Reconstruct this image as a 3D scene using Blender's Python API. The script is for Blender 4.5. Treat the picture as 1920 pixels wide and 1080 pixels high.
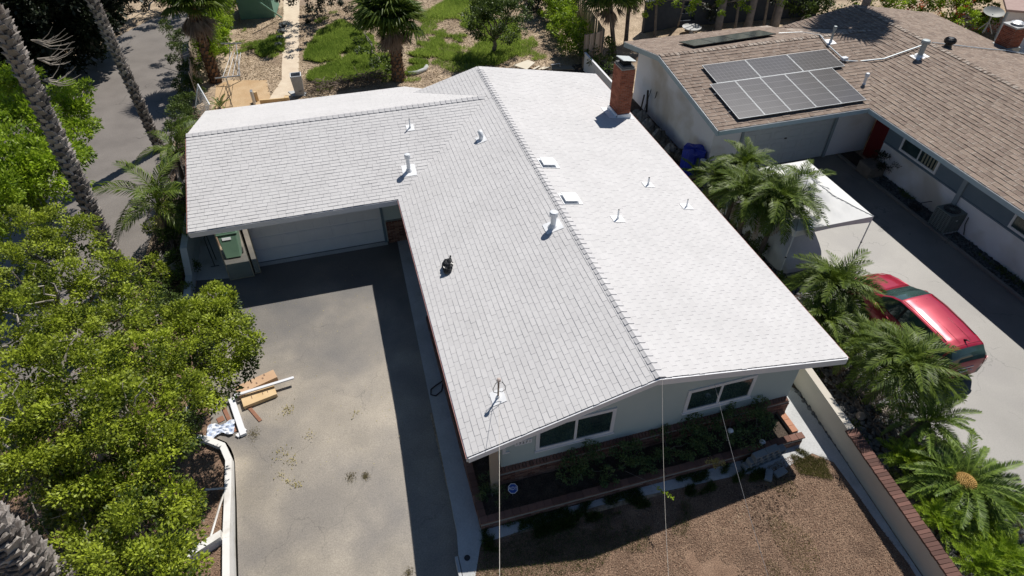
import bpy, bmesh, math, random
import numpy as np
from mathutils import Vector, Matrix, Quaternion
for _o in list(bpy.data.objects): bpy.data.objects.remove(_o)
random.seed(7); rng = np.random.default_rng(11)
S = bpy.context.scene
COL = S.collection
# ---------------------------------------------------------------- camera, sky, sun, exposure
cam_data = bpy.data.cameras.new('camera'); cam = bpy.data.objects.new('camera', cam_data); COL.objects.link(cam)
S.camera = cam
cam.matrix_world = Matrix(((0.961708, 0.185965, -0.201332, -1.2743), (-0.274075, 0.650616, -0.708224, -8.2572), (-0.000715, 0.736285, 0.676671, 15.5453), (0, 0, 0, 1)))
cam_data.lens = 22.4233; cam_data.sensor_width = 36.0; cam_data.clip_start = 0.1; cam_data.clip_end = 2000
SUNV = Vector((1.44, 1.30, 2.60)).normalized()      # towards the sun
sun_el = math.asin(SUNV.z); sun_az = math.atan2(SUNV.x, SUNV.y)
W = bpy.data.worlds.new('World'); S.world = W; W.use_nodes = True
nt = W.node_tree; nt.nodes.clear()
sky = nt.nodes.new('ShaderNodeTexSky'); sky.sky_type = 'NISHITA'; sky.sun_disc = False
sky.sun_elevation = sun_el; sky.sun_rotation = sun_az; sky.altitude = 150; sky.air_density = 1.0; sky.dust_density = 0.1; sky.ozone_density = 3.0
bg = nt.nodes.new('ShaderNodeBackground'); bg.inputs['Strength'].default_value = 0.057
wo = nt.nodes.new('ShaderNodeOutputWorld'); nt.links.new(sky.outputs[0], bg.inputs[0]); nt.links.new(bg.outputs[0], wo.inputs[0])
sd = bpy.data.lights.new('sun', 'SUN'); sd.energy = 5.0; sd.angle = math.radians(0.53); sd.color = (1.0, 0.95, 0.885)
so = bpy.data.objects.new('sun', sd); COL.objects.link(so)
so.rotation_euler = SUNV.to_track_quat('Z', 'Y').to_euler()
S.view_settings.view_transform = 'Standard'; S.view_settings.look = 'None'
S.view_settings.exposure = 0.0; S.view_settings.gamma = 1.0; S.view_settings.use_curve_mapping = False
S.render.engine = 'CYCLES'
S.cycles.max_bounces = 6; S.cycles.diffuse_bounces = 3; S.cycles.transparent_max_bounces = 8; S.cycles.caustics_reflective = False; S.cycles.caustics_refractive = False

# ---------------------------------------------------------------- helpers
V = Vector
def lin(c):
    return tuple(((x/255)/12.92 if x/255 <= .04045 else ((x/255+.055)/1.055)**2.4) for x in c)
MATS = {}
def mat(name, c1, c2=None, scale=4.0, rough=.8, bump=0.0, bscale=60.0, metal=0.0, spec=.3, detail=6.0, c3=None, s3=.5, t3=.55, w3=.08, tone=False,
        transl=0.0, island=False, coat=0.0, distort=0.0, bdist=.01):
    m = bpy.data.materials.new(name); m.use_nodes = True; n = m.node_tree; n.nodes.clear(); L = n.links.new
    out = n.nodes.new('ShaderNodeOutputMaterial'); b = n.nodes.new('ShaderNodeBsdfPrincipled')
    b.inputs['Roughness'].default_value = rough; b.inputs['Metallic'].default_value = metal
    b.inputs['Specular IOR Level'].default_value = spec
    b.inputs['Coat Weight'].default_value = coat; b.inputs['Coat Roughness'].default_value = .08
    L(b.outputs[0], out.inputs[0])
    geo = n.nodes.new('ShaderNodeNewGeometry')
    pos = geo.outputs['Position']
    def noise(sc, det=detail, dist=distort):
        q = n.nodes.new('ShaderNodeTexNoise'); q.inputs['Scale'].default_value = sc; q.inputs['Detail'].default_value = det; q.inputs['Distortion'].default_value = dist
        L(pos, q.inputs['Vector']); return q.outputs['Fac']
    c2 = c2 or c1
    if tone:
        a = n.nodes.new('ShaderNodeAttribute'); a.attribute_name = 'tone'; fac = a.outputs['Fac']
    elif island:
        oi = n.nodes.new('ShaderNodeObjectInfo'); ad = n.nodes.new('ShaderNodeMath'); ad.operation = 'ADD'
        L(geo.outputs['Random Per Island'], ad.inputs[0]); L(oi.outputs['Random'], ad.inputs[1])
        fr = n.nodes.new('ShaderNodeMath'); fr.operation = 'FRACT'; L(ad.outputs[0], fr.inputs[0]); fac = fr.outputs[0]
    else:
        mr = n.nodes.new('ShaderNodeMapRange'); mr.inputs['From Min'].default_value = .3; mr.inputs['From Max'].default_value = .7
        L(noise(scale), mr.inputs[0]); fac = mr.outputs[0]
    mix = n.nodes.new('ShaderNodeMix'); mix.data_type = 'RGBA'
    mix.inputs[6].default_value = (*c1, 1); mix.inputs[7].default_value = (*c2, 1); L(fac, mix.inputs[0]); col = mix.outputs[2]
    if c3 is not None:
        mr = n.nodes.new('ShaderNodeMapRange'); mr.inputs['From Min'].default_value = t3-w3; mr.inputs['From Max'].default_value = t3+w3
        L(noise(s3, 4, .3), mr.inputs[0])
        mx = n.nodes.new('ShaderNodeMix'); mx.data_type = 'RGBA'; L(mr.outputs[0], mx.inputs[0]); L(col, mx.inputs[6]); mx.inputs[7].default_value = (*c3, 1); col = mx.outputs[2]
    # fine grain in the colour
    if tone or island:
        g = n.nodes.new('ShaderNodeMapRange'); g.inputs['To Min'].default_value = .88; g.inputs['To Max'].default_value = 1.1; L(noise(bscale, 3), g.inputs[0])
        mm = n.nodes.new('ShaderNodeVectorMath'); mm.operation = 'SCALE'; L(col, mm.inputs[0]); L(g.outputs[0], mm.inputs['Scale']); col = mm.outputs[0]
    L(col, b.inputs['Base Color'])
    if bump:
        bp = n.nodes.new('ShaderNodeBump'); bp.inputs['Strength'].default_value = bump; bp.inputs['Distance'].default_value = bdist; L(noise(bscale, 4), bp.inputs['Height']); L(bp.outputs[0], b.inputs['Normal'])
    if transl:
        t = n.nodes.new('ShaderNodeBsdfTranslucent'); ms = n.nodes.new('ShaderNodeMixShader'); ms.inputs[0].default_value = transl
        L(col, t.inputs[0]); L(b.outputs[0], ms.inputs[1]); L(t.outputs[0], ms.inputs[2]); L(ms.outputs[0], out.inputs[0])
    m['col'] = 1; MATS[name] = m
    return m
def nodes_of(m):
    n = m.node_tree; return n, n.links.new, next(x for x in n.nodes if x.type == 'BSDF_PRINCIPLED')
def base_src(m):
    n, L, b = nodes_of(m); return b.inputs['Base Color'].links[0].from_socket

def tag(o, label=None, cat=None, group=None, kind=None):
    if label: o['label'] = label
    if cat: o['category'] = cat
    if group: o['group'] = group
    if kind: o['kind'] = kind
    return o
def empty(name, loc=(0,0,0), label=None, cat=None, group=None, rz=0):
    o = bpy.data.objects.new(name, None); COL.objects.link(o); o.location = loc; o.rotation_euler = (0,0,rz); o.empty_display_size = .2
    return tag(o, label, cat, group)
def origin(p):
    v = V((0,0,0))
    while p is not None:
        v = v + p.location; p = p.parent
    return v
def link(name, me, parent=None, m=None, loc=None):
    o = bpy.data.objects.new(name, me); COL.objects.link(o)
    if parent: o.parent = parent
    if m and not me.materials: me.materials.append(m)
    if loc is not None: o.location = loc
    return o
class MB:
    def __init__(s): s.v = []; s.f = []; s.uv = None
    def add(s, vs, fs):
        k = len(s.v); s.v += [tuple(x) for x in vs]; s.f += [tuple(i+k for i in f) for f in fs]; return s
    def box(s, c, d, rz=0, M=None):
        x, y, z = d[0]/2, d[1]/2, d[2]/2
        vs = [V((a*x, b*y, e*z)) for e in (-1,1) for b in (-1,1) for a in (-1,1)]
        if rz: R = Matrix.Rotation(rz, 3, 'Z'); vs = [R @ q for q in vs]
        if M is not None: vs = [M @ q for q in vs]
        vs = [q + V(c) for q in vs]
        return s.add(vs, [(0,2,3,1),(4,5,7,6),(0,1,5,4),(2,6,7,3),(0,4,6,2),(1,3,7,5)])
    def bb(s, a, b):   # box from min corner to max corner
        return s.box([(a[i]+b[i])/2 for i in range(3)], [abs(b[i]-a[i]) for i in range(3)])
    def prism(s, poly, vec):  # polygon 3D extruded by vec
        n = len(poly); vec = V(vec); a = [V(p) for p in poly]; b = [p+vec for p in a]
        nn = V((0,0,0))
        for i in range(n): nn += a[i].cross(a[(i+1) % n])
        fs = [tuple(range(n)), tuple(range(2*n-1, n-1, -1))]+[(i, i+n, (i+1) % n+n, (i+1) % n) for i in range(n)]
        if nn.dot(vec) > 0: fs = [tuple(reversed(f)) for f in fs]
        return s.add(a+b, fs)
    def tube(s, pts, r, n=6, cap=True):
        pts = [V(p) for p in pts]; rr = r if isinstance(r, (list, tuple)) else [r]*len(pts)
        k = len(s.v); up = V((0,0,1)); prev = None
        for i, p in enumerate(pts):
            d = (pts[min(i+1, len(pts)-1)]-pts[max(i-1, 0)])
            if d.length < 1e-9: d = V((0,0,1))
            d.normalize()
            if prev is None: a = d.cross(V((0,0,1)) if abs(d.z) < .9 else V((1,0,0))).normalized()
            else:
                a = (prev - d*prev.dot(d)); a = a.normalized() if a.length > 1e-6 else d.orthogonal().normalized()
            prev = a; b = d.cross(a)
            for j in range(n):
                t = 2*math.pi*j/n; s.v.append(tuple(p + a*math.cos(t)*rr[i] + b*math.sin(t)*rr[i]))
        for i in range(len(pts)-1):
            for j in range(n):
                s.f.append((k+i*n+j, k+i*n+(j+1) % n, k+(i+1)*n+(j+1) % n, k+(i+1)*n+j))
        if cap:
            s.f.append(tuple(k+j for j in reversed(range(n)))); s.f.append(tuple(k+(len(pts)-1)*n+j for j in range(n)))
        return s
    def cyl(s, a, b, r0, r1=None, n=12): return s.tube([a, b], [r0, r0 if r1 is None else r1], n)
    def lathe(s, c, prof, n=20):  # prof [(r,z)]
        k = len(s.v); c = V(c)
        for r, z in prof:
            for j in range(n):
                t = 2*math.pi*j/n; s.v.append((c.x+r*math.cos(t), c.y+r*math.sin(t), c.z+z))
        for i in range(len(prof)-1):
            for j in range(n): s.f.append((k+i*n+j, k+i*n+(j+1) % n, k+(i+1)*n+(j+1) % n, k+(i+1)*n+j))
        s.f.append(tuple(k+j for j in reversed(range(n)))); s.f.append(tuple(k+(len(prof)-1)*n+j for j in range(n)))
        return s
    def grid(s, f, nu, nv):
        k = len(s.v)
        for i in range(nu+1):
            for j in range(nv+1): s.v.append(tuple(f(i/nu, j/nv)))
        for i in range(nu):
            for j in range(nv): s.f.append((k+i*(nv+1)+j, k+(i+1)*(nv+1)+j, k+(i+1)*(nv+1)+j+1, k+i*(nv+1)+j+1))
        return s
    def mesh(s, name, m=None, org=None, smooth=False):
        me = bpy.data.meshes.new(name); vs = s.v
        if org is not None and org.length > 0: vs = [(a-org.x, b-org.y, c-org.z) for a, b, c in vs]
        me.from_pydata(vs, [], s.f)
        if m: me.materials.append(m)
        if smooth: me.polygons.foreach_set('use_smooth', [True]*len(me.polygons))
        me.update(); return me
    def build(s, name, m, parent=None, smooth=False, bevel=0, local=False):
        me = s.mesh(name, m, None if local else origin(parent), smooth)
        o = link(name, me, parent)
        if bevel:
            b = o.modifiers.new('bevel', 'BEVEL'); b.width = bevel; b.segments = 2; b.limit_method = 'ANGLE'
        return o
def npmesh(name, verts, nq, m, tone=None, k=4):
    """mesh of nq separate k-gons; verts (nq*k,3)"""
    me = bpy.data.meshes.new(name); verts = np.asarray(verts, np.float32).reshape(-1, 3)
    me.vertices.add(len(verts)); me.vertices.foreach_set('co', verts.ravel())
    me.loops.add(nq*k); me.loops.foreach_set('vertex_index', np.arange(nq*k, dtype=np.int32))
    me.polygons.add(nq); me.polygons.foreach_set('loop_start', np.arange(0, nq*k, k, dtype=np.int32)); me.polygons.foreach_set('loop_total', np.full(nq, k, np.int32))
    if tone is not None:
        a = me.attributes.new('tone', 'FLOAT', 'POINT'); a.data.foreach_set('value', np.repeat(np.asarray(tone, np.float32), k))
    me.materials.append(m); me.update(); me.validate(); return me
def unit(a): return a/np.maximum(np.linalg.norm(a, axis=-1, keepdims=True), 1e-9)
def leaf_quads(p, ax, nr, L, Wd):
    """diamond leaves; p base, ax axis, nr approx normal"""
    s = unit(np.cross(ax, nr)); n2 = unit(np.cross(s, ax))
    L = np.asarray(L).reshape(-1, 1); Wd = np.asarray(Wd).reshape(-1, 1)
    return np.stack([p, p+ax*L*.5+s*Wd*.5-n2*L*.06, p+ax*L-n2*L*.18, p+ax*L*.5-s*Wd*.5-n2*L*.06], axis=1).reshape(-1, 3)
def clip_poly(poly, clip):
    """Sutherland-Hodgman, both 2D, clip convex CCW"""
    out = poly
    for i in range(len(clip)):
        a = clip[i]; b = clip[(i+1) % len(clip)]; inp = out; out = []
        if not inp: return []
        def side(p): return (b[0]-a[0])*(p[1]-a[1])-(b[1]-a[1])*(p[0]-a[0])
        for j in range(len(inp)):
            p, q = inp[j], inp[(j+1) % len(inp)]; sp, sq = side(p), side(q)
            if sp >= 0: out.append(p)
            if (sp >= 0) != (sq >= 0):
                t = sp/(sp-sq); out.append((p[0]+t*(q[0]-p[0]), p[1]+t*(q[1]-p[1])))
    return out
def ccw(poly):
    a = sum(poly[i][0]*poly[(i+1) % len(poly)][1]-poly[(i+1) % len(poly)][0]*poly[i][1] for i in range(len(poly)))
    return poly if a > 0 else poly[::-1]
CAMP = cam.location.copy()
def shingles(parent, o, u, v, polys, exp, tab, gap, thick, m, nparts=0, near=CAMP, off=.5, jit=.3, row_parts=True):
    """tabs of shingle on the plane through o with unit vectors u (along the eave) and v (up the slope).
    polys: convex outlines in (u,v). the nparts nearest whole tabs become objects, the rest one stuff mesh"""
    o, u, v = V(o), V(u).normalized(), V(v).normalized(); w = u.cross(v)
    if w.z < 0: w = -w
    polys = [ccw(p) for p in polys]
    whole = []; rest = []
    r_ = random.Random(5)
    v1 = max(q[1] for p in polys for q in p); v0 = min(q[1] for p in polys for q in p)
    u0 = min(q[0] for p in polys for q in p); u1 = max(q[0] for p in polys for q in p)
    rows = int(math.ceil((v1-v0)/exp))
    for i in range(rows):
        vv = v0+i*exp; sh = (i % 2)*off*tab+r_.uniform(-.02, .02)
        x = u0-tab*1.5+sh
        while x < u1:
            tw = tab*(1+r_.uniform(-jit, jit)); a, b = x+gap/2, x+tw-gap/2; x += tw
            th = thick*r_.uniform(.55, 1.45)
            rect = [(a, vv), (b, vv), (b, vv+exp+.004), (a, vv+exp+.004)]
            for p in polys:
                c = clip_poly(rect, p)
                if len(c) < 3: continue
                area = abs(sum(c[k][0]*c[(k+1) % len(c)][1]-c[(k+1) % len(c)][0]*c[k][1] for k in range(len(c))))/2
                if area < .0006: continue
                ctr = o+u*((a+b)/2)+v*(vv+exp/2)
                if area > .97*(b-a)*exp: whole.append(((ctr-near).length, a, b, vv, th, rect))
                else: rest.append((c, vv, th))
    whole.sort(key=lambda t: t[0])
    org = origin(parent)
    me = MB()
    me.add([(-.5,0,0),(.5,0,0),(.5,1,0),(-.5,1,0),(-.5,0,1),(.5,0,1),(.5,1,.12),(-.5,1,.12)], [(4,5,6,7),(0,1,5,4),(1,2,6,5),(3,0,4,7),(2,3,7,6)])
    pm = me.mesh('shingle', m); uvl = pm.uv_layers.new(name='UVMap')
    for pl in pm.polygons:
        for li in pl.loop_indices:
            q = pm.vertices[pm.loops[li].vertex_index].co; uvl.data[li].uv = (q.x+.5, q.y)
    for d, a, b, vv, th, rect in whole[:nparts]:
        ob = bpy.data.objects.new('shingle', pm); COL.objects.link(ob); ob.parent = parent
        M = Matrix.Identity(4)
        for r in range(3): M[r][0] = u[r]*(b-a); M[r][1] = v[r]*(exp+.004); M[r][2] = w[r]*th
        c = o+u*((a+b)/2)+v*vv-org
        M[0][3], M[1][3], M[2][3] = c; ob.matrix_local = M
    vs = []; fs = []; uvs = []
    for (c, vv, th) in [(t[5], t[3], t[4]) for t in whole[nparts:]]+rest:
        k = len(vs); n = len(c); c = ccw(c); us = [p[0] for p in c]; ua, ub = min(us), max(us)
        for p in c: vs.append(o+u*p[0]+v*p[1]-org)
        for p in c: vs.append(o+u*p[0]+v*p[1]+w*(th*(1-.88*(p[1]-vv)/exp))-org)
        ft = [tuple(k+n+j for j in range(n))]+[(k+j, k+(j+1) % n, k+n+(j+1) % n, k+n+j) for j in range(n)]
        if u.cross(v).z < 0: ft = [tuple(reversed(f)) for f in ft]
        fs += ft
        for f in ft:
            for idx in f:
                p = c[(idx-k) % n]; uvs += [(p[0]-ua)/max(ub-ua, 1e-4), (p[1]-vv)/exp]
    me = bpy.data.meshes.new('shingle_field'); me.from_pydata(vs, [], fs); me.materials.append(m)
    l = me.uv_layers.new(name='UVMap'); l.data.foreach_set('uv', uvs); me.update()
    ob = link('shingle_field', me, parent); ob['kind'] = 'stuff'
    return ob
def ridge_caps(parent, a, b, dl, dr, step, wid, m, name='ridge_cap', thick=.012, wl=None):
    wl = wl or wid
    """overlapping bent caps from a to b; dl, dr unit vectors down either slope"""
    a, b = V(a), V(b); d = (b-a); n = int(d.length/step); d.normalize(); org = origin(parent); dl = V(dl).normalized(); dr = V(dr).normalized(); up = V((0,0,1))
    mb = MB(); Lc = step*1.25
    def ring(t, h): 
        p = d*t
        return [p+dl*wl+up*h, p+dl*wl*.5+up*(h+.004), p+up*(h+.016), p+dr*wid*.5+up*(h+.004), p+dr*wid+up*h]
    r0, r1, r2 = ring(0, thick*2.0), ring(Lc, thick*.6), ring(0, thick*.3)
    mb.add(r0+r1+r2, [(i, i+1, i+6, i+5) for i in range(4)]+[(i+10, i+11, i+1, i) for i in range(4)])
    me = mb.mesh(name, m)
    for i in range(n):
        ob = bpy.data.objects.new(name, me); COL.objects.link(ob); ob.parent = parent; ob.location = a+d*(i*step)-org+V((0,0,random.uniform(0,.003)))
        ob.rotation_euler = (0, 0, random.uniform(-.012, .012))
def bricks(parent, o, u, v, nrm, W_, H_, m, bl=.2, bh=.065, mort=.01, depth=.012, limit=300, off0=0, name='brick', near=CAMP, rnd=.004):
    """running bond of proud bricks over a mortar face; o lower-left, u right, v up, nrm outward. nearest as parts"""
    o, u, v, nrm = V(o), V(u).normalized(), V(v).normalized(), V(nrm).normalized(); org = origin(parent); items = []
    i = 0; z = mort/2
    while z+bh <= H_+.001:
        x = -((i+off0) % 2)*(bl+mort)/2
        while x < W_-.01:
            a, b = max(x, 0), min(x+bl, W_)
            if b-a > .03: items.append((a, b, z))
            x += bl+mort
        z += bh+mort; i += 1
    items.sort(key=lambda t: (o+u*t[0]+v*t[2]-near).length)
    me = MB().add([(-.5,0,0),(.5,0,0),(.5,1,0),(-.5,1,0),(-.5,0,1),(.5,0,1),(.5,1,1),(-.5,1,1)], [(4,5,6,7),(0,1,5,4),(1,2,6,5),(3,0,4,7),(2,3,7,6)]).mesh(name, m)
    st = MB()
    for k, (a, b, z) in enumerate(items):
        dd = depth+random.uniform(-rnd, rnd); c = o+u*((a+b)/2)+v*z
        if k < limit:
            ob = bpy.data.objects.new(name, me); COL.objects.link(ob); ob.parent = parent; M = Matrix.Identity(4)
            for r in range(3): M[r][0] = u[r]*(b-a); M[r][1] = v[r]*bh; M[r][2] = nrm[r]*dd
            c2 = c-org; M[0][3], M[1][3], M[2][3] = c2; ob.matrix_local = M
        else:
            p = [c-u*(b-a)/2, c+u*(b-a)/2, c+u*(b-a)/2+v*bh, c-u*(b-a)/2+v*bh]; st.prism(p, nrm*dd)
    if st.v:
        ob = st.build('brick_field', m, parent); ob['kind'] = 'stuff'
    return min(limit, len(items))
def copy_tree(o, parent=None):
    c = o.copy(); COL.objects.link(c); c.parent = parent
    for ch in list(o.children): copy_tree(ch, c)
    return c
def poly_sheet(name, pts, z, m, parent=None, sub=0):
    mb = MB(); mb.add([(p[0], p[1], z) for p in ccw([tuple(q[:2]) for q in pts])], [tuple(range(len(pts)))]); o = mb.build(name, m, parent); return o

# ---------------------------------------------------------------- materials
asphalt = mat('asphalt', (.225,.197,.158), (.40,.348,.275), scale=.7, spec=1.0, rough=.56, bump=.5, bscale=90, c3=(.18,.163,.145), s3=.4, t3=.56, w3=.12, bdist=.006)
lane_m = mat('lane_asphalt', (.155,.137,.122), (.215,.192,.172), scale=.8, spec=1.0, rough=.58, bump=.4, bscale=70)
conc = mat('concrete', (.44,.45,.45), (.55,.56,.56), scale=1.3, rough=.85, bump=.3, bscale=50, c3=(.30,.30,.28), s3=.9, t3=.66)
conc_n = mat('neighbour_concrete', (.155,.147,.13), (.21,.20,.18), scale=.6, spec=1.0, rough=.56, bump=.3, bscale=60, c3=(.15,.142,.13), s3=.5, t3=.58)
def crack(m, scale=.45, w=.006, dark=.35, thr=.5):
    n, L, b = nodes_of(m); src = base_src(m); g = next(x for x in n.nodes if x.type == 'NEW_GEOMETRY')
    no = n.nodes.new('ShaderNodeTexNoise'); no.inputs['Scale'].default_value = 1.6; no.inputs['Detail'].default_value = 8; L(g.outputs['Position'], no.inputs['Vector'])
    sc = n.nodes.new('ShaderNodeVectorMath'); sc.operation = 'MULTIPLY_ADD'; L(no.outputs['Color'], sc.inputs[0]); sc.inputs[1].default_value = (.9,.9,.9); L(g.outputs['Position'], sc.inputs[2])
    vo = n.nodes.new('ShaderNodeTexVoronoi'); vo.feature = 'DISTANCE_TO_EDGE'; vo.inputs['Scale'].default_value = scale; L(sc.outputs[0], vo.inputs['Vector'])
    mr = n.nodes.new('ShaderNodeMapRange'); mr.inputs['From Min'].default_value = 0; mr.inputs['From Max'].default_value = w; mr.inputs['To Min'].default_value = dark; mr.inputs['To Max'].default_value = 1; L(vo.outputs['Distance'], mr.inputs[0])
    n2 = n.nodes.new('ShaderNodeTexNoise'); n2.inputs['Scale'].default_value = .5; L(g.outputs['Position'], n2.inputs['Vector'])
    m2 = n.nodes.new('ShaderNodeMapRange'); m2.inputs['From Min'].default_value = thr-.03; m2.inputs['From Max'].default_value = thr+.05; L(n2.outputs['Fac'], m2.inputs[0])
    mx = n.nodes.new('ShaderNodeMix'); mx.data_type = 'FLOAT'; L(m2.outputs[0], mx.inputs[0]); mx.inputs[2].default_value = 1; L(mr.outputs[0], mx.inputs[3])
    s = n.nodes.new('ShaderNodeVectorMath'); s.operation = 'SCALE'; L(src, s.inputs[0]); L(mx.outputs[0], s.inputs['Scale']); L(s.outputs[0], b.inputs['Base Color'])
def sealed_shade(m, colr):
    # worn dark sealcoat towards the garage, also painting the eave shade darker, broken by noise
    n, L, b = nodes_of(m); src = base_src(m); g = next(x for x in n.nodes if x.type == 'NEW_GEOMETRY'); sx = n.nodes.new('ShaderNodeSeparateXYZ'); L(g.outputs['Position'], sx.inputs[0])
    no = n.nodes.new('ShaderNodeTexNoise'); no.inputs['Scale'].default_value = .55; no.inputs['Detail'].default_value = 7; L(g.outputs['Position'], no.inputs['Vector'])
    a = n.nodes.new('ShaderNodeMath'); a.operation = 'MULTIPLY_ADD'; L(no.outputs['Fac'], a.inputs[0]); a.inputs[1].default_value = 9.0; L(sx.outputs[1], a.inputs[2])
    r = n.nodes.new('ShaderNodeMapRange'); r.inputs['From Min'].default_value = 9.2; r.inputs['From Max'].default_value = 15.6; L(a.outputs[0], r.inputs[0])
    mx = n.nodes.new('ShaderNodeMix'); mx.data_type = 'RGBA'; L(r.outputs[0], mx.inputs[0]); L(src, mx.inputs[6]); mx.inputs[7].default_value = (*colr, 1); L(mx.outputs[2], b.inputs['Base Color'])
sealed_shade(asphalt, (.09,.089,.089))
crack(asphalt, .45, .006, .62, .51); crack(conc_n, .4, .007, .45, .47); crack(lane_m, .25, .008, .5, .5)
def speckle(m, scale, amt, lo=.6):
    n, L, b = nodes_of(m); src = base_src(m); g = next(x for x in n.nodes if x.type == 'NEW_GEOMETRY')
    no = n.nodes.new('ShaderNodeTexNoise'); no.inputs['Scale'].default_value = scale; no.inputs['Detail'].default_value = 2; L(g.outputs['Position'], no.inputs['Vector'])
    mr = n.nodes.new('ShaderNodeMapRange'); mr.inputs['From Min'].default_value = .3; mr.inputs['From Max'].default_value = .7; mr.inputs['To Min'].default_value = 1-amt; mr.inputs['To Max'].default_value = 1+amt; L(no.outputs['Fac'], mr.inputs[0])
    s = n.nodes.new('ShaderNodeVectorMath'); s.operation = 'SCALE'; L(src, s.inputs[0]); L(mr.outputs[0], s.inputs['Scale']); L(s.outputs[0], b.inputs['Base Color'])
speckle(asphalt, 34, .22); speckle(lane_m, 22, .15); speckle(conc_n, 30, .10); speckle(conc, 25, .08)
dirt = mat('dirt', (.34,.26,.175), (.54,.43,.31), scale=1.2, rough=.95, bump=.9, bscale=9, c3=(.28,.21,.15), s3=.5, t3=.55, bdist=.05); speckle(dirt, 11, .35)
tan_dirt = mat('swept_dirt', (.46,.31,.17), (.56,.41,.25), scale=1.4, rough=.95, bump=.5, bscale=14); speckle(tan_dirt, 16, .12)
pathm = mat('path_concrete', (.60,.49,.37), (.70,.60,.46), scale=2, rough=.9, bump=.3, bscale=30); speckle(pathm, 18, .1)
soil = mat('dark_soil', (.045,.035,.028), (.09,.07,.055), scale=4, rough=1, bump=.8, bscale=30, bdist=.03); speckle(soil, 30, .4)
mulch_g = mat('mulch_ground', (.19,.12,.082), (.31,.21,.145), scale=2, rough=1, bump=.9, bscale=45, c3=(.13,.085,.06), s3=.8, t3=.6, bdist=.03); speckle(mulch_g, 38, .45)
chip_m = mat('mulch_chip', (.11,.06,.04), (.55,.40,.28), tone=True, rough=.95, bscale=30)
pebble_m = mat('pebble', (.07,.075,.08), (.30,.30,.29), tone=True, rough=.7, bscale=30)
white_sh = mat('white_shingle', (.60,.592,.59), (.635,.627,.625), island=True, rough=.9, bscale=140, bump=.25, bdist=.003, spec=.15)
brown_sh = mat('brown_shingle', (.215,.165,.135), (.30,.235,.19), island=True, rough=.95, bscale=90, bump=.4, bdist=.004, spec=.2)
def edge_glint_dirt(m, colr, amt=.9, lo=.42, ue=.86, ve=.16):
    n, L, b = nodes_of(m); src = base_src(m)
    uv = n.nodes.new('ShaderNodeUVMap'); sx = n.nodes.new('ShaderNodeSeparateXYZ'); L(uv.outputs[0], sx.inputs[0])
    a = n.nodes.new('ShaderNodeMapRange'); a.inputs['From Min'].default_value = ue; a.inputs['From Max'].default_value = .97; L(sx.outputs[0], a.inputs[0])
    c_ = n.nodes.new('ShaderNodeMapRange'); c_.inputs['From Min'].default_value = ve; c_.inputs['From Max'].default_value = .04; L(sx.outputs[1], c_.inputs[0])
    mxm = n.nodes.new('ShaderNodeMath'); mxm.operation = 'MAXIMUM'; L(a.outputs[0], mxm.inputs[0]); L(c_.outputs[0], mxm.inputs[1])
    g = next(x for x in n.nodes if x.type == 'NEW_GEOMETRY'); no = n.nodes.new('ShaderNodeTexNoise'); no.inputs['Scale'].default_value = 5; L(g.outputs['Position'], no.inputs['Vector'])
    mr = n.nodes.new('ShaderNodeMapRange'); mr.inputs['From Min'].default_value = lo; mr.inputs['From Max'].default_value = lo+.2; mr.inputs['To Max'].default_value = amt; L(no.outputs['Fac'], mr.inputs[0])
    mu = n.nodes.new('ShaderNodeMath'); mu.operation = 'MULTIPLY'; L(mxm.outputs[0], mu.inputs[0]); L(mr.outputs[0], mu.inputs[1])
    mx = n.nodes.new('ShaderNodeMix'); mx.data_type = 'RGBA'; L(mu.outputs[0], mx.inputs[0]); L(src, mx.inputs[6]); mx.inputs[7].default_value = (*colr, 1); L(mx.outputs[2], b.inputs['Base Color'])
edge_glint_dirt(brown_sh, (.50,.44,.38), .85)  # sunlit tab edges painted in as a lighter rim
edge_glint_dirt(white_sh, (.40,.40,.43), .24, lo=.28, ue=.91, ve=.10)
brick_m = mat('red_brick', (.19,.055,.03), (.33,.115,.065), island=True, rough=.9, bscale=30, bump=.5)
brick_old = mat('worn_brick', (.13,.055,.04), (.34,.20,.15), island=True, rough=.9, bscale=30, bump=.6)
cap_brick = mat('cap_brick', (.15,.08,.062), (.24,.13,.10), island=True, rough=.9, bscale=30, bump=.4)
mortar = mat('mortar', (.36,.33,.29), (.30,.27,.24), rough=.95, bump=.3)
stucco_green = mat('sage_stucco', (.47,.55,.54), (.51,.59,.58), scale=1, rough=.9, bump=.5, bscale=70, bdist=.006)
stucco_white = mat('white_stucco', (.82,.83,.86), (.86,.87,.89), scale=1, rough=.9, bump=.5, bscale=60, c3=(.60,.57,.52), s3=.4, t3=.62, bdist=.006)
stucco_cream = mat('cream_stucco', (.56,.52,.45), (.62,.58,.51), scale=1, rough=.9, bump=.5, bscale=60, bdist=.006)
white_p = mat('white_paint', (.74,.75,.78), (.79,.80,.82), scale=2, rough=.55)
trim_grey = mat('blue_grey_paint', (.33,.40,.44), (.37,.44,.48), scale=2, rough=.6)
dark_blue = mat('slate_blue_siding', (.15,.21,.26), (.18,.24,.29), scale=2, rough=.7)
flash_m = mat('white_flashing', (.80,.82,.84), (.85,.86,.87), scale=4, rough=.4, spec=.5)
red_line = mat('drip_edge', (.45,.20,.17), (.5,.26,.22), rough=.6)
metal_m = mat('galvanised_metal', (.42,.43,.45), (.55,.56,.57), scale=6, rough=.4, metal=.7)
black_m = mat('black_plastic', (.012,.013,.015), (.02,.021,.024), scale=8, rough=.35, spec=.5)
dark_m = mat('dark_void', (.012,.012,.012), rough=.9)
wood_m = mat('weathered_wood', (.30,.24,.19), (.48,.40,.32), scale=7, rough=.9, bump=.5, bscale=50, island=True)
ply_m = mat('pale_wood', (.62,.43,.22), (.72,.54,.32), scale=3, rough=.8)
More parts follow.
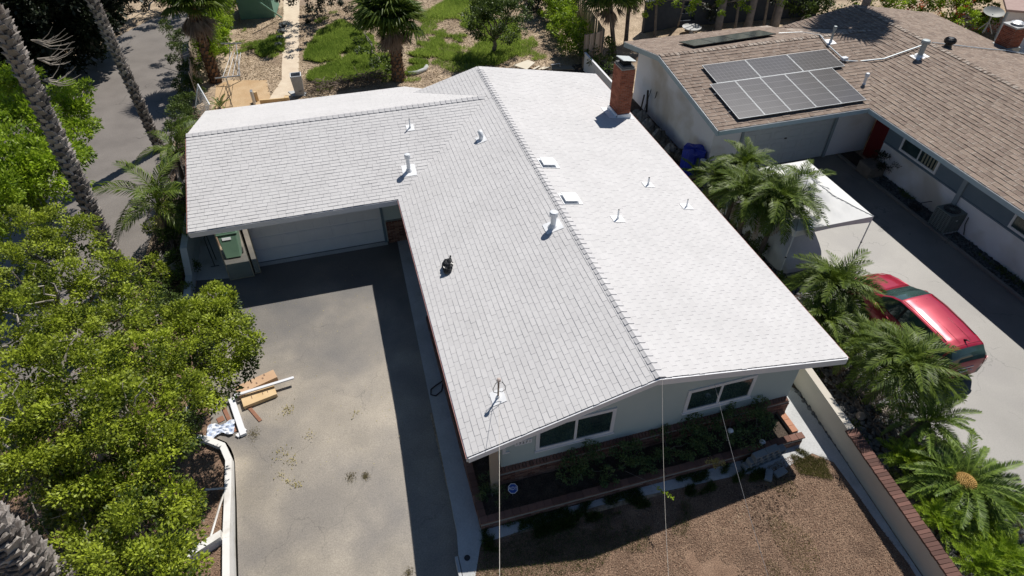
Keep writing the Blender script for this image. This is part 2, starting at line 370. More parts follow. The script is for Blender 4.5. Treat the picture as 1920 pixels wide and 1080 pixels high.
ply2_m = mat('box_cardboard', (.52,.34,.21), (.60,.41,.26), scale=3, rough=.85)
strip_m = mat('brown_strip', (.25,.12,.075), (.32,.16,.10), scale=6, rough=.6)
def glass_mat(name, tint=(.02,.03,.03), rough=.05):
    m = mat(name, tint, tuple(min(1, x*2.2) for x in tint), scale=1.5, rough=rough, spec=.8, coat=.6); return m
wall_m2 = 0
win_glass = glass_mat('window_glass', (.018,.035,.036))
speckle(white_sh, .7, .035)
# ---------------------------------------------------------------- ground
mb = MB()
HOLE = [(-7.6,11.7),(-5.9,4.1),(-5.9,-12),(-.45,-12),(-.45,11.7)]
def gz(x, y): return 0
# ground sheet around the sunken drive
for quad in [((-300,-12),(-7.0,300)), ((-.5,-12),(300,300)), ((-7.0,4.2),(-.5,300)), ((-300,-300),(300,-12))]:
    (a, b_), (c_, d) = quad; z = -.012 if quad[0] == (-7.0, 4.2) else -.012
    mb.add([(a,b_,-.012),(c_,b_,-.012),(c_,d,-.012),(a,d,-.012)], [(0,1,2,3)])
ground = mb.build('ground', dirt); tag(ground, kind='structure')
# driveway: flat by the garage, falling towards the street
dl = [(-7.6,12.0),(-7.6,10.2),(-7.2,9.0),(-6.9,7.0),(-6.75,5.2),(-6.7,4.35),(-6.2,3.95),(-6.02,3.4),(-5.95,2.0),(-5.9,0),(-5.85,-3),(-5.8,-12)]
mb = MB(); vs = []
def dz(y): return .004 - (max(0, 4.0-y)**1.5)*.036
def lx(y):
    for (xa, ya), (xb, yb_) in zip(dl, dl[1:]):
        if yb_ <= y <= ya: return xa+(xb-xa)*(ya-y)/max(ya-yb_, 1e-6)
    return dl[-1][0]
ys = [12.0-i*.25 for i in range(0, 97)]
for y in ys:
    xa, xb = lx(y), -.10
    for j in range(9): vs.append((xa+(xb-xa)*j/8, y, dz(y)))
mb.add(vs, [(i*9+j, (i+1)*9+j, (i+1)*9+j+1, i*9+j+1) for i in range(96) for j in range(8)])
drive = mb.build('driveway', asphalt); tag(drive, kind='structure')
apron = poly_sheet('garage_apron', [(-5.6,11.94),(-5.6,11.72),(-.6,11.72),(-.6,11.94)], .012, conc); tag(apron, kind='structure')
pad = poly_sheet('side_pad', [(-7.72,16.5),(-7.62,11.55),(-6.45,11.35),(-6.1,11.9),(-6.1,16.5)], .014, conc); tag(pad, kind='structure')
lane = poly_sheet('lane', [(-40,6),(-9.9,6),(-9.7,12),(-9.45,16),(-9.55,21),(-9.0,26),(-8.8,30),(-9.3,36),(-8.6,42),(-12.6,40),(-15,36),(-17.5,32.5),(-24,29),(-40,27)], -.004, lane_m); tag(lane, kind='structure')
# walkway along the house, a slab with an edge towards the drive
mb = MB(); wl = [(-.22,11.94),(-.28,9.6),(-.36,6),(-.45,2),(-.51,-.4),(-.60,-1.0),(-.62,-2.2)]; wr = [(.95,11.94),(.95,9.6),(.95,6),(.95,2),(.3,-.4),(-.05,-1.0),(-.55,-2.2)]
k = len(wl); mb.v = [(x,y,.02) for x,y in wl]+[(x,y,.02) for x,y in wr]+[(x,y,-.75) for x,y in wl]
mb.f = [(i, i+1, k+i+1, k+i) for i in range(k-1)]+[(i, 2*k+i, 2*k+i+1, i+1) for i in range(k-1)]
walk = mb.build('walkway', conc); tag(walk, kind='structure')
kb = MB(); kb.bb((-.70,-6,-.6),(-.625,-1.05,.03)); walk_kerb = kb.build('walkway_kerb', conc); tag(walk_kerb, kind='structure')
strip = poly_sheet('front_path', [(.0,-.9),(0.0,-.55),(9.4,-.55),(9.4,.5),(10.40,1.4),(10.43,.5),(10.33,-1),(10.05,-4.5),(9.75,-9),(9.35,-9),(9.945, -4.249, 0.000),(9.916, -3.331, -0.000),(9.959, -2.323, 0.000),(9.971, -1.317, -0.000),(9.578, -0.904, 0.000),(8.5,-1.12),(7.2,-.95),(3.2,-.74)], .0085, conc); tag(strip, kind='structure')
lawn = poly_sheet('front_yard_mulch', [(-.5,-12),(9.4,-9),(9.945, -4.249, 0.000),(9.916, -3.331, -0.000),(9.959, -2.323, 0.000),(9.971, -1.317, -0.000),(9.578, -0.904, 0.000),(8.0,-.9),(-.05,-.9),(-.35,-1.5),(-.5,-2.2)], .002, mulch_g); tag(lawn, kind='structure')
bed = poly_sheet('planting_bed', [(-12.5,-12),(-6.05,-12),(-6.1,2),(-6.15,3.3),(-6.3,3.8),(-6.6,4.3),(-7.2,7),(-7.9,10),(-7.9,11.5),(-9.75,11.5),(-9.9,6),(-12.5,6)], -.002, mulch_g); tag(bed, kind='structure')
bed2 = poly_sheet('side_bed', [(-9.6,11.5),(-7.9,11.5),(-7.9,24),(-9.0,26),(-9.4,21),(-9.35,16)], -.003, soil); tag(bed2, kind='structure')
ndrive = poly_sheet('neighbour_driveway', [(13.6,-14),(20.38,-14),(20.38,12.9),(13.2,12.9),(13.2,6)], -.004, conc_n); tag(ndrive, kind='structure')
nbed = poly_sheet('neighbour_bed', [(20.5,-14),(21.4,-14),(21.4,12.9),(20.5,12.9)], -.003, soil); tag(nbed, kind='structure')
rockbed = poly_sheet('rock_bed', [(10.2,-14),(13.65,-14),(13.25,6),(13.1,13),(10.4,13)], -.003, soil); tag(rockbed, kind='structure')
sideyard = poly_sheet('side_yard', [(10.2,13.0),(13.9,13.0),(13.9,25.5),(10.3,25.5)], -.005, soil); tag(sideyard, kind='structure')
path = poly_sheet('garden_path', [(-3.799, 46.345, 0.000),(-2.663, 46.018, 0.000),(-3.401, 27.801, -0.000),(-3.270, 26.721, 0.000),(-3.895, 25.575, 0.000),(-5.125, 25.291, -0.000),(-4.904, 26.188, 0.000),(-4.318, 28.064, 0.000)], .001, pathm); tag(path, kind='structure')
dpatch = poly_sheet('swept_yard', [(-7.752, 24.821, 0.000),(-7.806, 28.364, 0.000),(-7.127, 28.869, 0.000),(-5.120, 28.294, 0.000),(-4.906, 25.864, 0.000),(-4.328, 24.443, 0.000)], -.005, tan_dirt); tag(dpatch, kind='structure')
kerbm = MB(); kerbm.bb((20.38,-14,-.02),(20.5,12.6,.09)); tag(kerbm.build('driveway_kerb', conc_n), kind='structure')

# ---------------------------------------------------------------- main house
HE, HRD, XR, WD, YB, YG, XL, YGR, HGR, HER, YGB, HEB = 2.601, 3.924, 4.639, 10.194, 17.949, 10.881, -6.993, 15.23, 3.853, 2.904, 19.673, 2.62
kl = (HRD-HE)/XR; kr = (HER-HRD)/(WD-XR); kg = (HGR-HE)/(YGR-YG); kb_ = (HEB-HGR)/(YGB-YGR)
def zl(x): return HE+kl*x
def zr(x): return HRD+kr*(x-XR)
def zg(y): return HE+kg*(y-YG)
def zb(y): return HGR+kb_*(y-YGR)
house = empty('brick_trimmed_house', (0,0,0), 'low L-shaped house with bright white shingle roof, sage walls and attached garage', 'house')
XI = (HGR-HE)/kl   # where the garage ridge meets the main slope
xc = (zb(YB)-HE)/kl  # back rake meets the garage back slope
roof = MB(); T = .13
def slab(mb_, pts, t=T):
    k = len(mb_.v); n = len(pts); pts = [V(p) for p in pts]
    mb_.prism(pts, (0,0,-t))
slab(roof, [(0,0,HE),(XR,0,HRD),(XR,YB,HRD),(xc,YB,zl(xc)),(XI,YGR,HGR),(0,YG,HE)])
slab(roof, [(XR,0,HRD),(WD,0,HER),(WD,YB,HER),(XR,YB,HRD)])
slab(roof, [(XL,YG,HE),(0,YG,HE),(XI,YGR,HGR),(XL,YGR,HGR)])
slab(roof, [(XL,YGR,HGR),(XI,YGR,HGR),(xc,YB,zb(YB)),(1.6,YGB,HEB),(XL,YGB,HEB)])
for i in range(len(roof.v)): a = roof.v[i]; roof.v[i] = (a[0], a[1], a[2]-.012)
roof_o = roof.build('roof', white_sh, house)
ul = (1,0,kl); g_ = math.sqrt(1+kl*kl); gr_ = math.sqrt(1+kr*kr); gg = math.sqrt(1+kg*kg); gb = math.sqrt(1+kb_*kb_)
# left slope of the main wing: u along +Y, v up +X
shingles(roof_o, (-.02,0,HE-.005), (0,1,0), (1/g_,0,kl/g_),
    [[(-.02,0),(YG+.01,0),(YGR,XI*g_),(YGR,XR*g_),(-.02,XR*g_)], [(YGR,XI*g_),(YB+.02,xc*g_),(YB+.02,XR*g_),(YGR,XR*g_)]], .152, .30, .005, .009, white_sh, nparts=300, jit=.06)
shingles(roof_o, (WD+.02,0,HER-.003), (0,1,0), (-1/gr_,0,-kr/gr_), [[(-.02,0),(YB+.02,0),(YB+.02,(WD-XR)*gr_),(-.02,(WD-XR)*gr_)]], .152, .30, .005, .007, white_sh, nparts=0, jit=.06)
shingles(roof_o, (0,YG-.02,HE-.005), (1,0,0), (0,1/gg,kg/gg), [[(XL-.02,0),(0,0),(XI,(YGR-YG)*gg),(XL-.02,(YGR-YG)*gg)]], .152, .30, .005, .011, white_sh, nparts=0, jit=.25)
shingles(roof_o, (0,YGB+.02,HEB-.005), (1,0,0), (0,-1/gb,-kb_/gb), [[(XL-.02,0),(1.6,0),(XI,(YGB-YGR)*gb),(XL-.02,(YGB-YGR)*gb)]], .152, .30, .005, .005, white_sh, nparts=0)
ridge_caps(roof_o, (XR,-.02,HRD-.006), (XR,YB,HRD-.006), (-1/g_,0,-kl/g_), (1/gr_,0,kr/gr_), .225, .17, white_sh, thick=.018, wl=.09)
ridge_caps(roof_o, (XL-.02,YGR,HGR), (XI-.1,YGR,HGR), (0,-1/gg,-kg/gg), (0,1/gb,kb_/gb), .22, .15, white_sh, thick=.018)
# fascia boards
def board(a, b, h, t, side, m=white_p, name='fascia', parent=None, drop=.0):
    a, b = V(a), V(b); d = (b-a).normalized(); n_ = V(side).normalized(); z = V((0,0,1))
    mb_ = MB(); mb_.prism([a-z*drop, b-z*drop, b-z*(drop+h), a-z*(drop+h)], n_*t); return mb_.build(name, m, parent or house)
board((0,-.025,HE-.02),(XR,-.025,HRD-.02), .17, .04, (0,-1,0)); board((XR,-.025,HRD-.02),(WD,-.025,HER-.02), .20, .04, (0,-1,0))
board((-.005,-.02,HE-.03),(-.005,YG-.04,HE-.03), .17, .035, (-1,0,0)); board((XL,YG-.01,HE-.03),(-.045,YG-.01,HE-.03), .19, .035, (0,-1,0))
board((XL-.005,YG,HE-.02),(XL-.005,YGR,HGR-.02), .18, .035, (-1,0,0)); board((XL-.005,YGR,HGR-.02),(XL-.005,YGB,HEB-.02), .18, .035, (-1,0,0))
board((WD+.005,-.02,HER-.03),(WD+.005,YB,HER-.03), .16, .035, (1,0,0))
# thin reddish drip edge
for a, b, n_ in (((-.045,-.04,HE-.022),(-.045,YG-.07,HE-.022),(-1,0,0)), ((WD+.045,-.04,HER-.022),(WD+.045,YB,HER-.022),(1,0,0)), ((XL-.045,YG-.04,HE-.012),(XL-.045,YGR,HGR-.012),(-1,0,0))):
    board(a, b, .014, .01, n_, red_line, 'drip_edge')
# walls
YW, XWL, XWR = .60, .95, 9.52
wall = MB()
def gable_wall(y, x0, x1, t, sgn):
    p = [(x0,y,.0),(x1,y,.0),(x1,y,min(zr(x1),9)-.16),(XR,y,HRD-.16),(x0,y,zl(x0)-.16)]; return p
wall.prism(gable_wall(YW, XWL, XWR, .2, 1), (0,.2,0))
wall.bb((XWL,YW+.2,0),(XWL+.2,YG+1.05,2.55)); wall.bb((XWR-.2,YW+.2,0),(XWR,YB-.4,2.85)); wall.bb((XWL,YB-.6,0),(XWR-.2,YB-.4,2.6))
wall.bb((-.69,11.94,0),(XWL,12.14,2.6))
wall.bb((-6.40,11.94,0),(-5.57,12.14,2.6)); wall.bb((-6.40,12.14,0),(-6.2,19.2,2.6)); wall.bb((-6.2,19.0,0),(1.5,19.2,2.6))
wall.build('wall', stucco_green, house)
# garage door of sectional panels
gd = MB().bb((-5.57,12.02,0),(-.69,12.06,2.2)).build('garage_door', white_p, house)
for i in range(4):
    for j in range(8):
        x = -5.57+.04+j*.61; z = .03+i*.54
        MB().bb((x+.04,12.006,z+.06),(x+.53,12.019,z+.48)).build('door_panel', white_p, gd, bevel=.006)
    MB().bb((-5.56,11.998,.006+i*.54),(-.70,12.0195,.022+i*.54)).build('section_rail', white_p, gd)
MB().bb((-.69,11.90,0),(-.60,11.935,2.3)).build('door_trim', dark_blue, house); MB().bb((-5.66,11.9,0),(-5.57,11.935,2.3)).build('door_trim', white_p, house)
MB().bb((-5.57,11.9,2.2),(-.69,12.0,2.42)).build('door_header', white_p, house)
# windows
def window(parent, x0, x1, z0, z1, y, mid=True, m=white_p, gm=None, name='window'):
    t = .10; f_ = MB()
    f_.bb((x0,y-.035,z0),(x0+t,y,z1)); f_.bb((x1-t,y-.035,z0),(x1,y,z1)); f_.bb((x0+t,y-.035,z1-t),(x1-t,y,z1)); f_.bb((x0+t,y-.035,z0),(x1-t,y,z0+t))
    w_ = f_.build(name, m, parent)
    xm = (x0+x1)/2; MB().bb((xm-.035,y-.028,z0+t),(xm+.035,y-.002,z1-t)).build('mullion', m, w_)
    for a, b in ((x0+t, xm-.035), (xm+.035, x1-t)):
        MB().bb((a,y-.012,z0+t),(b,y-.004,z1-t)).build('pane', gm or win_glass, w_)
    MB().bb((x0-.03,y-.06,z0-.045),(x1+.03,y,z0-.001)).build('sill', m, w_)
    return w_
window(house, 1.87, 4.03, 1.18, 2.24, YW-.003); window(house, 6.07, 8.13, 1.24, 2.20, YW-.003)
# small side window shape at the corner
MB().bb((.98,YW-.03,1.45),(1.06,YW-.003,2.35)).build('corner_trim', white_p, house); MB().bb((.98,YW-.03,1.40),(1.17,YW-.003,1.45)).build('corner_trim', white_p, house)
# brick wainscot with soldier course sill
wains = MB().bb((XWL-.10,YW-.13,0),(XWR+.02,YW-.004,.68)).build('wainscot', mortar, house)
bricks(wains, (XWL-.10,YW-.13,.0), (1,0,0), (0,0,1), (0,-1,0), XWR-XWL+.12, .66, brick_old, bl=.21, bh=.055, mort=.012, depth=.016, limit=300, rnd=.008)
sc_ = MB().add([(-.04,-.19,0),(.04,-.19,0),(.04,.19,.05),(-.04,.19,.05),(-.04,-.19,.06),(.04,-.19,.06),(.04,.19,.11),(-.04,.19,.11)], [(4,5,6,7),(0,1,5,4),(1,2,6,5),(3,0,4,7),(2,3,7,6)]).mesh('sill_brick', cap_brick)
n_s = int((XWR-XWL+.1)/.095)
for i in range(n_s):
    ob = bpy.data.objects.new('sill_brick', sc_); COL.objects.link(ob); ob.parent = wains; ob.location = (XWL-.06+i*.095, YW-.135+.08+random.uniform(-.004,.004), .675); ob.scale = (1,.42,1)
# brick base round the left side of the house, in the shade of the eave
ws = MB().bb((XWL-.13,YW+.0,0),(XWL-.004,YG+.9,.68)).build('side_wainscot', mortar, house)
bricks(ws, (XWL-.13,YG+.9,0), (0,-1,0), (0,0,1), (-1,0,0), YG+.9-YW, .66, brick_old, bl=.21, bh=.055, mort=.012, depth=.014, limit=120)
bw = MB().bb((-.55,11.83,0),(XWL-.14,11.936,1.0)).build('entry_wainscot', mortar, house)
bricks(bw, (-.55,11.83,0), (1,0,0), (0,0,1), (0,-1,0), XWL-.14+.55, 1.0, brick_old, bl=.21, bh=.055, mort=.012, depth=.016, limit=120)
for yy in (4.2, 8.2):
    MB().bb((XWL-.03,yy,1.0),(XWL-.003,yy+1.8,2.1)).build('side_window', white_p, house); MB().bb((XWL-.04,yy+.1,1.1),(XWL-.031,yy+1.7,2.0)).build('pane', win_glass, house)
# raised brick planter across the front and round the corner
pl = empty('brick_planter', (0,-.5,0), 'long low red brick planter running under the front windows of the white-roofed house', 'planter')
PH = .30
def planter_wall(a, b, t, nrm, u):
    a, b = V(a), V(b); nn = V(nrm)
    mn = [min(a[i], (b-nn*t)[i]) for i in range(2)]; mx = [max(a[i], (b-nn*t)[i]) for i in range(2)]
    core = MB().bb((mn[0],mn[1],0),(mx[0],mx[1],PH-.03)).build('planter_wall', mortar, pl); return core
c1_ = planter_wall((.10,-.55,0),(9.42,-.55,0), .20, (0,-1,0), (1,0,0)); bricks(c1_, (.10,-.55,0), (1,0,0), (0,0,1), (0,-1,0), 9.32, PH-.04, brick_old, bl=.21, bh=.055, mort=.012, depth=.014, limit=200)
c2_ = planter_wall((.10,7.2,0),(.10,-.349,0), .18, (-1,0,0), (0,-1,0)); bricks(c2_, (.10,7.2,0), (0,-1,0), (0,0,1), (-1,0,0), 7.7, PH-.04, brick_old, bl=.21, bh=.055, mort=.012, depth=.014, limit=120)
c3_ = planter_wall((9.42,-.349,0),(9.42,.46,0), .18, (1,0,0), (0,1,0))
cb = MB().box((0,0,0),(.205,.19,.05)).mesh('cap_brick', cap_brick)
for i in range(44):
    ob = bpy.data.objects.new('cap_brick', cb); COL.objects.link(ob); ob.parent = pl; ob.location = (.20+i*.2135, -.46+.5+random.uniform(-.006,.006), PH+random.uniform(-.003,.003)); ob.rotation_euler.z = random.uniform(-.02,.02)
for i in range(35):
    ob = bpy.data.objects.new('cap_brick', cb); COL.objects.link(ob); ob.parent = pl; ob.location = (.19+random.uniform(-.006,.006), -.25+i*.2135+.5, PH+random.uniform(-.003,.003)); ob.rotation_euler.z = math.pi/2
cbr = mat('orange_cap', (.42,.20,.12), (.5,.26,.17), island=True, rough=.85)
for k in range(4):
    ob = MB().box((9.33,-.2+k*.2135,PH+.001),(.19,.205,.05)).build('cap_brick', cbr, pl)
soilo = MB().bb((.29,-.36,.10),(9.23,.46,.19)).build('planter_soil', soil, pl); s2o = MB().bb((.29,.46,.10),(.81,7.1,.19)).build('planter_soil', soil, pl)
# eave extends over an angled timber post at the corner
MB().bb((.60,.30,.17),(.80,.46,2.4)).build('corner_post', wood_m, house)
# house number plaque
pq = MB().bb((1.30,YW-.032,1.63),(1.76,YW-.004,1.79)).build('number_plaque', white_p, house)

# ---------------------------------------------------------------- house number, signs
def text_obj(name, body, size, loc, rot, m, parent, ext=.002):
    cu = bpy.data.curves.new(name, 'FONT'); cu.body = body; cu.size = size; cu.extrude = ext; cu.align_x = 'CENTER'; cu.align_y = 'CENTER'
    tmp = bpy.data.objects.new('tmp', cu); COL.objects.link(tmp); dg = bpy.context.evaluated_depsgraph_get(); me = bpy.data.meshes.new_from_object(tmp.evaluated_get(dg))
    bpy.data.objects.remove(tmp); me.materials.clear(); me.materials.append(m)
    o = bpy.data.objects.new(name, me); COL.objects.link(o); o.location = loc if parent is None else V(loc)-origin(parent); o.rotation_euler = rot; o.parent = parent; return o
ink = mat('black_ink', (.02,.02,.022), rough=.6)
for i, ch in enumerate('17371'):
    text_obj('digit', ch, .125, (1.357+i*.087, YW-.034, 1.71), (math.pi/2, 0, 0), ink, pq)
# ---------------------------------------------------------------- vents, pipes and panels on the white roof
wv = mat('white_vent_paint', (.72,.76,.80), (.78,.80,.82), scale=8, rough=.35, spec=.5)
def flashing(parent, p, nrm, sx, sy, m=flash_m, rz=0):
    q = V(nrm).normalized().to_track_quat('Z', 'Y').to_matrix(); b_ = MB().box(V(p)+V(nrm).normalized()*.018, (sx, sy, .006), M=q @ Matrix.Rotation(rz, 3, 'Z')); return b_.build('flashing', m, parent)
NL_, NR_, NG_ = V((-kl,0,1)), V((-kr,0,1)), V((0,-kg,1))
def vent(p, nrm, r, h, label, cap=True, fl=.3, m=wv, cat='vent', group=None, name='vent_pipe', fm=None):
    e = empty(name, p, label, cat, group); p = V(p)
    MB().cyl(p-V((0,0,.02)), p+V((0,0,h)), r, r, 14).build('pipe', m, e, smooth=False)
    MB().lathe(p, [(r*2.0,-.02),(r*1.5,.05),(r*1.12,.10)], 14).build('collar', fm or flash_m, e)
    flashing(e, p, nrm, fl, fl*1.1, fm or flash_m)
    if cap: MB().lathe(p+V((0,0,h-.03)), [(r*1.25,0),(r*1.55,.02),(r*1.55,.13),(r*1.3,.165),(r*.3,.175)], 16).build('cap', m, e)
    else: MB().lathe(p+V((0,0,h)), [(r*1.0,0),(r*.98,.004),(r*.7,.005)], 12).build('rim', dark_m, e)
    return e
vent((0.597, 12.059, 2.940), NG_, .07, .55, 'taller white vent pipe with a round cap on the garage roof of the white house', fl=.5)
vent((1.032, 14.102, 3.529), NG_, .025, .38, 'thin capless white pipe high on the garage roof of the white house', cap=False, fl=.3)
vent((4.179, 6.351, 3.792), NL_, .085, .42, 'stout white vent pipe with round cap beside the ridge of the white roof', fl=.5)
vent((6.328, 6.384, 3.614), NR_, .025, .36, 'thin white pipe with lower left position of the three on the right slope', cap=False, fl=.36)
vent((9.138, 7.022, 3.098), NR_, .022, .30, 'thin white pipe nearest the right eave of the white roof', cap=False, fl=.34)
vent((8.347, 8.383, 3.243), NR_, .03, .30, 'thin white pipe farthest back on the right slope of the white roof', cap=False, fl=.34)
# dormer style vent
e = empty('goose_vent', (3.413, 12.412, 3.574), 'short white hooded vent leaning over, near the valley of the white roof', 'vent'); p = e.location
MB().tube([p+V((0,0,-.02)), p+V((.01,0,.16)), p+V((.0,.05,.24)), p+V((-.01,.15,.27))], [.085,.085,.09,.09], 12).build('hood', wv, e, smooth=True); flashing(e, p, NL_, .45, .36)
# flat roof vents
for (a, b, lab) in (((4.939, 10.063, 3.869), (5.350, 9.428, 3.793), 'flat square white roof vent nearer the chimney'), ((4.956, 7.860, 3.866), (5.348, 7.176, 3.794), 'flat square white roof vent nearer the front peak')):
    a, b = V(a), V(b); c = (a+b)/2; e = empty('flat_roof_vent', c, lab, 'vent', 'flat white roof vents'); q = NR_.normalized().to_track_quat('Z', 'Y').to_matrix()
    MB().box(c+V((0,0,.05)), (.36,.36,.08), M=q).build('box', flash_m, e, bevel=.01); MB().box(c+V((.0,0,.10)), (.50,.50,.025), M=q).build('lid', flash_m, e, bevel=.006); flashing(e, c, NR_, .62, .66)
# chimney
cx0, cx1, cy0, cy1, ctz = 9.37, 9.93, 13.55, 14.33, 5.05
ch = empty('brick_chimney', (9.65,13.95,2.9), 'tall red brick chimney with tilted metal cap on the right edge of the white roof', 'chimney')
core = MB().bb((cx0,cy0,2.5),(cx1,cy1,ctz)).build('stack', mortar, ch)
for (o_, u_, n_, w_) in (((cx0,cy0,2.98),(1,0,0),(0,-1,0),cx1-cx0), ((cx0,cy1,2.98),(0,-1,0),(-1,0,0),cy1-cy0), ((cx1,cy0,2.98),(0,1,0),(1,0,0),cy1-cy0), ((cx1,cy1,2.98),(-1,0,0),(0,1,0),cx1-cx0)):
    bricks(core, o_, u_, (0,0,1), n_, w_, ctz-2.98, brick_m, bl=.19, bh=.058, mort=.012, depth=.012, limit=(110 if n_[1] < 0 or n_[0] < 0 else 0), off0=0 if n_[0] else 1)
MB().lathe((9.65,13.94,2.7), [(.01,0)], 4)
sk = MB()
for s_ in (((cx0-.05,cy0-.06,2.6),(cx1+.03,cy0-.014,3.16)), ((cx0-.06,cy0-.06,2.6),(cx0-.014,cy1+.03,3.22)), ((cx1+.014,cy0-.06,2.6),(cx1+.05,cy1+.05,3.1)), ((cx0-.06,cy1+.014,2.6),(cx1+.05,cy1+.05,3.2))): sk.bb(*s_)
sk.build('base_flashing', flash_m, ch); flashing(ch, (9.55,13.9,zr(9.55)+.0), NR_, .95, 1.15)
MB().bb((cx0+.03,cy0+.03,ctz),(cx1-.03,cy1-.03,ctz+.07)).build('crown', mat('crown_mortar', (.13,.13,.13), rough=.9), ch)
MB().bb((cx0+.12,cy0+.18,ctz+.07),(cx1-.12,cy1-.18,ctz+.20)).build('flue', dark_m, ch)
Mc = Matrix.Rotation(.16, 3, 'Y') @ Matrix.Rotation(-.1, 3, 'X')
MB().box((9.66,13.92,ctz+.27), (.56,.66,.03), rz=0, M=Mc).build('cap', mat('cap_metal', (.62,.66,.66), (.7,.72,.7), rough=.35, metal=.3), ch, bevel=.008)
# black bag lying on the roof
e = empty('black_bag', (0.873, 6.419, 2.850), 'crumpled black plastic bag lying on the left slope of the white roof', 'bag'); p = e.location
def bagf(a, b):
    t = a*2*math.pi; ph = b*math.pi; r = math.sin(ph)
    d = V((.05,.32,0)); L_ = .30; x = -math.cos(ph)*L_; w_ = .13*r**.7*(1+.35*math.sin(3*t+2*ph)+.25*math.sin(7*t+5*ph)); ax = V((.36,.9,.12)).normalized(); sd_ = ax.cross(V((0,0,1))).normalized()
    up = V((0,0,1)); return p+ax*x+sd_*(math.cos(t)*w_)+up*(max(-.02, math.sin(t)*w_*.9)+.07*r+.05+.06*math.sin(11*ph)*r*.4)
MB().grid(bagf, 26, 18).build('bag_body', black_m, e, smooth=False)
MB().cyl(p+V((.11,.27,.08)), p+V((.17,.40,.14)), .012, .03, 8).build('knot', black_m, e)
# service mast with weatherhead and loops
mm = mat('mast_metal', (.16,.12,.10), (.22,.17,.14), rough=.6, metal=.3)
mp = V((1.064, 1.231, 2.904)); e = empty('service_mast', mp, 'thin brown service mast with looping wires near the front left corner of the white roof', 'mast')
MB().cyl(mp, mp+V((.03,.02,.62)), .024, .022, 10).build('pole', mm, e); MB().lathe(mp+V((.03,.02,.60)), [(.03,0),(.055,.02),(.05,.07),(.02,.09)], 12).build('weatherhead', mat('head_metal', (.5,.42,.38), rough=.6), e)
flashing(e, mp, NL_, .42, .36); MB().lathe(mp, [(.07,-.02),(.04,.08)], 12).build('collar', flash_m, e)
for s_ in (1, -1):
    q0 = mp+V((.03,.02,.58)); MB().tube([q0, q0+V((s_*.08,-.02,-.02)), q0+V((s_*.16,-.05,-.18)), q0+V((s_*.15,-.06,-.28)), q0+V((s_*.06,-.05,-.36)), mp+V((.02,0,.24))], .008, 6).build('wire_loop', black_m, e)
# overhead service wires to the street
wire_m = mat('pale_cable', (.42,.39,.35), (.6,.56,.5), scale=20, rough=.6)
def wire(a, b, r, lab, sag=.25, n=24, m=wire_m):
    a, b = V(a), V(b); pts = [a.lerp(b, i/n)-V((0,0,sag*4*(i/n)*(1-i/n))) for i in range(n+1)]
    return tag(MB().tube(pts, r, 6).build('cable', m), lab, 'cable', 'cables running to the street')
wire(mp+V((.03,0,.36)), (-0.538, -5.002, 5.600), .0048, 'pale twisted service cable running down from the brown mast to the street', .12)
wire((XR+.05,-.07,HRD+.02), (2.808, -4.912, 2.600), .0035, 'thin pale cable hanging from the front peak of the white roof', .3)
wire((6.2,-.09,3.25), (5.713, -5.148, 0.900), .0045, 'thin dark cable slanting across the right front window', .2, m=mat('dark_cable', (.3,.3,.31), rough=.6))
# ---------------------------------------------------------------- neighbour's house
nb = empty('white_stucco_house', (16,16,0), 'white stucco neighbouring house with brown shingle roof and solar panels', 'house')
NE, NXE, NYF, NXL, NYB, NYR, NZG, NXM, NZM, NYM, NXF = 2.85, 20.2, 11.75, 13.07, 21.2, 17.45, 3.63, 25.6, 3.80, 20.3, 31.0
YN0 = -6.0
kng = (NZG-NE)/(NYR-NYF); knb = (NZG-NE)/(NYB-NYR); knl = (NZM-NE)/(NXM-NXE)
xj = NXE+(NZG-NE)/knl; zbk = NE+knb*(NYB-NYM); xbk = NXE+(zbk-NE)/knl
nr = MB()
slab(nr, [(NXL,NYF,NE),(NXE,NYF,NE),(xj,NYR,NZG),(NXL,NYR,NZG)]); slab(nr, [(NXL,NYR,NZG),(xj,NYR,NZG),(xbk,NYM,zbk),(xbk,NYB,NE),(NXL,NYB,NE)])
slab(nr, [(NXE,YN0,NE),(NXM,YN0,NZM),(NXM,NYM,NZM),(xbk,NYM,zbk),(xj,NYR,NZG),(NXE,NYF,NE)]); slab(nr, [(NXM,YN0,NZM),(NXF,YN0,NE),(NXF,NYM,NE),(NXM,NYM,NZM)])
for i in range(len(nr.v)): a = nr.v[i]; nr.v[i] = (a[0], a[1], a[2]-.014)
nro = nr.build('roof', brown_sh, nb)
gng = math.sqrt(1+kng**2); gnb = math.sqrt(1+knb**2); gnl = math.sqrt(1+knl**2)
NEAR2 = V((20.5,3.5,2.9))
shingles(nro, (NXE-.03,0,NE-.005), (0,1,0), (1/gnl,0,knl/gnl), [[(YN0,0),(NYF,0),(NYR,(xj-NXE)*gnl),(NYR,(NXM-NXE)*gnl),(YN0,(NXM-NXE)*gnl)], [(NYR,(xj-NXE)*gnl),(NYM,(xbk-NXE)*gnl),(NYM,(NXM-NXE)*gnl),(NYR,(NXM-NXE)*gnl)]], .235, .34, .010, .022, brown_sh, nparts=300, near=NEAR2)
shingles(nro, (NXF+.02,0,NE-.005), (0,1,0), (-1/gnl,0,knl/gnl), [[(YN0,0),(NYM,0),(NYM,(NXF-NXM)*gnl),(YN0,(NXF-NXM)*gnl)]], .235, .34, .010, .014, brown_sh)
shingles(nro, (0,NYF-.02,NE-.005), (1,0,0), (0,1/gng,kng/gng), [[(NXL-.02,0),(NXE,0),(xj,(NYR-NYF)*gng),(NXL-.02,(NYR-NYF)*gng)]], .235, .34, .010, .022, brown_sh)
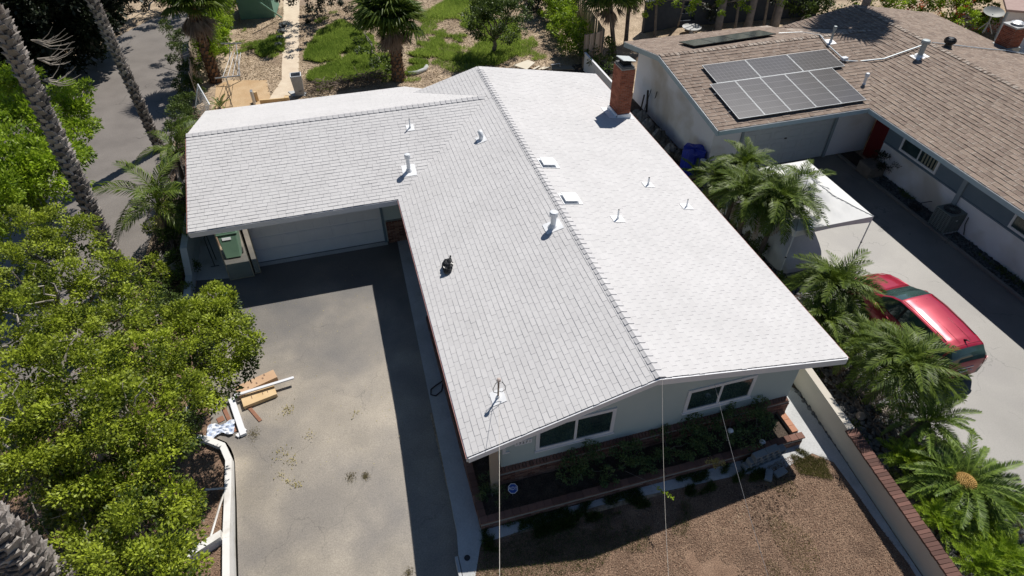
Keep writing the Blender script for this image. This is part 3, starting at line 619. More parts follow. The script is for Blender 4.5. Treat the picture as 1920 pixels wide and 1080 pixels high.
shingles(nro, (0,NYB+.02,NE-.005), (1,0,0), (0,-1/gnb,knb/gnb), [[(NXL-.02,0),(xbk,0),(xbk,(NYB-NYM)*gnb),(xj,(NYB-NYR)*gnb),(NXL-.02,(NYB-NYR)*gnb)]], .235, .34, .010, .014, brown_sh)
ridge_caps(nro, (NXL,NYR,NZG), (xj-.1,NYR,NZG), (0,-1/gng,-kng/gng), (0,1/gnb,-knb/gnb), .24, .15, brown_sh, thick=.02)
ridge_caps(nro, (NXM,-1.0,NZM), (NXM,NYM,NZM), (-1/gnl,0,-knl/gnl), (1/gnl,0,-knl/gnl), .24, .15, brown_sh, thick=.02)
tp = mat('pale_blue_trim', (.36,.46,.50), (.40,.50,.54), rough=.55)
board((NXL-.005,NYF,NE-.01),(NXL-.005,NYR,NZG-.01), .24, .04, (-1,0,0), tp, parent=nb); board((NXL-.005,NYR,NZG-.01),(NXL-.005,NYB,NE-.01), .24, .04, (-1,0,0), tp, parent=nb)
board((NXL,NYF-.01,NE-.02),(NXE,NYF-.01,NE-.02), .20, .035, (0,-1,0), tp, parent=nb); board((NXE-.01,YN0,NE-.02),(NXE-.01,NYF-.05,NE-.02), .20, .035, (-1,0,0), tp, parent=nb)
for a, b, n_ in (((NXL,NYF-.05,NE-.012),(NXE,NYF-.05,NE-.012),(0,-1,0)), ((NXE-.05,YN0,NE-.012),(NXE-.05,NYF-.06,NE-.012),(-1,0,0)), ((NXL-.05,NYF-.03,NE+.004),(NXL-.05,NYR,NZG+.004),(-1,0,0)), ((NXL-.05,NYR,NZG+.004),(NXL-.05,NYB,NE+.004),(-1,0,0))):
    board(a, b, .02, .012, n_, flash_m, 'drip_edge', nb)
nw = MB(); NGW, NWX, NWL = 12.75, 21.3, 13.62
nw.prism([(NWL,NGW,0),(NWL,NYB-.6,0),(NWL,NYB-.6,NE-.1),(NWL,NYR,NZG-.2),(NWL,NGW,NE-.05)], (.2,0,0))
nw.bb((NWL+.2,NGW,0),(14.95,NGW+.2,2.8)); nw.bb((19.75,NGW,0),(21.9,NGW+.2,2.8))
nw.bb((NWX,YN0+.4,0),(NWX+.2,11.3,1.30)); nw.bb((NWL+.2,NYB-.8,0),(26,NYB-.6,2.8))
nw.build('wall', stucco_white, nb)
sdg = MB().bb((NWX-.02,YN0+.4,1.34),(NWX+.18,11.3,2.95)).build('slate_siding', dark_blue, nb); MB().bb((NWX-.05,YN0+.4,1.29),(NWX+.1,11.3,1.345)).build('belt_trim', dark_blue, nb)
for yy in (-4.6,.2,7.0,): MB().bb((NWX-.10,yy-.09,0),(NWX-.021,yy+.09,2.85)).build('wall_post', mat('post_paint', (.28,.34,.38), rough=.6) if yy == -4.6 else MATS['post_paint'], nb)
# red entry door recess
MB().bb((21.6,11.45,0),(21.66,12.4,2.1)).build('entry_door', mat('red_door', (.16,.012,.012), rough=.4), nb); MB().bb((22.2,11.3,0),(22.3,12.9,2.8)).build('entry_wall', dark_blue, nb); MB().bb((21.5,11.3,0),(22.2,11.42,2.8)).build('entry_wall', dark_blue, nb)
MB().bb((19.62,NGW-.07,0),(19.74,NGW-.003,2.75)).build('door_trim', MATS['post_paint'], nb); MB().bb((14.96,NGW-.07,0),(15.06,NGW-.003,2.75)).build('door_trim', MATS['post_paint'], nb)
gpaint = mat('grey_white_door', (.58,.62,.62), (.62,.66,.66), rough=.5)
g2 = MB().bb((15.06,NGW+.03,0),(19.62,NGW+.08,2.35)).build('garage_door', gpaint, nb)
for i in range(4):
    for j in range(6):
        x = 15.10+j*.755; z = .05+i*.575
        for (a_, b__, c_, d_) in ((x+.08,z+.08,x+.67,z+.12), (x+.08,z+.44,x+.67,z+.48)): MB().bb((a_,NGW+.012,b__),(c_,NGW+.0295,d_)).build('panel_moulding', gpaint, g2)
        for xx in (x+.08, x+.63): MB().bb((xx,NGW+.012,z+.121),(xx+.04,NGW+.0295,z+.439)).build('panel_moulding', gpaint, g2)
MB().bb((15.06,NGW-.02,2.35),(19.62,NGW+.1,2.8)).build('door_header', gpaint, nb); MB().box((17.3,NGW+.0,1.3),(.12,.05,.04)).build('door_handle', black_m, g2)
def side_win(y0, y1, z0, z1, parent):
    t = .09; x = NWX-.021; f_ = MB(); f_.bb((x-.05,y0,z0),(x,y0+t,z1)); f_.bb((x-.05,y1-t,z0),(x,y1,z1)); f_.bb((x-.05,y0+t,z0),(x,y1-t,z0+t)); f_.bb((x-.05,y0+t,z1-t),(x,y1-t,z1)); w_ = f_.build('window', white_p, parent)
    ym = (y0+y1)/2; MB().bb((x-.045,ym-.03,z0+t),(x-.004,ym+.03,z1-t)).build('mullion', white_p, w_)
    for a, b in ((y0+t, ym-.03), (ym+.03, y1-t)): MB().bb((x-.02,a,z0+t),(x-.006,b,z1-t)).build('pane', win_glass, w_)
    cur = mat('curtain', (.25,.24,.17), (.32,.31,.24), scale=9, rough=.9) if 'curtain' not in MATS else MATS['curtain']
    for k in range(5): MB().bb((x-.024,y0+t+.02+k*.16,z0+t+.01),(x-.0205,y0+t+.10+k*.16,z1-t-.01)).build('curtain_fold', cur, w_)
side_win(8.35, 10.4, 1.42, 2.3, nb); side_win(2.9, 4.75, 1.42, 2.3, nb)
# solar panels
def panel_mat(name, c):
    m = mat(name, c, tuple(x*1.5 for x in c), scale=1.2, rough=.22, spec=.6); n, L, b = nodes_of(m)
    src = base_src(m); uv = n.nodes.new('ShaderNodeUVMap'); sx = n.nodes.new('ShaderNodeSeparateXYZ'); L(uv.outputs[0], sx.inputs[0]); outs = []
    for k, num in ((0, 10), (1, 6)):
        a = n.nodes.new('ShaderNodeMath'); a.operation = 'MULTIPLY'; a.inputs[1].default_value = num; L(sx.outputs[k], a.inputs[0]); f_ = n.nodes.new('ShaderNodeMath'); f_.operation = 'FRACT'; L(a.outputs[0], f_.inputs[0])
        s_ = n.nodes.new('ShaderNodeMath'); s_.operation = 'GREATER_THAN'; s_.inputs[1].default_value = .93; L(f_.outputs[0], s_.inputs[0]); outs.append(s_)
    mx = n.nodes.new('ShaderNodeMath'); mx.operation = 'MAXIMUM'; L(outs[0].outputs[0], mx.inputs[0]); L(outs[1].outputs[0], mx.inputs[1])
    ml = n.nodes.new('ShaderNodeMix'); ml.data_type = 'RGBA'; L(mx.outputs[0], ml.inputs[0]); L(src, ml.inputs[6]); ml.inputs[7].default_value = (.13,.125,.13,1); L(ml.outputs[2], b.inputs['Base Color']); return m
pv = panel_mat('solar_cells', (.036,.034,.038)); pv2 = panel_mat('dark_solar_cells', (.016,.022,.020))
alu = mat('aluminium', (.28,.30,.32), (.32,.34,.36), rough=.5, metal=.4)
def solar(o, u, v, w_, h_, m, frame_m, label, group):
    """o corner on the panel plane; u,v unit vectors"""
    o, u, v = V(o), V(u).normalized(), V(v).normalized(); n_ = u.cross(v).normalized(); n_ = n_ if n_.z > 0 else -n_
    e = empty('solar_panel', o, label, 'solar panel', group); t = .016
    q = [o+u*t+v*t, o+u*(w_-t)+v*t, o+u*(w_-t)+v*(h_-t), o+u*t+v*(h_-t)]
    me = MB().add([p_-o for p_ in q], [(0,1,2,3)]).mesh('glass', m); l = me.uv_layers.new(name='UVMap')
    for li, uvv in zip(range(4), ((0,0),(1,0),(1,1),(0,1))): l.data[li].uv = uvv
    link('glass', me, e); fr = MB()
    for a, b, du, dv in ((o, o+u*w_, u*w_, v*t), (o+v*(h_-t), 0, u*w_, v*t), (o+v*t, 0, u*t, v*(h_-2*t)), (o+u*(w_-t)+v*t, 0, u*t, v*(h_-2*t))):
        fr.prism([a+n_*.004, a+du+n_*.004, a+du+dv+n_*.004, a+dv+n_*.004], -n_*.04)
    fr.build('frame', frame_m, e); return e
ug = V((1,0,0)); vg = V((0,1/gng,kng/gng)); A = V((14.108, 12.082, 3.035)); B = V((20.247, 12.091, 3.037)); Ct = V((14.481, 14.628, 3.384)); Dt = V((14.576, 16.071, 3.581)); Et = V((20.957, 14.516, 3.369)); F1 = V((21.225, 15.986, 3.570))
wt = (B-A).length/5.0; ht = abs((Ct-A).dot(vg)); ud = (B-A).normalized(); vd = ud.cross(V((0,-kng,1)).normalized()); vd = vd if vd.y > 0 else -vd
names5 = ['leftmost', 'second from left', 'middle', 'fourth from left', 'rightmost']
for i in range(5): solar(A+ud*(i*wt+.01), ud, vd, wt-.02, ht-.01, pv, alu, names5[i]+' of the five upright solar panels in the lower row over the garage', 'solar panels over the garage')
wt3 = (Et-Ct).length/3.0; h3 = abs((Dt-Ct).dot(vd))
for i in range(3): solar(A+vd*ht+ud*(i*wt3+(Ct-A).dot(ud)), ud, vd, wt3-.02, h3, pv, alu, ['left', 'middle', 'right'][i]+' one of the three sideways solar panels in the upper row over the garage', 'solar panels over the garage')
rl = MB(); 
for t_ in (.25, .75): rl.tube([A+vd*ht*t_-ud*.12-V((0,0,.06)), A+vd*ht*t_+ud*(wt*5)-V((0,0,.06))], .022, 4)
tag(rl.build('mounting_rail', alu), 'pair of metal rails carrying the lower row of solar panels', 'rail')
Bk = V((15.080, 17.961, 3.664)); Bl = V((14.868, 20.379, 3.161)); Br = V((19.805, 18.439, 3.564)); ub = (Br-Bk).normalized(); vb = ub.cross(V((0,knb,1)).normalized()); vb = vb if vb.y > 0 else -vb; wb_ = (Br-Bk).length/3.6; hb_ = 1.25
for i in range(4): solar(Bk+ub*(i*wb_*.9), ub, vb, wb_*.9-.015, hb_, pv2, black_m, ['leftmost', 'second', 'third', 'rightmost'][i]+' of the four black solar panels on the rear slope of the brown roof', 'black solar panels on the rear slope')
# vents, conduit, turbine, dish and chimney on the brown roof
gv = mat('grey_vent_paint', (.30,.34,.35), (.36,.40,.41), rough=.5, metal=.2)
NNL = V((-knl,0,1)); NNG = V((0,-kng,1))
vent((21.708, 16.834, 3.546), NNG, .055, .62, 'tall grey vent pipe with pale cap near the ridge of the brown roof', m=gv, fl=.42)
vent((21.091, 13.360, 3.007), NNG, .06, .42, 'white capped vent pipe just right of the solar panels', m=wv, fl=.42)
vent((22.193, 16.259, 3.201), NNG, .022, .25, 'very short thin dark vent stub on the brown roof', cap=False, m=gv, fl=.22)
vent((24.462, 14.159, 3.600), NNL, .12, .62, 'thick grey vent pipe with wide cap just below the ridge of the brown roof', m=gv, fl=.55)
tv = V((26.275, 14.509, 3.681)); e = empty('turbine_vent', tv, 'round black spinning turbine vent behind the ridge of the brown roof', 'vent')
MB().lathe(tv, [(.20,-.05),(.19,.0),(.15,.12),(.14,.20)], 16).build('base', black_m, e)
MB().lathe(tv+V((0,0,.18)), [(.15,0),(.22,.06),(.24,.14),(.21,.22),(.12,.27),(.02,.28)], 18).build('dome', black_m, e)
for k in range(18):
    t_ = k*math.pi/9; pts = [tv+V((r*math.cos(t_+z*1.2), r*math.sin(t_+z*1.2), .18+z)) for r, z in ((.16,.01),(.235,.06),(.255,.14),(.225,.22),(.13,.275))]; MB().tube(pts, .012, 4).build('fin', black_m, e)
cm_ = mat('conduit_metal', (.62,.68,.70), (.7,.74,.75), rough=.4, metal=.3)
def pipe_run(pts, r, lab): return tag(MB().tube(pts, r, 8).build('conduit', cm_), lab, 'conduit', 'pipe runs on the brown roof')
pipe_run([(20.164, 18.747, 3.440), (21.240, 18.362, 3.520), (21.477, 17.378, 3.700)], .018, 'thin pale conduit leading from the black rear panels to the ridge of the brown roof')
pipe_run([(21.477, 17.378, 3.700), (21.316, 16.516, 3.582), (21.271, 15.066, 3.404)], .03, 'pale conduit dropping from the ridge to the corner of the solar panels')
pipe_run([(21.271, 15.066, 3.404), (22.060, 15.088, 3.277), (23.053, 14.683, 3.452), (25.143, 14.798, 3.820)], .035, 'long pale conduit rising across the brown roof to the thick vent pipe')
pipe_run([(25.628, 14.827, 3.855), (26.357, 14.824, 3.727), (28.395, 14.643, 3.368), (30.344, 14.630, 3.025), (31.247, 14.306, 2.867)], .025, 'thin pale conduit on the far slope running behind the turbine vent')
tag(MB().box(V((21.304, 15.207, 3.443)), (.28,.22,.14)).build('junction_box', wv, bevel=.01), 'small white electrical junction box at the corner of the solar panels', 'electrical box')
c2 = empty('low_brick_chimney', (31.073, 15.383, 2.837), 'short brick chimney with mortar crown on the far slope of the brown roof', 'chimney'); q = c2.location
cw, cd_, chh = .75, .75, 1.05
st2 = MB().bb((q.x-cw/2,q.y-cd_/2,q.z-.3),(q.x+cw/2,q.y+cd_/2,q.z+chh)).build('stack', mortar, c2)
for (o_, u_, n_) in (((q.x-cw/2,q.y-cd_/2,q.z+.12),(1,0,0),(0,-1,0)), ((q.x-cw/2,q.y+cd_/2,q.z+.12),(0,-1,0),(-1,0,0))): bricks(st2, o_, u_, (0,0,1), n_, .75, chh-.12, brick_m, bl=.2, bh=.06, mort=.014, depth=.012, limit=60)
MB().bb((q.x-.42,q.y-.42,q.z+chh),(q.x+.42,q.y+.42,q.z+chh+.06)).build('crown', conc, c2); MB().lathe(q+V((0,0,chh+.06)), [(.24,0),(.24,.08),(.30,.10),(.16,.16),(.03,.17)], 14).build('cap', metal_m, c2)
MB().bb((q.x-.44,q.y-.44,q.z-.2),(q.x+.44,q.y+.44,q.z+.10)).build('base_flashing', gv, c2)
d2 = V((32.059, 17.613, 2.664)); e = empty('satellite_dish', d2, 'grey satellite dish on a tripod beside the brick chimney of the brown roof', 'satellite dish')
dm = mat('dish_grey', (.30,.31,.29), (.36,.37,.35), rough=.6); ax = V((-.1,-.35,1)).normalized(); qd = ax.to_track_quat('Z', 'Y').to_matrix(); cdd = d2+V((0,0,1.05))
MB().grid(lambda a, b: cdd+qd @ V((math.cos(a*2*math.pi)*b*.55, math.sin(a*2*math.pi)*b*.42, -.14*(1-b*b))), 24, 6).build('dish', dm, e, smooth=True)
MB().grid(lambda a, b: cdd-V((0,0,.02))+qd @ V((math.cos(-a*2*math.pi)*b*.55, math.sin(-a*2*math.pi)*b*.42, -.14*(1-b*b))), 24, 6).build('dish_back', dm, e, smooth=True)
MB().cyl(d2, cdd-V((0,0,.12)), .03).build('pole', gv, e)
for s_ in ((-.35,-.2),(.3,-.25),(.0,.4)): MB().cyl(d2+V((s_[0],s_[1],-s_[0]*knl)), d2+V((0,0,.55)), .018).build('strut', gv, e)
# ---------------------------------------------------------------- right boundary wall with brick cap
rw = empty('boundary_wall', (10.1,-2,0), 'low cream stucco wall with brown brick cap between the front yard and the palms', 'wall')
WH = .82
pa, pb = V((10.60,2.2,0)), V((9.80,-8.2,0)); dd = (pb-pa).normalized(); nn = V((dd.y,-dd.x,0)); nn = nn if nn.x > 0 else -nn
k1 = pa.lerp(pb, .30)
MB().prism([pa, k1, k1+nn*.22, pa+nn*.22], (0,0,WH+.05)).build('wall_section', stucco_cream, rw)
MB().prism([k1, pb, pb+nn*.26, k1+nn*.26], (0,0,WH-.05)).build('wall_section', stucco_cream, rw)
L_ = (pb-k1).length; nbk = int(L_/.105); ang = math.atan2(dd.y, dd.x)
cbm = MB().box((0,0,0),(.094,.34,.06)).mesh('cap_brick', mat('dark_cap_brick', (.10,.055,.045), (.19,.10,.08), island=True, rough=.9, bscale=12))
for i in range(nbk):
    ob = bpy.data.objects.new('cap_brick', cbm); COL.objects.link(ob); ob.parent = rw; ob.location = k1+dd*(.05+i*.105)+nn*(.13+random.uniform(-.008,.008))+V((0,0,WH-.018+random.uniform(-.003,.003)))-rw.location; ob.rotation_euler.z = ang+random.uniform(-.02,.02)
# ---------------------------------------------------------------- left wing wall beside the garage
lw = empty('side_wall', (-7.8,12,0), 'low pale grey wall with a stepped top beside the garage pad', 'wall'); lwm = mat('grey_stucco', (.45,.49,.50), (.50,.54,.55), rough=.9, bump=.4)
MB().prism([(-7.80,18.5,0),(-7.80,9.9,0),(-7.80,9.9,.36),(-7.80,11.35,.42),(-7.80,12.0,1.15),(-7.80,18.5,1.2)], (.17,0,0)).build('wall_section', lwm, lw)
for a, b in (((-7.83,9.88,.362),(-7.83,11.36,.422)), ((-7.83,11.365,.43),(-7.83,12.0,1.16)), ((-7.83,12.0,1.162),(-7.83,18.5,1.212))): MB().prism([a, b, (b[0]+.23,b[1],b[2]), (a[0]+.23,a[1],a[2])], (0,0,.03)).build('wall_cap', lwm, lw)
# mirrored wardrobe doors leaning against the garage front
mir = mat('mirror', (.92,.93,.92), rough=.01, metal=1.0); brass = mat('brass_frame', (.36,.33,.25), rough=.45, metal=.3)
def mirror(x0, x1, y0, y1, h, lab):
    e = empty('mirror_door', ((x0+x1)/2,y0,0), lab, 'mirror', 'mirrored doors leaning by the garage'); a, b, c_, d_ = V((x0,y0,.02)), V((x1,y0,.02)), V((x1,y1,h)), V((x0,y1,h)); n_ = (b-a).cross(d_-a).normalized(); n_ = n_ if n_.y < 0 else -n_
    MB().prism([a+n_*.012, b+n_*.012, c_+n_*.012, d_+n_*.012], -n_*.012).build('glass', mir, e)
    up = (d_-a).normalized(); u_ = (b-a).normalized()
    for p0, p1, w_ in ((a, d_, u_*.03), (b-u_*.03, c_-u_*.03, u_*.03)): MB().prism([p0+n_*.02, p0+w_+n_*.02, p1+w_+n_*.02, p1+n_*.02], -n_*.035).build('side_frame', brass, e)
    MB().prism([a+n_*.021+u_*.031, b+n_*.021-u_*.031, b+n_*.021-u_*.031+up*.03, a+n_*.021+u_*.031+up*.03], -n_*.03).build('bottom_frame', brass, e)
mirror(-6.42, -5.56, 11.22, 11.50, 2.0, 'wide mirrored door leaning in front, reflecting the sunlit green bin'); mirror(-6.16, -5.33, 11.36, 11.70, 2.02, 'second mirrored door, mostly hidden behind the wide leaning one')
# hand truck stand by the pad
ht_ = empty('garden_rack', (-6.95,12.4,0), 'thin black metal rack standing on the concrete pad under the garage eave', 'rack')
MB().tube([(-7.0,12.2,.02),(-7.0,12.25,1.3)], .016, 6).build('upright', black_m, ht_); MB().tube([(-6.98,12.6,.02),(-6.98,12.6,1.3)], .016, 6).build('upright', black_m, ht_)
MB().tube([(-7.15,12.2,.03),(-6.85,12.2,.03)], .014, 6).build('foot', black_m, ht_); MB().tube([(-7.0,12.25,1.28),(-6.98,12.6,1.28)], .014, 6).build('crossbar', black_m, ht_)
# green wheelie bin standing in the sun on the driveway
binm = mat('green_bin_plastic', (.12,.21,.15), (.14,.24,.17), scale=5, rough=.5)
def frustum(c, b, t, h, m_, name, parent):
    x0, y0 = b; x1, y1 = t; c = V(c); return MB().add([c+V(p_) for p_ in ((-x0,-y0,0),(x0,-y0,0),(x0,y0,0),(-x0,y0,0),(-x1,-y1,h),(x1,-y1,h),(x1,y1,h),(-x1,y1,h))], [(3,2,1,0),(4,5,6,7),(0,1,5,4),(1,2,6,5),(2,3,7,6),(3,0,4,7)]).build(name, m_, parent, bevel=.03)
bp_ = V((-6.52,8.8,0)); BS = 1.22; e = empty('wheelie_bin', bp_, 'green wheeled rubbish bin on the driveway, seen in the leaning mirror', 'bin')
frustum(bp_+V((0,0,.06)), (.28,.29), (.36,.40), 1.12, binm, 'bin_body', e); frustum(bp_+V((0,0,1.06)), (.39,.43), (.39,.44), .09, binm, 'rim', e); frustum(bp_+V((0,0,1.16)), (.39,.45), (.34,.40), .07, binm, 'lid', e)
for s_ in (-1, 1): MB().cyl(bp_+V((s_*.27-.03,-.25,.13)), bp_+V((s_*.27+.03,-.25,.13)), .13, .13, 16).build('wheel', black_m, e)
MB().tube([bp_+V((-.28,-.44,1.16)), bp_+V((-.28,-.52,1.18)), bp_+V((.28,-.52,1.18)), bp_+V((.28,-.44,1.16))], .018, 6).build('handle', binm, e); MB().bb(bp_+V((-.2,.37,.86)), bp_+V((.12,.40,.96))).build('sticker', white_p, e)
# ---------------------------------------------------------------- scrap on the driveway
def plank(p0, p1, w_, h, m_, lab, cat='board', group=None, z=0, name='board', tilt=0):
    a, b = V(p0), V(p1); d = (b-a); L0 = d.length; an = math.atan2(d.y, d.x); c = (a+b)/2
    o_ = MB().box((0,0,0),(L0,w_,h)).build(name, m_, None, local=True, bevel=.004); o_.location = (c.x,c.y,z+h/2+.006); o_.rotation_euler = (tilt,0,an); return tag(o_, lab, cat, group)
bx = plank((-5.991, 5.670, 0.200), (-4.851, 6.059, 0.200), .36, .20, ply2_m, 'long brown cardboard carton upper one beside the tree on the driveway', 'box', name='carton')
dkt = mat('tape_brown', (.24,.15,.10), rough=.7)
for t_, s_ in ((.12,-.08),(.30,.05),(.45,-.06),(.72,.02),(.82,.12)):
    MB().box((-.36+t_*.8, s_, .1025),(.045,.07,.003)).build('print_mark', dkt, bx, local=True)
bx2 = plank((-5.833, 5.252, 0.120), (-4.876, 5.481, 0.120), .44, .14, ply_m, 'pale yellow wooden board stack nearest the drive centre', 'box', name='wooden_crate')
for t_ in (-.2,.12,.27): MB().box((t_, .02, .0725),(.02,.12,.003)).build('print_mark', dkt, bx2, local=True)
plank((-6.016, 5.448, 0.250), (-4.289, 5.679, 0.250), .09, .05, white_p, 'white trim board lying across the two boxes on the driveway', z=.22)
plank((-7.454, 5.524, 0.000), (-6.676, 5.629, -0.000), .12, .05, white_p, 'white trim board half hidden under the tree edge')
plank((-6.166, 5.525, 0.000), (-5.779, 4.069, 0.000), .17, .10, white_p, 'thick white trim board with its end towards the white kerb')
plank((-5.970, 4.086, 0.000), (-5.739, 4.286, 0.000), .13, .06, white_p, 'short white offcut closing the corner by the white kerb')
plank((-6.384, 5.259, 0.000), (-6.034, 4.274, -0.000), .11, .03, strip_m, 'brown wooden strip inside the white offcuts')
plank((-5.680, 5.119, 0.000), (-5.324, 4.477, -0.000), .10, .025, strip_m, 'brown wooden strip sticking out below the pale board')
plank((-6.544, 4.825, 0.000), (-6.368, 4.893, 0.000), .2, .02, strip_m, 'short reddish board piece by the plastic wrap')
wrap = mat('plastic_wrap', (.85,.86,.88), (.45,.55,.75), scale=9, rough=.4)
wc = V((-6.414, 4.456, 0.030)); tag(MB().grid(lambda a, b: wc+V(((a-.5)*.75, (b-.5)*.42*(1+.3*math.sin(a*9)), .03+.04*abs(math.sin(a*13+b*7))+.02*math.sin(b*23))), 16, 10).build('plastic_sheet', wrap), 'crumpled white and blue plastic wrap by the white kerb', 'plastic wrap')
# white kerb wall round the mulch bed
kw = mat('white_kerb_paint', (.74,.73,.70), (.80,.79,.76), scale=3, rough=.7, bump=.4, c3=(.6,.57,.52), s3=2, t3=.64)
kp = [(-8.2,4.9),(-6.75,4.25),(-6.25,3.86),(-6.05,3.30),(-6.03,2.2),(-6.02,.95),(-5.97,-.3),(-5.95,-2.2),(-5.9,-5),(-5.9,-9)]
kerb = empty('white_kerb', (-6,2,0), 'white painted kerb curving between the mulch bed and the driveway', 'kerb')
for i in range(len(kp)-1):
    a, b = V((*kp[i],0)), V((*kp[i+1],0)); d = (b-a).normalized(); n_ = V((-d.y,d.x,0)); n_ = n_ if n_.x < 0 or abs(n_.x) < .5 and n_.y < 0 else -n_
    n_ = V((d.y,-d.x,0)); hz = .16
    MB().prism([a-V((0,0,.9)), b-V((0,0,.9)), b-V((0,0,.9))+n_*.17, a-V((0,0,.9))+n_*.17], (0,0,.9+hz-.002*(i%2))).build('kerb_section', kw, kerb)
bwl = empty('white_bed_wall', (-6.2,.9,0), 'short thick white wall crossing the mulch bed beside the kerb', 'wall'); MB().prism([(-6.95,.55,-.3),(-6.19,.90,-.3),(-6.19,1.10,-.3),(-6.95,.75,-.3)], (0,0,.62)).build('wall_body', kw, bwl)
fr = empty('white_bed_frame', (-6.297, 2.371, 0.100), 'white triangular edging frame lying in the mulch bed', 'edging')
for a, b in (((-6.709, 2.521, 0.100), (-6.178, 2.418, 0.100)), ((-6.178, 2.418, 0.100), (-6.305, 1.975, 0.100)), ((-6.305, 1.975, 0.100), (-6.592, 0.657, 0.100))):
    MB().tube([a, b], .03, 4).build('edging_bar', kw, fr)
# ---------------------------------------------------------------- concrete blocks, yard sign, hose
blk = mat('grey_block', (.22,.24,.25), (.28,.30,.31), rough=.9, bump=.5, island=True)
def block(c, rz, lab, name='concrete_block'):
    e = empty(name, c, lab, 'concrete block', 'grey hollow blocks by the planter', rz); L0, H0, D0 = .39, .19, .19
    mb_ = MB(); mb_.bb((-L0/2,-D0/2,0),(L0/2,-D0/2+.03,H0)) if 0 else None
    # lying on its side, the two hollows facing the yard
    f_ = MB()
    for a, b in (((-L0/2,-D0/2,0),(L0/2,D0/2,.03)), ((-L0/2,-D0/2,H0-.03),(L0/2,D0/2,H0)), ((-L0/2,-D0/2,.03),(-L0/2+.03,D0/2,H0-.03)), ((L0/2-.03,-D0/2,.03),(L0/2,D0/2,H0-.03)), ((-.015,-D0/2,.03),(.015,D0/2,H0-.03)), ((-L0/2+.03,D0/2-.02,.03),(L0/2-.03,D0/2,H0-.03))): f_.bb(a, b)
    f_.build('block_shell', blk, e, local=True); return e
b0 = V((7.62,-.80,.009))
where = {(0,0):'left end, on the ground', (1,0):'middle left, on the ground', (2,0):'middle right, on the ground', (0,1):'left end of the upper course', (1,1):'middle of the upper course', (2,1):'right end of the upper course', (0,2):'left one on the very top', (1,2):'right one on the very top'}
for (i, k), w_ in where.items():
    block(b0+V((i*.40+k*.10, i*.045, k*.192)), .11, 'grey hollow block at the '+w_ if 'one' not in w_ else 'grey hollow block, '+w_+' of the stack')
for i, (p_, r_) in enumerate((((7.981, -1.197, 0.000), .9), ((8.335, -1.213, 0.000), .2))):
    o_ = MB().box((0,0,.05),(.36,.19,.09)).build('block_offcut', blk, None, local=True, bevel=.006); o_.location = V(p_)+V((0,0,.01)); o_.rotation_euler.z = r_; tag(o_, ['tilted grey block offcut lying in front of the block stack', 'flat grey block offcut right of the block stack'][i], 'concrete block')
sb = mat('sign_blue', (.02,.07,.32), rough=.4); sp = V((1.10,.05,.19)); e = empty('yard_sign', sp, 'small blue octagonal yard sign standing in the planter', 'sign')
MB().cyl(sp-V((0,0,.05)), sp+V((0,0,.36)), .008).build('stake', metal_m, e); qs = V((-.15,-.55,.75)).normalized(); Ms = qs.to_track_quat('Z', 'Y').to_matrix()
oc = [sp+V((0,-.02,.40))+Ms @ V((math.cos(math.pi/8+k*math.pi/4)*.135, math.sin(math.pi/8+k*math.pi/4)*.135, 0)) for k in range(8)]; MB().prism(oc, -qs*.012).build('sign_face', white_p, e)
oc2 = [sp+V((0,-.02,.40))+qs*.002+Ms @ V((math.cos(math.pi/8+k*math.pi/4)*.120, math.sin(math.pi/8+k*math.pi/4)*.120, 0)) for k in range(8)]; MB().prism(oc2, -qs*.001).build('sign_panel', sb, e)
text_obj('lettering', 'ADT', .115, sp+V((0,-.02,.40))+qs*.004, Ms.to_euler(), white_p, e, .001)
hose = mat('dark_hose', (.03,.012,.010), rough=.5)
tag(MB().tube([V(p_) for p_ in ((0.293, 4.728, 0.040), (0.161, 4.499, 0.040), (-0.117, 4.360, 0.040), (-0.306, 4.242, 0.040), (-0.344, 4.040, 0.040), (-0.211, 3.960, 0.040), (-0.004, 4.091, 0.040), (0.112, 4.417, 0.050), (0.206, 4.633, 0.050), (0.144, 3.998, 0.050), (0.206, 3.358, 0.050), (0.226, 2.855, 0.050))], .018, 8).build('garden_hose', hose, smooth=True), 'dark looped garden hose on the walkway beside the planter', 'hose')
tag(MB().lathe(V((-0.409, -1.154, 0.022)), [(.075,0),(.075,.008),(.02,.01)], 16).build('drain_cover', black_m), 'small round black drain cover in the walkway', 'drain cover')
for i, p_ in enumerate(((7.302, -0.036, 0.750), (8.156, -0.425, 0.420))):
    e = empty('security_lamp', p_, ['white dome light showing among the bushes under the right window', 'white dome light on the planter edge above the grey blocks'][i], 'lamp'); MB().lathe(V(p_), [(.03,-.4 if i == 0 else -.15),(.03,.0),(.08,.01),(.085,.05),(.05,.09),(.01,.10)], 14).build('dome', flash_m, e, smooth=True); MB().cyl(V(p_)+V((0,-.07,.03)), V(p_)+V((0,-.10,.02)), .03).build('lens', black_m, e)

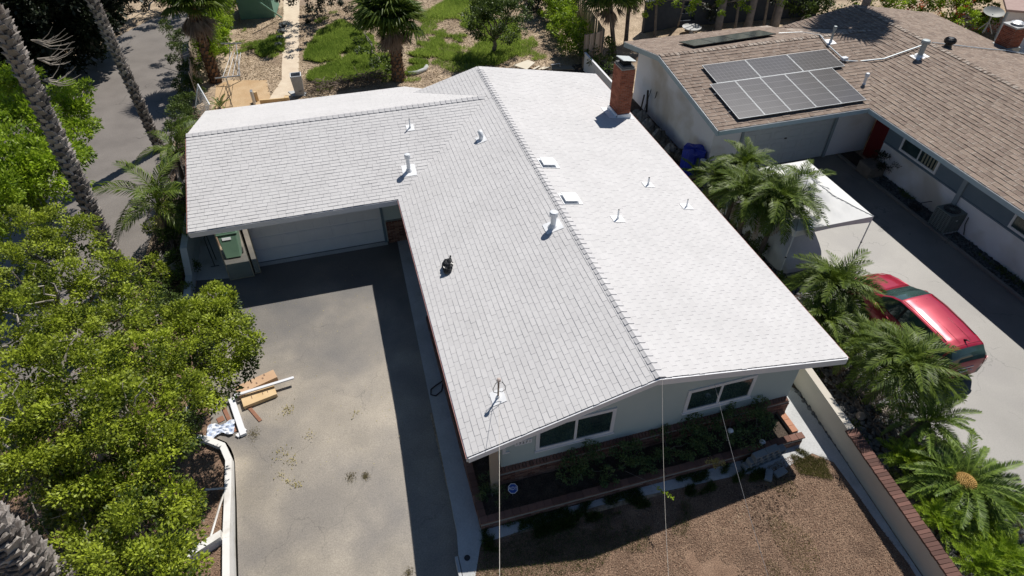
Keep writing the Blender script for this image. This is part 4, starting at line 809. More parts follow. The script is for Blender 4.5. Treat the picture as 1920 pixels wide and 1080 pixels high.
# ---------------------------------------------------------------- red hatchback
car_p = mat('red_car_paint', (.42,.014,.04), (.44,.016,.045), rough=.28, spec=.6, coat=1.0, metal=.25)
car_d = mat('car_black_trim', (.012,.013,.015), rough=.4, spec=.5)
car_g = glass_mat('car_glass', (.03,.055,.05), .03); chrome = mat('chrome', (.7,.7,.72), rough=.15, metal=.9)  # car glass tint lifted towards teal to paint in a reflection
lamp_r = mat('tail_lamp', (.35,.01,.02), rough=.15, coat=1); lamp_w = mat('head_lamp', (.6,.62,.62), rough=.15, coat=1); tyre_m = mat('tyre_rubber', (.018,.018,.018), rough=.8)
def make_car(loc, L=4.55, hw=.88):
    e = empty('parked_car', loc, 'glossy red hatchback car parked on the neighbouring concrete drive', 'car'); X0, Y0, Z0 = loc
    # stations: t along the length 0 rear .. 1 front : half width at sill, mid, belt; heights
    K = [ # y, zbot, hw_mid, z_belt, hw_belt, z_top, hw_top
     (0.00, .38, .52, .84, .52, .90, .45),
     (0.05, .30, .74, .92, .72, 1.02, .60),
     (0.14, .24, .84, .98, .79, 1.22, .58),
     (0.32, .22, .88, 1.00, .81, 1.42, .56),
     (0.62, .22, .885, 1.00, .815, 1.465, .575),
     (1.20, .20, .89, .99, .82, 1.50, .60),
     (1.90, .20, .885, .98, .815, 1.52, .61),
     (2.45, .20, .885, .97, .81, 1.49, .60),
     (2.75, .20, .885, .965, .81, 1.38, .60),
     (3.10, .20, .885, .955, .80, 1.18, .66),
     (3.42, .22, .88, .945, .79, 1.00, .74),
     (3.80, .22, .87, .90, .76, .945, .66),
     (4.15, .24, .83, .83, .70, .88, .56),
     (4.38, .28, .74, .72, .62, .78, .48),
     (4.52, .34, .56, .60, .48, .66, .36),
     (4.56, .42, .42, .52, .38, .56, .3)]
    def st(y):
        for a, b in zip(K, K[1:]):
            if a[0] <= y <= b[0]:
                t = (y-a[0])/(b[0]-a[0]); t = t*t*(3-2*t)*.35+t*.65; return [a[i]+(b[i]-a[i])*t for i in range(7)]
        return list(K[-1])
    ys = sorted(set([k[0] for k in K]+[i*.095 for i in range(48) if i*.095 < 4.56])); wheels = (.82, 3.62); WR = .37
    rings = []
    for y in ys:
        _, zb_, hm, zbl, hb, zt, htp = st(y); zs = zb_
        for wy in wheels:
            d = abs(y-wy)
            if d < WR: zs = max(zs, .33+math.sqrt(WR*WR-d*d)*1.0)
        zm = max(.62, zs+.03)
        if zm > zbl-.05: zm = zbl-.05
        crown = .025
        prof = [(hm*.80, zs), (hm*.975, zs+.012), (hm, (zs+zm)/2), (hm*.995, zm), (hb*1.02, zbl-.03), (hb*.985, zbl+.015), (htp+ (hb-htp)*.48, zbl+(zt-zbl)*.55), (htp*1.03, zt-.035), (htp*.93, zt-.004), (htp*.5, zt+crown*.75), (0, zt+crown)]
        rings.append((y, [(x, z) for x, z in prof]))
    body = {}; 
    def put(kind, quad): body.setdefault(kind, MB()).add(quad, [(0,1,2,3)])
    npf = 11
    for (ya, pa_), (yb_, pb_) in zip(rings, rings[1:]):
        ym = (ya+yb_)/2
        for j in range(npf-1):
            kind = 'body'
            if j in (5, 6) and .42 < ym < 3.02 and not (1.36 < ym < 1.44 and 0) : kind = 'side_window'
            if j in (5, 6) and (abs(ym-1.30) < .045 or abs(ym-2.12) < .045): kind = 'pillar'
            if j in (5, 6) and .10 < ym < .34: kind = 'rear_quarter'
            if j >= 7 and 2.50 < ym < 3.36: kind = 'windshield' if j >= 8 else 'body'
            if j >= 7 and .04 < ym < .24: kind = 'rear_window'
            if j == 0: kind = 'sill_trim'
            if ym < .30 and j in (1, 2) or ym > 4.3 and j in (1,): kind = 'bumper_trim'
            for s_ in (-1, 1):
                kd = kind+('#'+str(s_)+('r' if ym < 1.30 else 'f' if ym > 2.12 else 'm') if kind in ('side_window',) else '#'+str(s_) if kind in ('sill_trim','rear_quarter') else '#'+str(s_)+('r' if ym < 1.7 else 'f') if kind == 'pillar' else '#'+('r' if ym < 2 else 'f')+str(s_) if kind == 'bumper_trim' else '')
                q = [(X0+s_*pa_[j][0], Y0+ya, Z0+pa_[j][1]), (X0+s_*pb_[j][0], Y0+yb_, Z0+pb_[j][1]), (X0+s_*pb_[j+1][0], Y0+yb_, Z0+pb_[j+1][1]), (X0+s_*pa_[j+1][0], Y0+ya, Z0+pa_[j+1][1])]
                if s_ == -1: q = q[::-1]
                put(kd, q)
    for sy in (.44, 1.30, 2.12, 3.02):
        pr = min(rings, key=lambda r_: abs(r_[0]-sy)); 
        for s_ in (-1, 1): MB().tube([(X0+s_*(x+.001), Y0+pr[0], Z0+z) for x, z in pr[1][1:6]], .006, 4).build('door_seam', car_d, e)
    for hy in (1.42, 2.26):
        for s_ in (-1, 1): MB().tube([(X0+s_*.90,Y0+hy,Z0+.86),(X0+s_*.915,Y0+hy+.08,Z0+.865),(X0+s_*.90,Y0+hy+.17,Z0+.865)], .014, 6).build('door_handle', car_p, e)
    for sy in (.42, 3.44):
        pr = min(rings, key=lambda r_: abs(r_[0]-sy)); pts = [(X0+x, Y0+pr[0], Z0+z+.002) for x, z in pr[1][6:]]; pts2 = [(X0-x, Y0+pr[0], Z0+z+.002) for x, z in reversed(pr[1][6:-1])]; MB().tube(pts+pts2, .006, 4).build('panel_seam', car_d, e)
    # end caps
    for (y, pf, rev) in ((rings[0][0], rings[0][1], False), (rings[-1][0], rings[-1][1], True)):
        pts = [(X0+x, Y0+y, Z0+z) for x, z in pf]+[(X0-x, Y0+y, Z0+z) for x, z in reversed(pf)][1:]
        if rev: pts = pts[::-1]
        put_m = body['body']; put_m.add(pts, [tuple(range(len(pts)))])
    mm_ = {'body': car_p, 'side_window': car_g, 'pillar': car_d, 'windshield': car_g, 'rear_window': car_g, 'sill_trim': car_d, 'bumper_trim': car_d, 'rear_quarter': car_g}
    for k, m_ in body.items():
        k = k.split('#')[0]
        bm = bmesh.new(); me = m_.mesh(k, mm_[k], origin(e)); bm.from_mesh(me); bmesh.ops.remove_doubles(bm, verts=bm.verts, dist=.0004); bmesh.ops.recalc_face_normals(bm, faces=bm.faces)
        for f in bm.faces: f.smooth = True
        bm.to_mesh(me); bm.free(); o_ = link(k, me, e)
    MB().bb((X0-.70,Y0+.3,Z0+.25),(X0+.70,Y0+4.1,Z0+.62)).build('underbody', car_d, e)
    for yy in (1.15, 2.0, 1.15, 2.0)[:2]:
        for s_ in (-.36, .36): MB().box((X0+s_,Y0+yy,Z0+.85),(.46,.14,.55)).build('seat', mat('seat_fabric', (.22,.21,.19), rough=.9) if 'seat_fabric' not in MATS else MATS['seat_fabric'], e, bevel=.05)
    for wy in wheels:
        for s_ in (-1, 1):
            cx = X0+s_*(hw-.10); w_ = MB().lathe((0,0,0), [(.20,-.10),(.30,-.105),(.325,-.07),(.33,0),(.325,.07),(.30,.105),(.20,.10)], 26)
            w_.v = [(cx+z, Y0+wy+x, Z0+.33+y) for x, y, z in w_.v]; wo_ = w_.build('wheel', tyre_m, e, smooth=True)
            r_ = MB(); r_.lathe((0,0,0), [(.205,.088),(.195,.10),(.19,.075)], 24)
            for k in range(5):
                t = k*2*math.pi/5; r_.prism([(math.cos(t+d_)*rr, math.sin(t+d_)*rr, .085) for d_, rr in ((-.45,.05),(-.13,.19),(.13,.19),(.45,.05))], (0,0,.015))
            r_.v = [(cx+s_*(z+.015), Y0+wy+x, Z0+.33+y) for x, y, z in r_.v]; r_.build('rim', chrome, wo_)
    for s_ in (-1, 1):
        MB().lathe((X0+s_*.98,Y0+2.92,Z0+.99), [(.02,-.05),(.085,-.04),(.10,.0),(.085,.05),(.02,.06)], 12).build('door_mirror', car_p, e, smooth=True); MB().tube([(X0+s_*.80,Y0+2.92,Z0+.97),(X0+s_*.95,Y0+2.92,Z0+.98)], .022, 6).build('mirror_arm', car_d, e)
        MB().prism([(X0+s_*.60,Y0+.028,Z0+.78),(X0+s_*.80,Y0+.10,Z0+.80),(X0+s_*.79,Y0+.12,Z0+.98),(X0+s_*.62,Y0+.05,Z0+.94)], (0,-.03,0)).build('tail_light', lamp_r, e)
        MB().prism([(X0+s_*.50,Y0+4.50,Z0+.58),(X0+s_*.72,Y0+4.30,Z0+.60),(X0+s_*.70,Y0+4.22,Z0+.74),(X0+s_*.50,Y0+4.40,Z0+.70)], (0,.03,.01)).build('head_light', lamp_w, e)
        MB().tube([(X0+s_*.53,Y0+y_,Z0+st(y_)[5]+.006) for y_ in (.62,.9,1.2,1.55,1.9,2.2,2.4)], .010, 6).build('roof_rail', car_d, e)
    MB().bb((X0-.25,Y0-.035,Z0+.62),(X0+.07,Y0-.012,Z0+.74)).build('licence_plate', white_p, e); MB().bb((X0-.35,Y0-.02,Z0+.80),(X0+.25,Y0+.0,Z0+.83)).build('chrome_strip', chrome, e)
    bd = MB(); 
    for k in range(12): t = k*math.pi/6; t2 = (k+1)*math.pi/6; bd.tube([(X0+.20+math.cos(t)*.05,Y0-.03,Z0+.68+math.sin(t)*.032),(X0+.20+math.cos(t2)*.05,Y0-.03,Z0+.68+math.sin(t2)*.032)], .006, 4)
    bd.tube([(X0+.175,Y0-.03,Z0+.70),(X0+.185,Y0-.03,Z0+.66)], .006, 4); bd.tube([(X0+.215,Y0-.03,Z0+.70),(X0+.225,Y0-.03,Z0+.66)], .006, 4); bd.tube([(X0+.18,Y0-.03,Z0+.675),(X0+.22,Y0-.03,Z0+.685)], .005, 4)
    bd.build('badge', chrome, e)
    MB().tube([(X0+.02,Y0+.52,Z0+1.47),(X0+.02,Y0+.44,Z0+1.55),(X0+.02,Y0+.36,Z0+1.56)], [.035,.02,.008], 8).build('aerial_fin', car_d, e)
    for x_ in (-.2,.2): MB().tube([(X0+x_,Y0+.45,Z0+1.478+.01),(X0+x_,Y0+1.3,Z0+1.525),(X0+x_,Y0+2.3,Z0+1.52)], .004, 4).build('roof_crease', car_d, e)
    MB().tube([(X0-.55,Y0+3.22,Z0+1.03),(X0-.05,Y0+3.3,Z0+1.02),(X0+.1,Y0+3.30,Z0+1.03)], .01, 5).build('wiper', car_d, e)
    return e
carE = make_car((15.28,.02,0))
# ---------------------------------------------------------------- pop-up canopy and covered car
fab = mat('white_canopy_fabric', (.78,.78,.76), (.84,.84,.82), scale=3, rough=.8, transl=.12)
tx0, tx1, ty0, ty1, tz = 12.95, 16.12, 5.92, 9.85, 2.08
tent = empty('pop_up_canopy', (14.5,7.9,0), 'white pop-up canopy on thin poles shading a covered car', 'canopy')
def cloth(a, b):
    x = tx0+(tx1-tx0)*a; y = ty0+(ty1-ty0)*b; d = max(abs(a-.5), abs(b-.5))*2; z = tz+.75*(1-d)**1.0
    e1 = math.sin(math.pi*a)*math.sin(math.pi*b); z -= .10*math.sin(math.pi*max(0, min(1, d)))*1.0
    z += .035*math.sin(a*21+b*9)*e1+.028*math.sin(b*27-a*13)*e1+.02*math.sin((a+b)*37)*e1; return (x, y, z)
MB().grid(cloth, 28, 28).build('roof_fabric', fab, tent, smooth=True)
for (a, b) in (((0,0),(1,1)), ((1,0),(0,1))): MB().tube([V(cloth(a[0]+(b[0]-a[0])*t/20, a[1]+(b[1]-a[1])*t/20))+V((0,0,.006)) for t in range(21)], .014, 5).build('seam', mat('seam_grey', (.45,.46,.46), rough=.8) if 'seam_grey' not in MATS else MATS['seam_grey'], tent)
vl = MB()
for (a, b) in (((tx0,ty0),(tx1,ty0)), ((tx1,ty0),(tx1,ty1)), ((tx1,ty1),(tx0,ty1)), ((tx0,ty1),(tx0,ty0))):
    vl.grid(lambda s_, t, a=a, b=b: (a[0]+(b[0]-a[0])*s_, a[1]+(b[1]-a[1])*s_, tz-.004-.26*t*(1-.35*math.sin(math.pi*s_))), 12, 2)
vl.build('valance', fab, tent, smooth=True)
for x, y in ((tx0,ty0),(tx1,ty0),(tx1,ty1),(tx0,ty1)):
    MB().box((x*.996+14.5*.004, y+.02*(1 if y < 8 else -1), 1.03),(.03,.03,2.06)).build('pole', wv, tent); MB().box((x,y+.02,.9),(.045,.045,.05)).build('pole_clip', black_m, tent)
# water bag or puddle of cloth sagging on the canopy top
tag(MB().grid(lambda a, b: (lambda r, t: V((14.9+r*.62*math.cos(t), 8.65+r*.5*math.sin(t), cloth((14.9+r*.62*math.cos(t)-tx0)/(tx1-tx0), (8.65+r*.5*math.sin(t)-ty0)/(ty1-ty0))[2]+.012+.05*(1-r)*(1+.5*math.sin(5*t)))))(b, a*2*math.pi), 22, 5).build('plastic_sheet', mat('grey_plastic_film', (.40,.42,.43), (.62,.63,.63), scale=6, rough=.35), smooth=True), 'grey crumpled plastic sheet lying on top of the white canopy', 'plastic sheet')
cov = mat('grey_car_cover', (.50,.52,.54), (.58,.60,.61), scale=2, rough=.7, bump=.4, bscale=8, bdist=.03)
def coverf(a, b):
    # a: around half section, b: length
    y = 5.95+4.4*b; L0 = 4.4; e_ = min(1, (b*L0)/.55)**.45*min(1, ((1-b)*L0)/.6)**.5
    top = .95+.55*math.exp(-((b-.42)/.24)**4); top = .25+(top-.25)*e_
    w_ = .93*(.72+.28*e_); t = a*math.pi; cx_ = -math.cos(t); cz = math.sin(t)
    x = w_*(abs(cx_)**.55)*(1 if cx_ > 0 else -1)*(1-.18*cz**3); z = top*(cz**.42 if cz > 0 else 0)
    z = max(z, .03); x += .02*math.sin(b*60+a*4)*(1-cz); return (13.95+x, y, z)
cc = empty('covered_car', (13.95,8.1,0), 'car under a grey fabric cover parked below the white canopy', 'car')
MB().grid(coverf, 30, 44).build('car_cover', cov, cc, smooth=True)
def endcap(y, b): 
    pts = [coverf(a/30, b) for a in range(31)]; pts = [(p[0], y, p[2]) for p in pts]; return pts
MB().add([(p[0], p[1]+.0, p[2]) for p in endcap(5.951, 0)], [tuple(range(31))]).build('cover_front', cov, cc)
for s_ in (-1, 1):
    for y in (6.8, 9.5): 
        w_ = MB().lathe((0,0,0), [(.30,-.1),(.31,0),(.30,.1)], 18); w_.v = [(13.95+s_*.74+z, y+x, .31+yy) for x, yy, z in w_.v]; w_.build('wheel', tyre_m, cc)
# ---------------------------------------------------------------- air conditioner, hose reel, planter box
acm = mat('ac_grey', (.16,.19,.18), (.19,.22,.21), rough=.6)
ac = empty('air_conditioner', (20.93,6.75,0), 'grey louvred outdoor air conditioner unit against the white neighbour wall', 'air conditioner'); ax_, ay_ = 20.90, 6.70; sw = .76
MB().bb((ax_-.40,ay_-.40,.0),(ax_+.36,ay_+.40,.06)).build('base_pad', conc, ac); core_ = MB().bb((ax_-sw/2+.03,ay_-sw/2+.03,.06),(ax_+sw/2-.03,ay_+sw/2-.03,.82)).build('coil', dark_m, ac)
for k in range(11):
    z = .11+k*.066; MB().bb((ax_-sw/2,ay_-sw/2,z),(ax_+sw/2,ay_-sw/2+.028,z+.034)).build('louvre', acm, ac); MB().bb((ax_-sw/2,ay_-sw/2+.03,z),(ax_-sw/2+.028,ay_+sw/2,z+.034)).build('louvre', acm, ac)
for k in range(6):
    t = -sw/2+.02+k*(sw-.04)/5; MB().bb((ax_+t-.02,ay_-sw/2-.008,.06),(ax_+t+.02,ay_-sw/2-.001,.84)).build('rib', acm, ac); MB().bb((ax_-sw/2-.008,ay_+t-.02,.06),(ax_-sw/2-.001,ay_+t+.02,.84)).build('rib', acm, ac)
MB().bb((ax_-sw/2-.01,ay_-sw/2-.01,.84),(ax_+sw/2,ay_+sw/2,.90)).build('top_cover', acm, ac, bevel=.015)
MB().lathe((ax_,ay_,.901), [(.31,.0),(.31,.012),(.27,.014),(.26,.004)], 24).build('fan_ring', black_m, ac)
for k in range(14): t = k*math.pi/7; MB().tube([(ax_+.06*math.cos(t),ay_+.06*math.sin(t),.925),(ax_+.29*math.cos(t),ay_+.29*math.sin(t),.918)], .006, 4).build('grille_wire', acm, ac)
MB().lathe((ax_,ay_,.912), [(.09,0),(.09,.018),(.05,.024)], 14).build('hub', acm, ac)
MB().bb((ax_-.03,ay_-sw/2-.014,.60),(ax_+.05,ay_-sw/2-.009,.64)).build('badge', wv, ac)
for r_, z in ((.26,.05),(.22,.09),(.28,.13)): pass
coil = []
for k in range(70): t = k*.36; rr = .22+.05*math.sin(k*.5); coil.append((20.75+rr*math.cos(t)*.8, 8.1+rr*math.sin(t), .05+.002*k))
coil += [(21.0,8.1,.25),(21.2,7.9,.42),(21.27,7.9,.40)]
tag(MB().tube(coil, .016, 6).build('garden_hose', black_m), 'coiled black hose lying in the bed beside the air conditioner', 'hose')
tag(MB().tube([(21.26,6.2,.8),(21.22,6.15,.5),(21.25,6.0,.1)], .018, 6).build('drain_pipe', black_m), 'thin dark pipe running down the white wall right of the air conditioner', 'pipe')
bxm = mat('planter_stone', (.14,.12,.10), (.20,.175,.15), rough=.95, bump=.8, bscale=18, bdist=.02)
pb_ = empty('stone_planter', (20.75,10.9,0), 'square stone planter with dark shrub beside the red entry door', 'planter'); MB().bb((20.35,10.5,0),(21.15,11.3,.55)).build('planter_box', bxm, pb_, bevel=.03)
# ---------------------------------------------------------------- clutter between the houses
tarp = mat('blue_tarp', (.01,.025,.30), (.02,.05,.42), scale=3, rough=.4)
tb = V((13.15,13.25,0)); MB_ = MB().grid(lambda a, b: tb+V(((.48+.04*math.sin(9*a*6.28))*math.cos(a*2*math.pi)*(1 if b < .7 else 1-(b-.7)*3.2), (.52+.05*math.sin(5*a*6.28))*math.sin(a*2*math.pi)*(1 if b < .7 else 1-(b-.7)*3.2), 1.15*min(1, b/.7)+.05*math.sin(a*25)*b)), 30, 10)
tag(MB_.build('tarp_heap', tarp), 'bright blue tarp-covered heap between the two houses', 'tarp')
pot = V((13.307, 13.046, 0.200)); e = empty('tall_pipe_post', pot, 'pale round topped post standing in front of the blue tarp', 'post'); MB().cyl((13.05,12.3,0), (13.05,12.3,1.15), .15, .13, 16).build('post', mat('grey_post', (.14,.15,.13), rough=.8), e); MB().lathe((13.05,12.3,1.15), [(.13,0),(.14,.02),(.06,.022)], 16).build('rim', conc, e)
junk = mat('junk_dark', (.03,.032,.033), (.08,.08,.075), scale=8, rough=.6); junk2 = mat('junk_pale', (.12,.13,.14), (.26,.26,.25), scale=8, rough=.6)
random.seed(3)
kinds = [('black plastic sack', 'rubbish_sack', 'sack'), ('dark plastic bucket', 'bucket', 'bucket'), ('grey folded tarp bundle', 'tarp_bundle', 'bundle')]
for i in range(16):
    y = 18.6-i*.33; x = 13.05+random.uniform(-.25,.2); k = random.choice([0,0,1,2]); s_ = random.uniform(.16,.30); m_ = random.choice([junk, junk, junk, junk2])
    where_ = ['first','second','third','fourth','fifth','sixth','seventh','eighth','ninth','tenth','eleventh','twelfth','thirteenth','fourteenth','fifteenth','last'][i]+' piece from the far end'
    if k == 1: ob = MB().lathe((x,y,0), [(s_*.8,0),(s_,.32),(s_*1.05,.34),(s_*.9,.33),(s_*.75,.05)], 14).build('bucket', m_)
    else:
        ob = MB().grid(lambda a, b: (x+s_*1.2*math.cos(a*6.283)*math.sin(b*3.14)*(1+.2*math.sin(a*19+b*7)), y+s_*1.2*math.sin(a*6.283)*math.sin(b*3.14)*(1+.2*math.sin(a*13+b*9)), max(0, s_*1.3*(.6-math.cos(b*3.14)*.9)*(1+.1*math.sin(a*25)))), 16, 10).build(kinds[k][1], m_)
    tag(ob, f'{"pale grey" if m_ is junk2 else "dark"} {kinds[k][2]}, {where_} of the clutter along the gable wall', kinds[k][2], 'clutter between the houses')
for i, (p0, p1, r_) in enumerate((((13.508, 17.947, 1.600), (13.860, 18.823, 0.200), .022), ((13.644, 18.774, 1.400), (13.269, 18.598, 0.100), .018), ((13.956, 18.085, 1.200), (14.098, 18.634, 0.200), .015), ((13.733, 14.041, 1.400), (13.878, 14.423, 0.300), .018), ((13.169, 18.551, 1.200), (13.210, 18.793, 0.100), .035), ((13.237, 18.364, 1.500), (13.573, 18.808, 0.100), .05))):
    tag(MB().tube([p0, p1], r_, 6).build('garden_pole', mat('pole_wood', (.06,.05,.045), rough=.8) if i == 0 else MATS['pole_wood']), ['tall dark pole leaning on the gable wall, longest of the group', 'dark garden tool handle leaning left of the tall pole', 'short brownish stick leaning right of the tall pole', 'lone dark stick standing behind the blue tarp', 'thick dark roll leaning at the far left of the poles', 'thick brown roll leaning in the middle of the poles'][i], 'pole')
# ---------------------------------------------------------------- back yard
bf = empty('board_fence', (13.2,27,0), 'weathered vertical board fence behind the hedge in the back yard', 'fence')
a_, b_ = V((12.45,24.9,0)), V((13.6,25.25,0))
def boards(a, b, h, n, par, wob=.03):
    a, b = V(a), V(b); d = (b-a)/n; an = math.atan2(d.y, d.x)
    me = MB().box((0,0,h/2),(d.length*.93,.025,h)).mesh('board', wood_m)
    for i in range(n):
        ob = bpy.data.objects.new('board', me); COL.objects.link(ob); ob.parent = par; ob.location = a+d*(i+.5)-par.location+V((0,random.uniform(-.01,.01),random.uniform(-wob,0))); ob.rotation_euler = (random.uniform(-.02,.02),random.uniform(-.01,.01),an)
boards(a_, b_, 1.9, 9, bf); boards((13.75,25.4,0), (15.2,38,0), 1.9, 60, bf)
MB().tube([(12.4,24.88,0),(12.4,24.88,1.95)], .05, 6).build('post', wood_m, bf)
wf = empty('white_fence', (12.35,22,0), 'short sunlit white fence running between the yards behind the white roof', 'fence')
MB().bb((12.33,18.5,0),(12.38,24.6,1.0)).build('fence_panel', stucco_white, wf); MB().bb((12.30,18.5,1.001),(12.41,24.6,1.05)).build('fence_cap', white_p, wf)
pp = mat('plywood_sheet', (.66,.60,.48), (.74,.68,.56), scale=2, rough=.8)
tag(MB().prism([(8.499, 25.854, 0.250), (9.500, 26.212, 0.300), (9.775, 25.748, 0.300), (9.094, 25.085, 0.250)], (0,0,-.04)).build('plywood_sheet', pp), 'pale plywood sheet lying behind the white roof ridge', 'board')
for i, (p0, p1) in enumerate((((9.562, 25.368, 0.200), (10.046, 25.684, 0.200)), ((9.847, 25.256, 0.150), (10.311, 25.500, 0.150)), ((10.037, 25.246, 0.100), (10.539, 25.403, 0.100)))): plank(p0, p1, .12, .04, pp, ['leftmost','middle','rightmost'][i]+' of three pale boards beside the plywood sheet', z=.05, group='pale boards behind the roof')
tag(MB().prism([(10.396, 25.163, 0.060), (10.688, 25.456, 0.060), (11.826, 25.359, 0.060), (11.863, 24.743, 0.060)], (0,0,-.05)).build('concrete_slab', mat('slab_tan', (.30,.25,.19), rough=.9)), 'tan concrete slab at the back corner of the white roof', 'slab')
tag(MB().tube([(10.558, 25.171, 0.100), (10.438, 24.769, 0.500), (10.948, 24.773, 0.500), (11.128, 25.234, 0.100)], .02, 6).build('metal_rail', wv), 'small white metal rail on the tan slab', 'rail')
# shed
shm = mat('green_shed_paint', (.13,.27,.20), (.17,.31,.24), scale=2, rough=.8)
sh = empty('garden_shed', (-5.6,39.3,0), 'faded green timber shed at the end of the garden path', 'shed')
s0, s1 = V((-6.742, 38.304, 0.000)), V((-4.555, 38.081, 0.000)); MB().prism([s0, s1, s1+V((.3,2.5,0)), s0+V((.3,2.5,0))], (0,0,2.5)).build('wall', shm, sh)
d_ = (s1-s0)/10
for i in range(10): MB().prism([s0+d_*i+d_*.03-V((0,.03,0)), s0+d_*(i+.95)-V((0,.03,0)), s0+d_*(i+.95)-V((0,.005,0)), s0+d_*i+d_*.03-V((0,.005,0))], (0,0,2.45+random.uniform(0,.04))).build('board', shm, sh)
MB().prism([s0+V((-.2,-.25,2.5)), s1+V((.2,-.25,2.5)), s1+V((.5,2.7,2.9)), s0+V((0,2.7,2.9))], (0,0,.06)).build('roof', MATS['grey_vent_paint'], sh)
tag(MB().tube([(-5.094, 36.249, 1.600), (-4.134, 37.814, 0.050)], .05, 6).build('leaning_pole', shm), 'green pole leaning down beside the shed', 'pole')
# galvanised square flue section standing on the path
fl = V((-3.384, 25.950, 0.000)); e = empty('metal_flue_section', fl, 'hollow galvanised square metal duct standing upright by the garden path', 'duct'); fm_ = mat('duct_metal', (.30,.31,.33), (.40,.41,.43), scale=4, rough=.5, metal=.5)
f_ = MB(); fw = .26; fh = 1.05; lean = V((-.02,.10,0))
for sx_, sy_, dx, dy in ((-1,-1,2,0),(1,-1,0,2),(1,1,-2,0),(-1,1,0,-2)):
    p0 = fl+V((sx_*fw*.8,sy_*fw*.8,.03)); p1 = p0+V((dx*fw*.8,dy*fw*.8,0)); t0 = fl+V((sx_*fw,sy_*fw,fh))+lean; t1 = t0+V((dx*fw,dy*fw,0)); n_ = V((dy, -dx, 0)).normalized()*.02
    f_.prism([p0, p1, t1, t0], n_)
f_.build('duct_wall', fm_, e)
for sx_, sy_, dx, dy in ((-1,-1,2,0),(1,-1,0,2),(1,1,-2,0),(-1,1,0,-2)): t0 = fl+V((sx_*fw,sy_*fw,fh+.01))+lean; MB().tube([t0, t0+V((dx*fw,dy*fw,0))], .025, 6).build('rim', wv, e)
tag(MB().prism([(-4.007, 26.416, 0.020), (-3.445, 26.456, 0.020), (-3.042, 26.007, 0.020), (-3.142, 25.640, 0.020), (-3.748, 25.749, 0.020)], (0,0,.02)).build('white_slab', conc), 'white flat stone under the galvanised duct', 'slab')
# metal trellis frame
tm = mat('frame_metal', (.34,.35,.36), (.42,.43,.44), rough=.5, metal=.4); e = empty('metal_clothes_frame', (-6.6,27.2,0), 'leaning grey metal clothes frame beside the fan palm', 'clothes frame')
A1, B1, C1, D1 = V((-7.036, 29.199, 1.900)), V((-5.980, 28.972, 1.900)), V((-7.357, 26.167, 1.300)), V((-6.126, 26.144, 1.300))
for a, b, r_, nm in ((A1,B1,.035,'top_bar'),(C1,D1,.035,'bottom_bar'),(A1.lerp(B1,.45),V((-6.862, 28.691, 0.900)),.022,'upright'),(B1.lerp(A1,.25),D1.lerp(C1,.0),.022,'upright'),(V((-6.806, 26.074, 1.300)),V((-6.973, 26.978, 0.000)),.035,'leg'),(V((-6.548, 28.497, 1.300)),V((-6.494, 28.617, 0.000)),.035,'leg')): MB().tube([a, b], r_, 6).build(nm, tm, e)
for k in range(4): MB().tube([A1.lerp(B1, .4+.15*k)-V((0,0,.5)), C1.lerp(D1, .3+.2*k)], .012, 5).build('line_wire', wv, e)
# wooden step and post by the back eave
for i, (p0, p1, w_, h_, l_) in enumerate((((-5.667, 25.762, 0.000), (-5.560, 25.859, 0.000), .16, .5, 'short pale timber post at the back eave of the garage'), ((-5.424, 25.311, 0.300), (-4.162, 25.203, 0.300), .08, .25, 'long timber edging board behind the garage roof'), ((-4.161, 25.267, 0.300), (-3.944, 25.269, 0.300), .3, .28, 'pale block at the end of the timber edging'))): plank(p0, p1, w_, h_, ply_m, l_)
tag(MB().box(V((-5.719, 25.436, 0.400)), (.12,.3,.7)).build('metal_post', metal_m, bevel=.01), 'grey metal post stub behind the garage roof', 'post')
gt = empty('chain_link_gate', (-8.2,24,0), 'bent chain link gate panel between the lane and the yard', 'gate')
g0, g1, g2_, g3 = V((-8.590, 24.836, 0.200)), V((-8.053, 25.207, 1.500)), V((-7.399, 22.964, 1.400)), V((-7.947, 24.265, 0.100)); MB().tube([g0, g1, g2_, g3], .03, 6).build('gate_frame', wv, gt)
cl = MB()
for k in range(1, 24):
    t = k/12.; a = g0.lerp(g1, t) if t <= 1 else g1.lerp(g2_, t-1); b = g0.lerp(g3, t) if t <= 1 else g3.lerp(g2_, t-1); cl.tube([a, b], .007, 3, cap=False)
    a = g3.lerp(g2_, t) if t <= 1 else g2_.lerp(g1, t-1); b = g3.lerp(g0, t) if t <= 1 else g0.lerp(g1, t-1); cl.tube([a, b], .007, 3, cap=False)
mo = cl.build('wire_mesh', wv, gt); mo['kind'] = 'stuff'
yfm = empty('yard_fence', (-8.6,28,0), 'old grey timber fence between the lane and the back yard', 'fence'); boards((-8.5,26.3,0), (-9.2,36,0), 1.7, 46, yfm)
# broken toys beside the path
for i in range(4):
    p_ = V((-4.422, 32.917, 0.000)).lerp(V((-4.106, 36.269, 0.000)), i/3.); tag(MB().grid(lambda a, b: p_+V((.22*math.cos(a*6.283)*math.sin(b*3.14)*(1+.4*math.sin(a*21)), .25*math.sin(a*6.283)*math.sin(b*3.14)*(1+.4*math.sin(a*17+b*8)), .22*(1-math.cos(b*3.14))*.6+.03*math.sin(a*31))), 14, 8).build('rock', mat('dark_rock', (.05,.06,.06), (.14,.15,.15), scale=9, rough=.8) if i == 0 else MATS['dark_rock']), ['nearest','second nearest','third nearest','farthest'][i]+' of the dark rough rocks lined beside the garden path', 'rock', 'dark rocks beside the path')
tag(MB().tube([(2.584, 26.765, 0.080), (3.100, 26.763, 0.080), (3.612, 27.061, 0.080), (3.778, 27.466, 0.080)], .12, 8).build('stone_edging', conc, smooth=True), 'curved pale stone edging beside the fan palm in the lawn', 'edging')
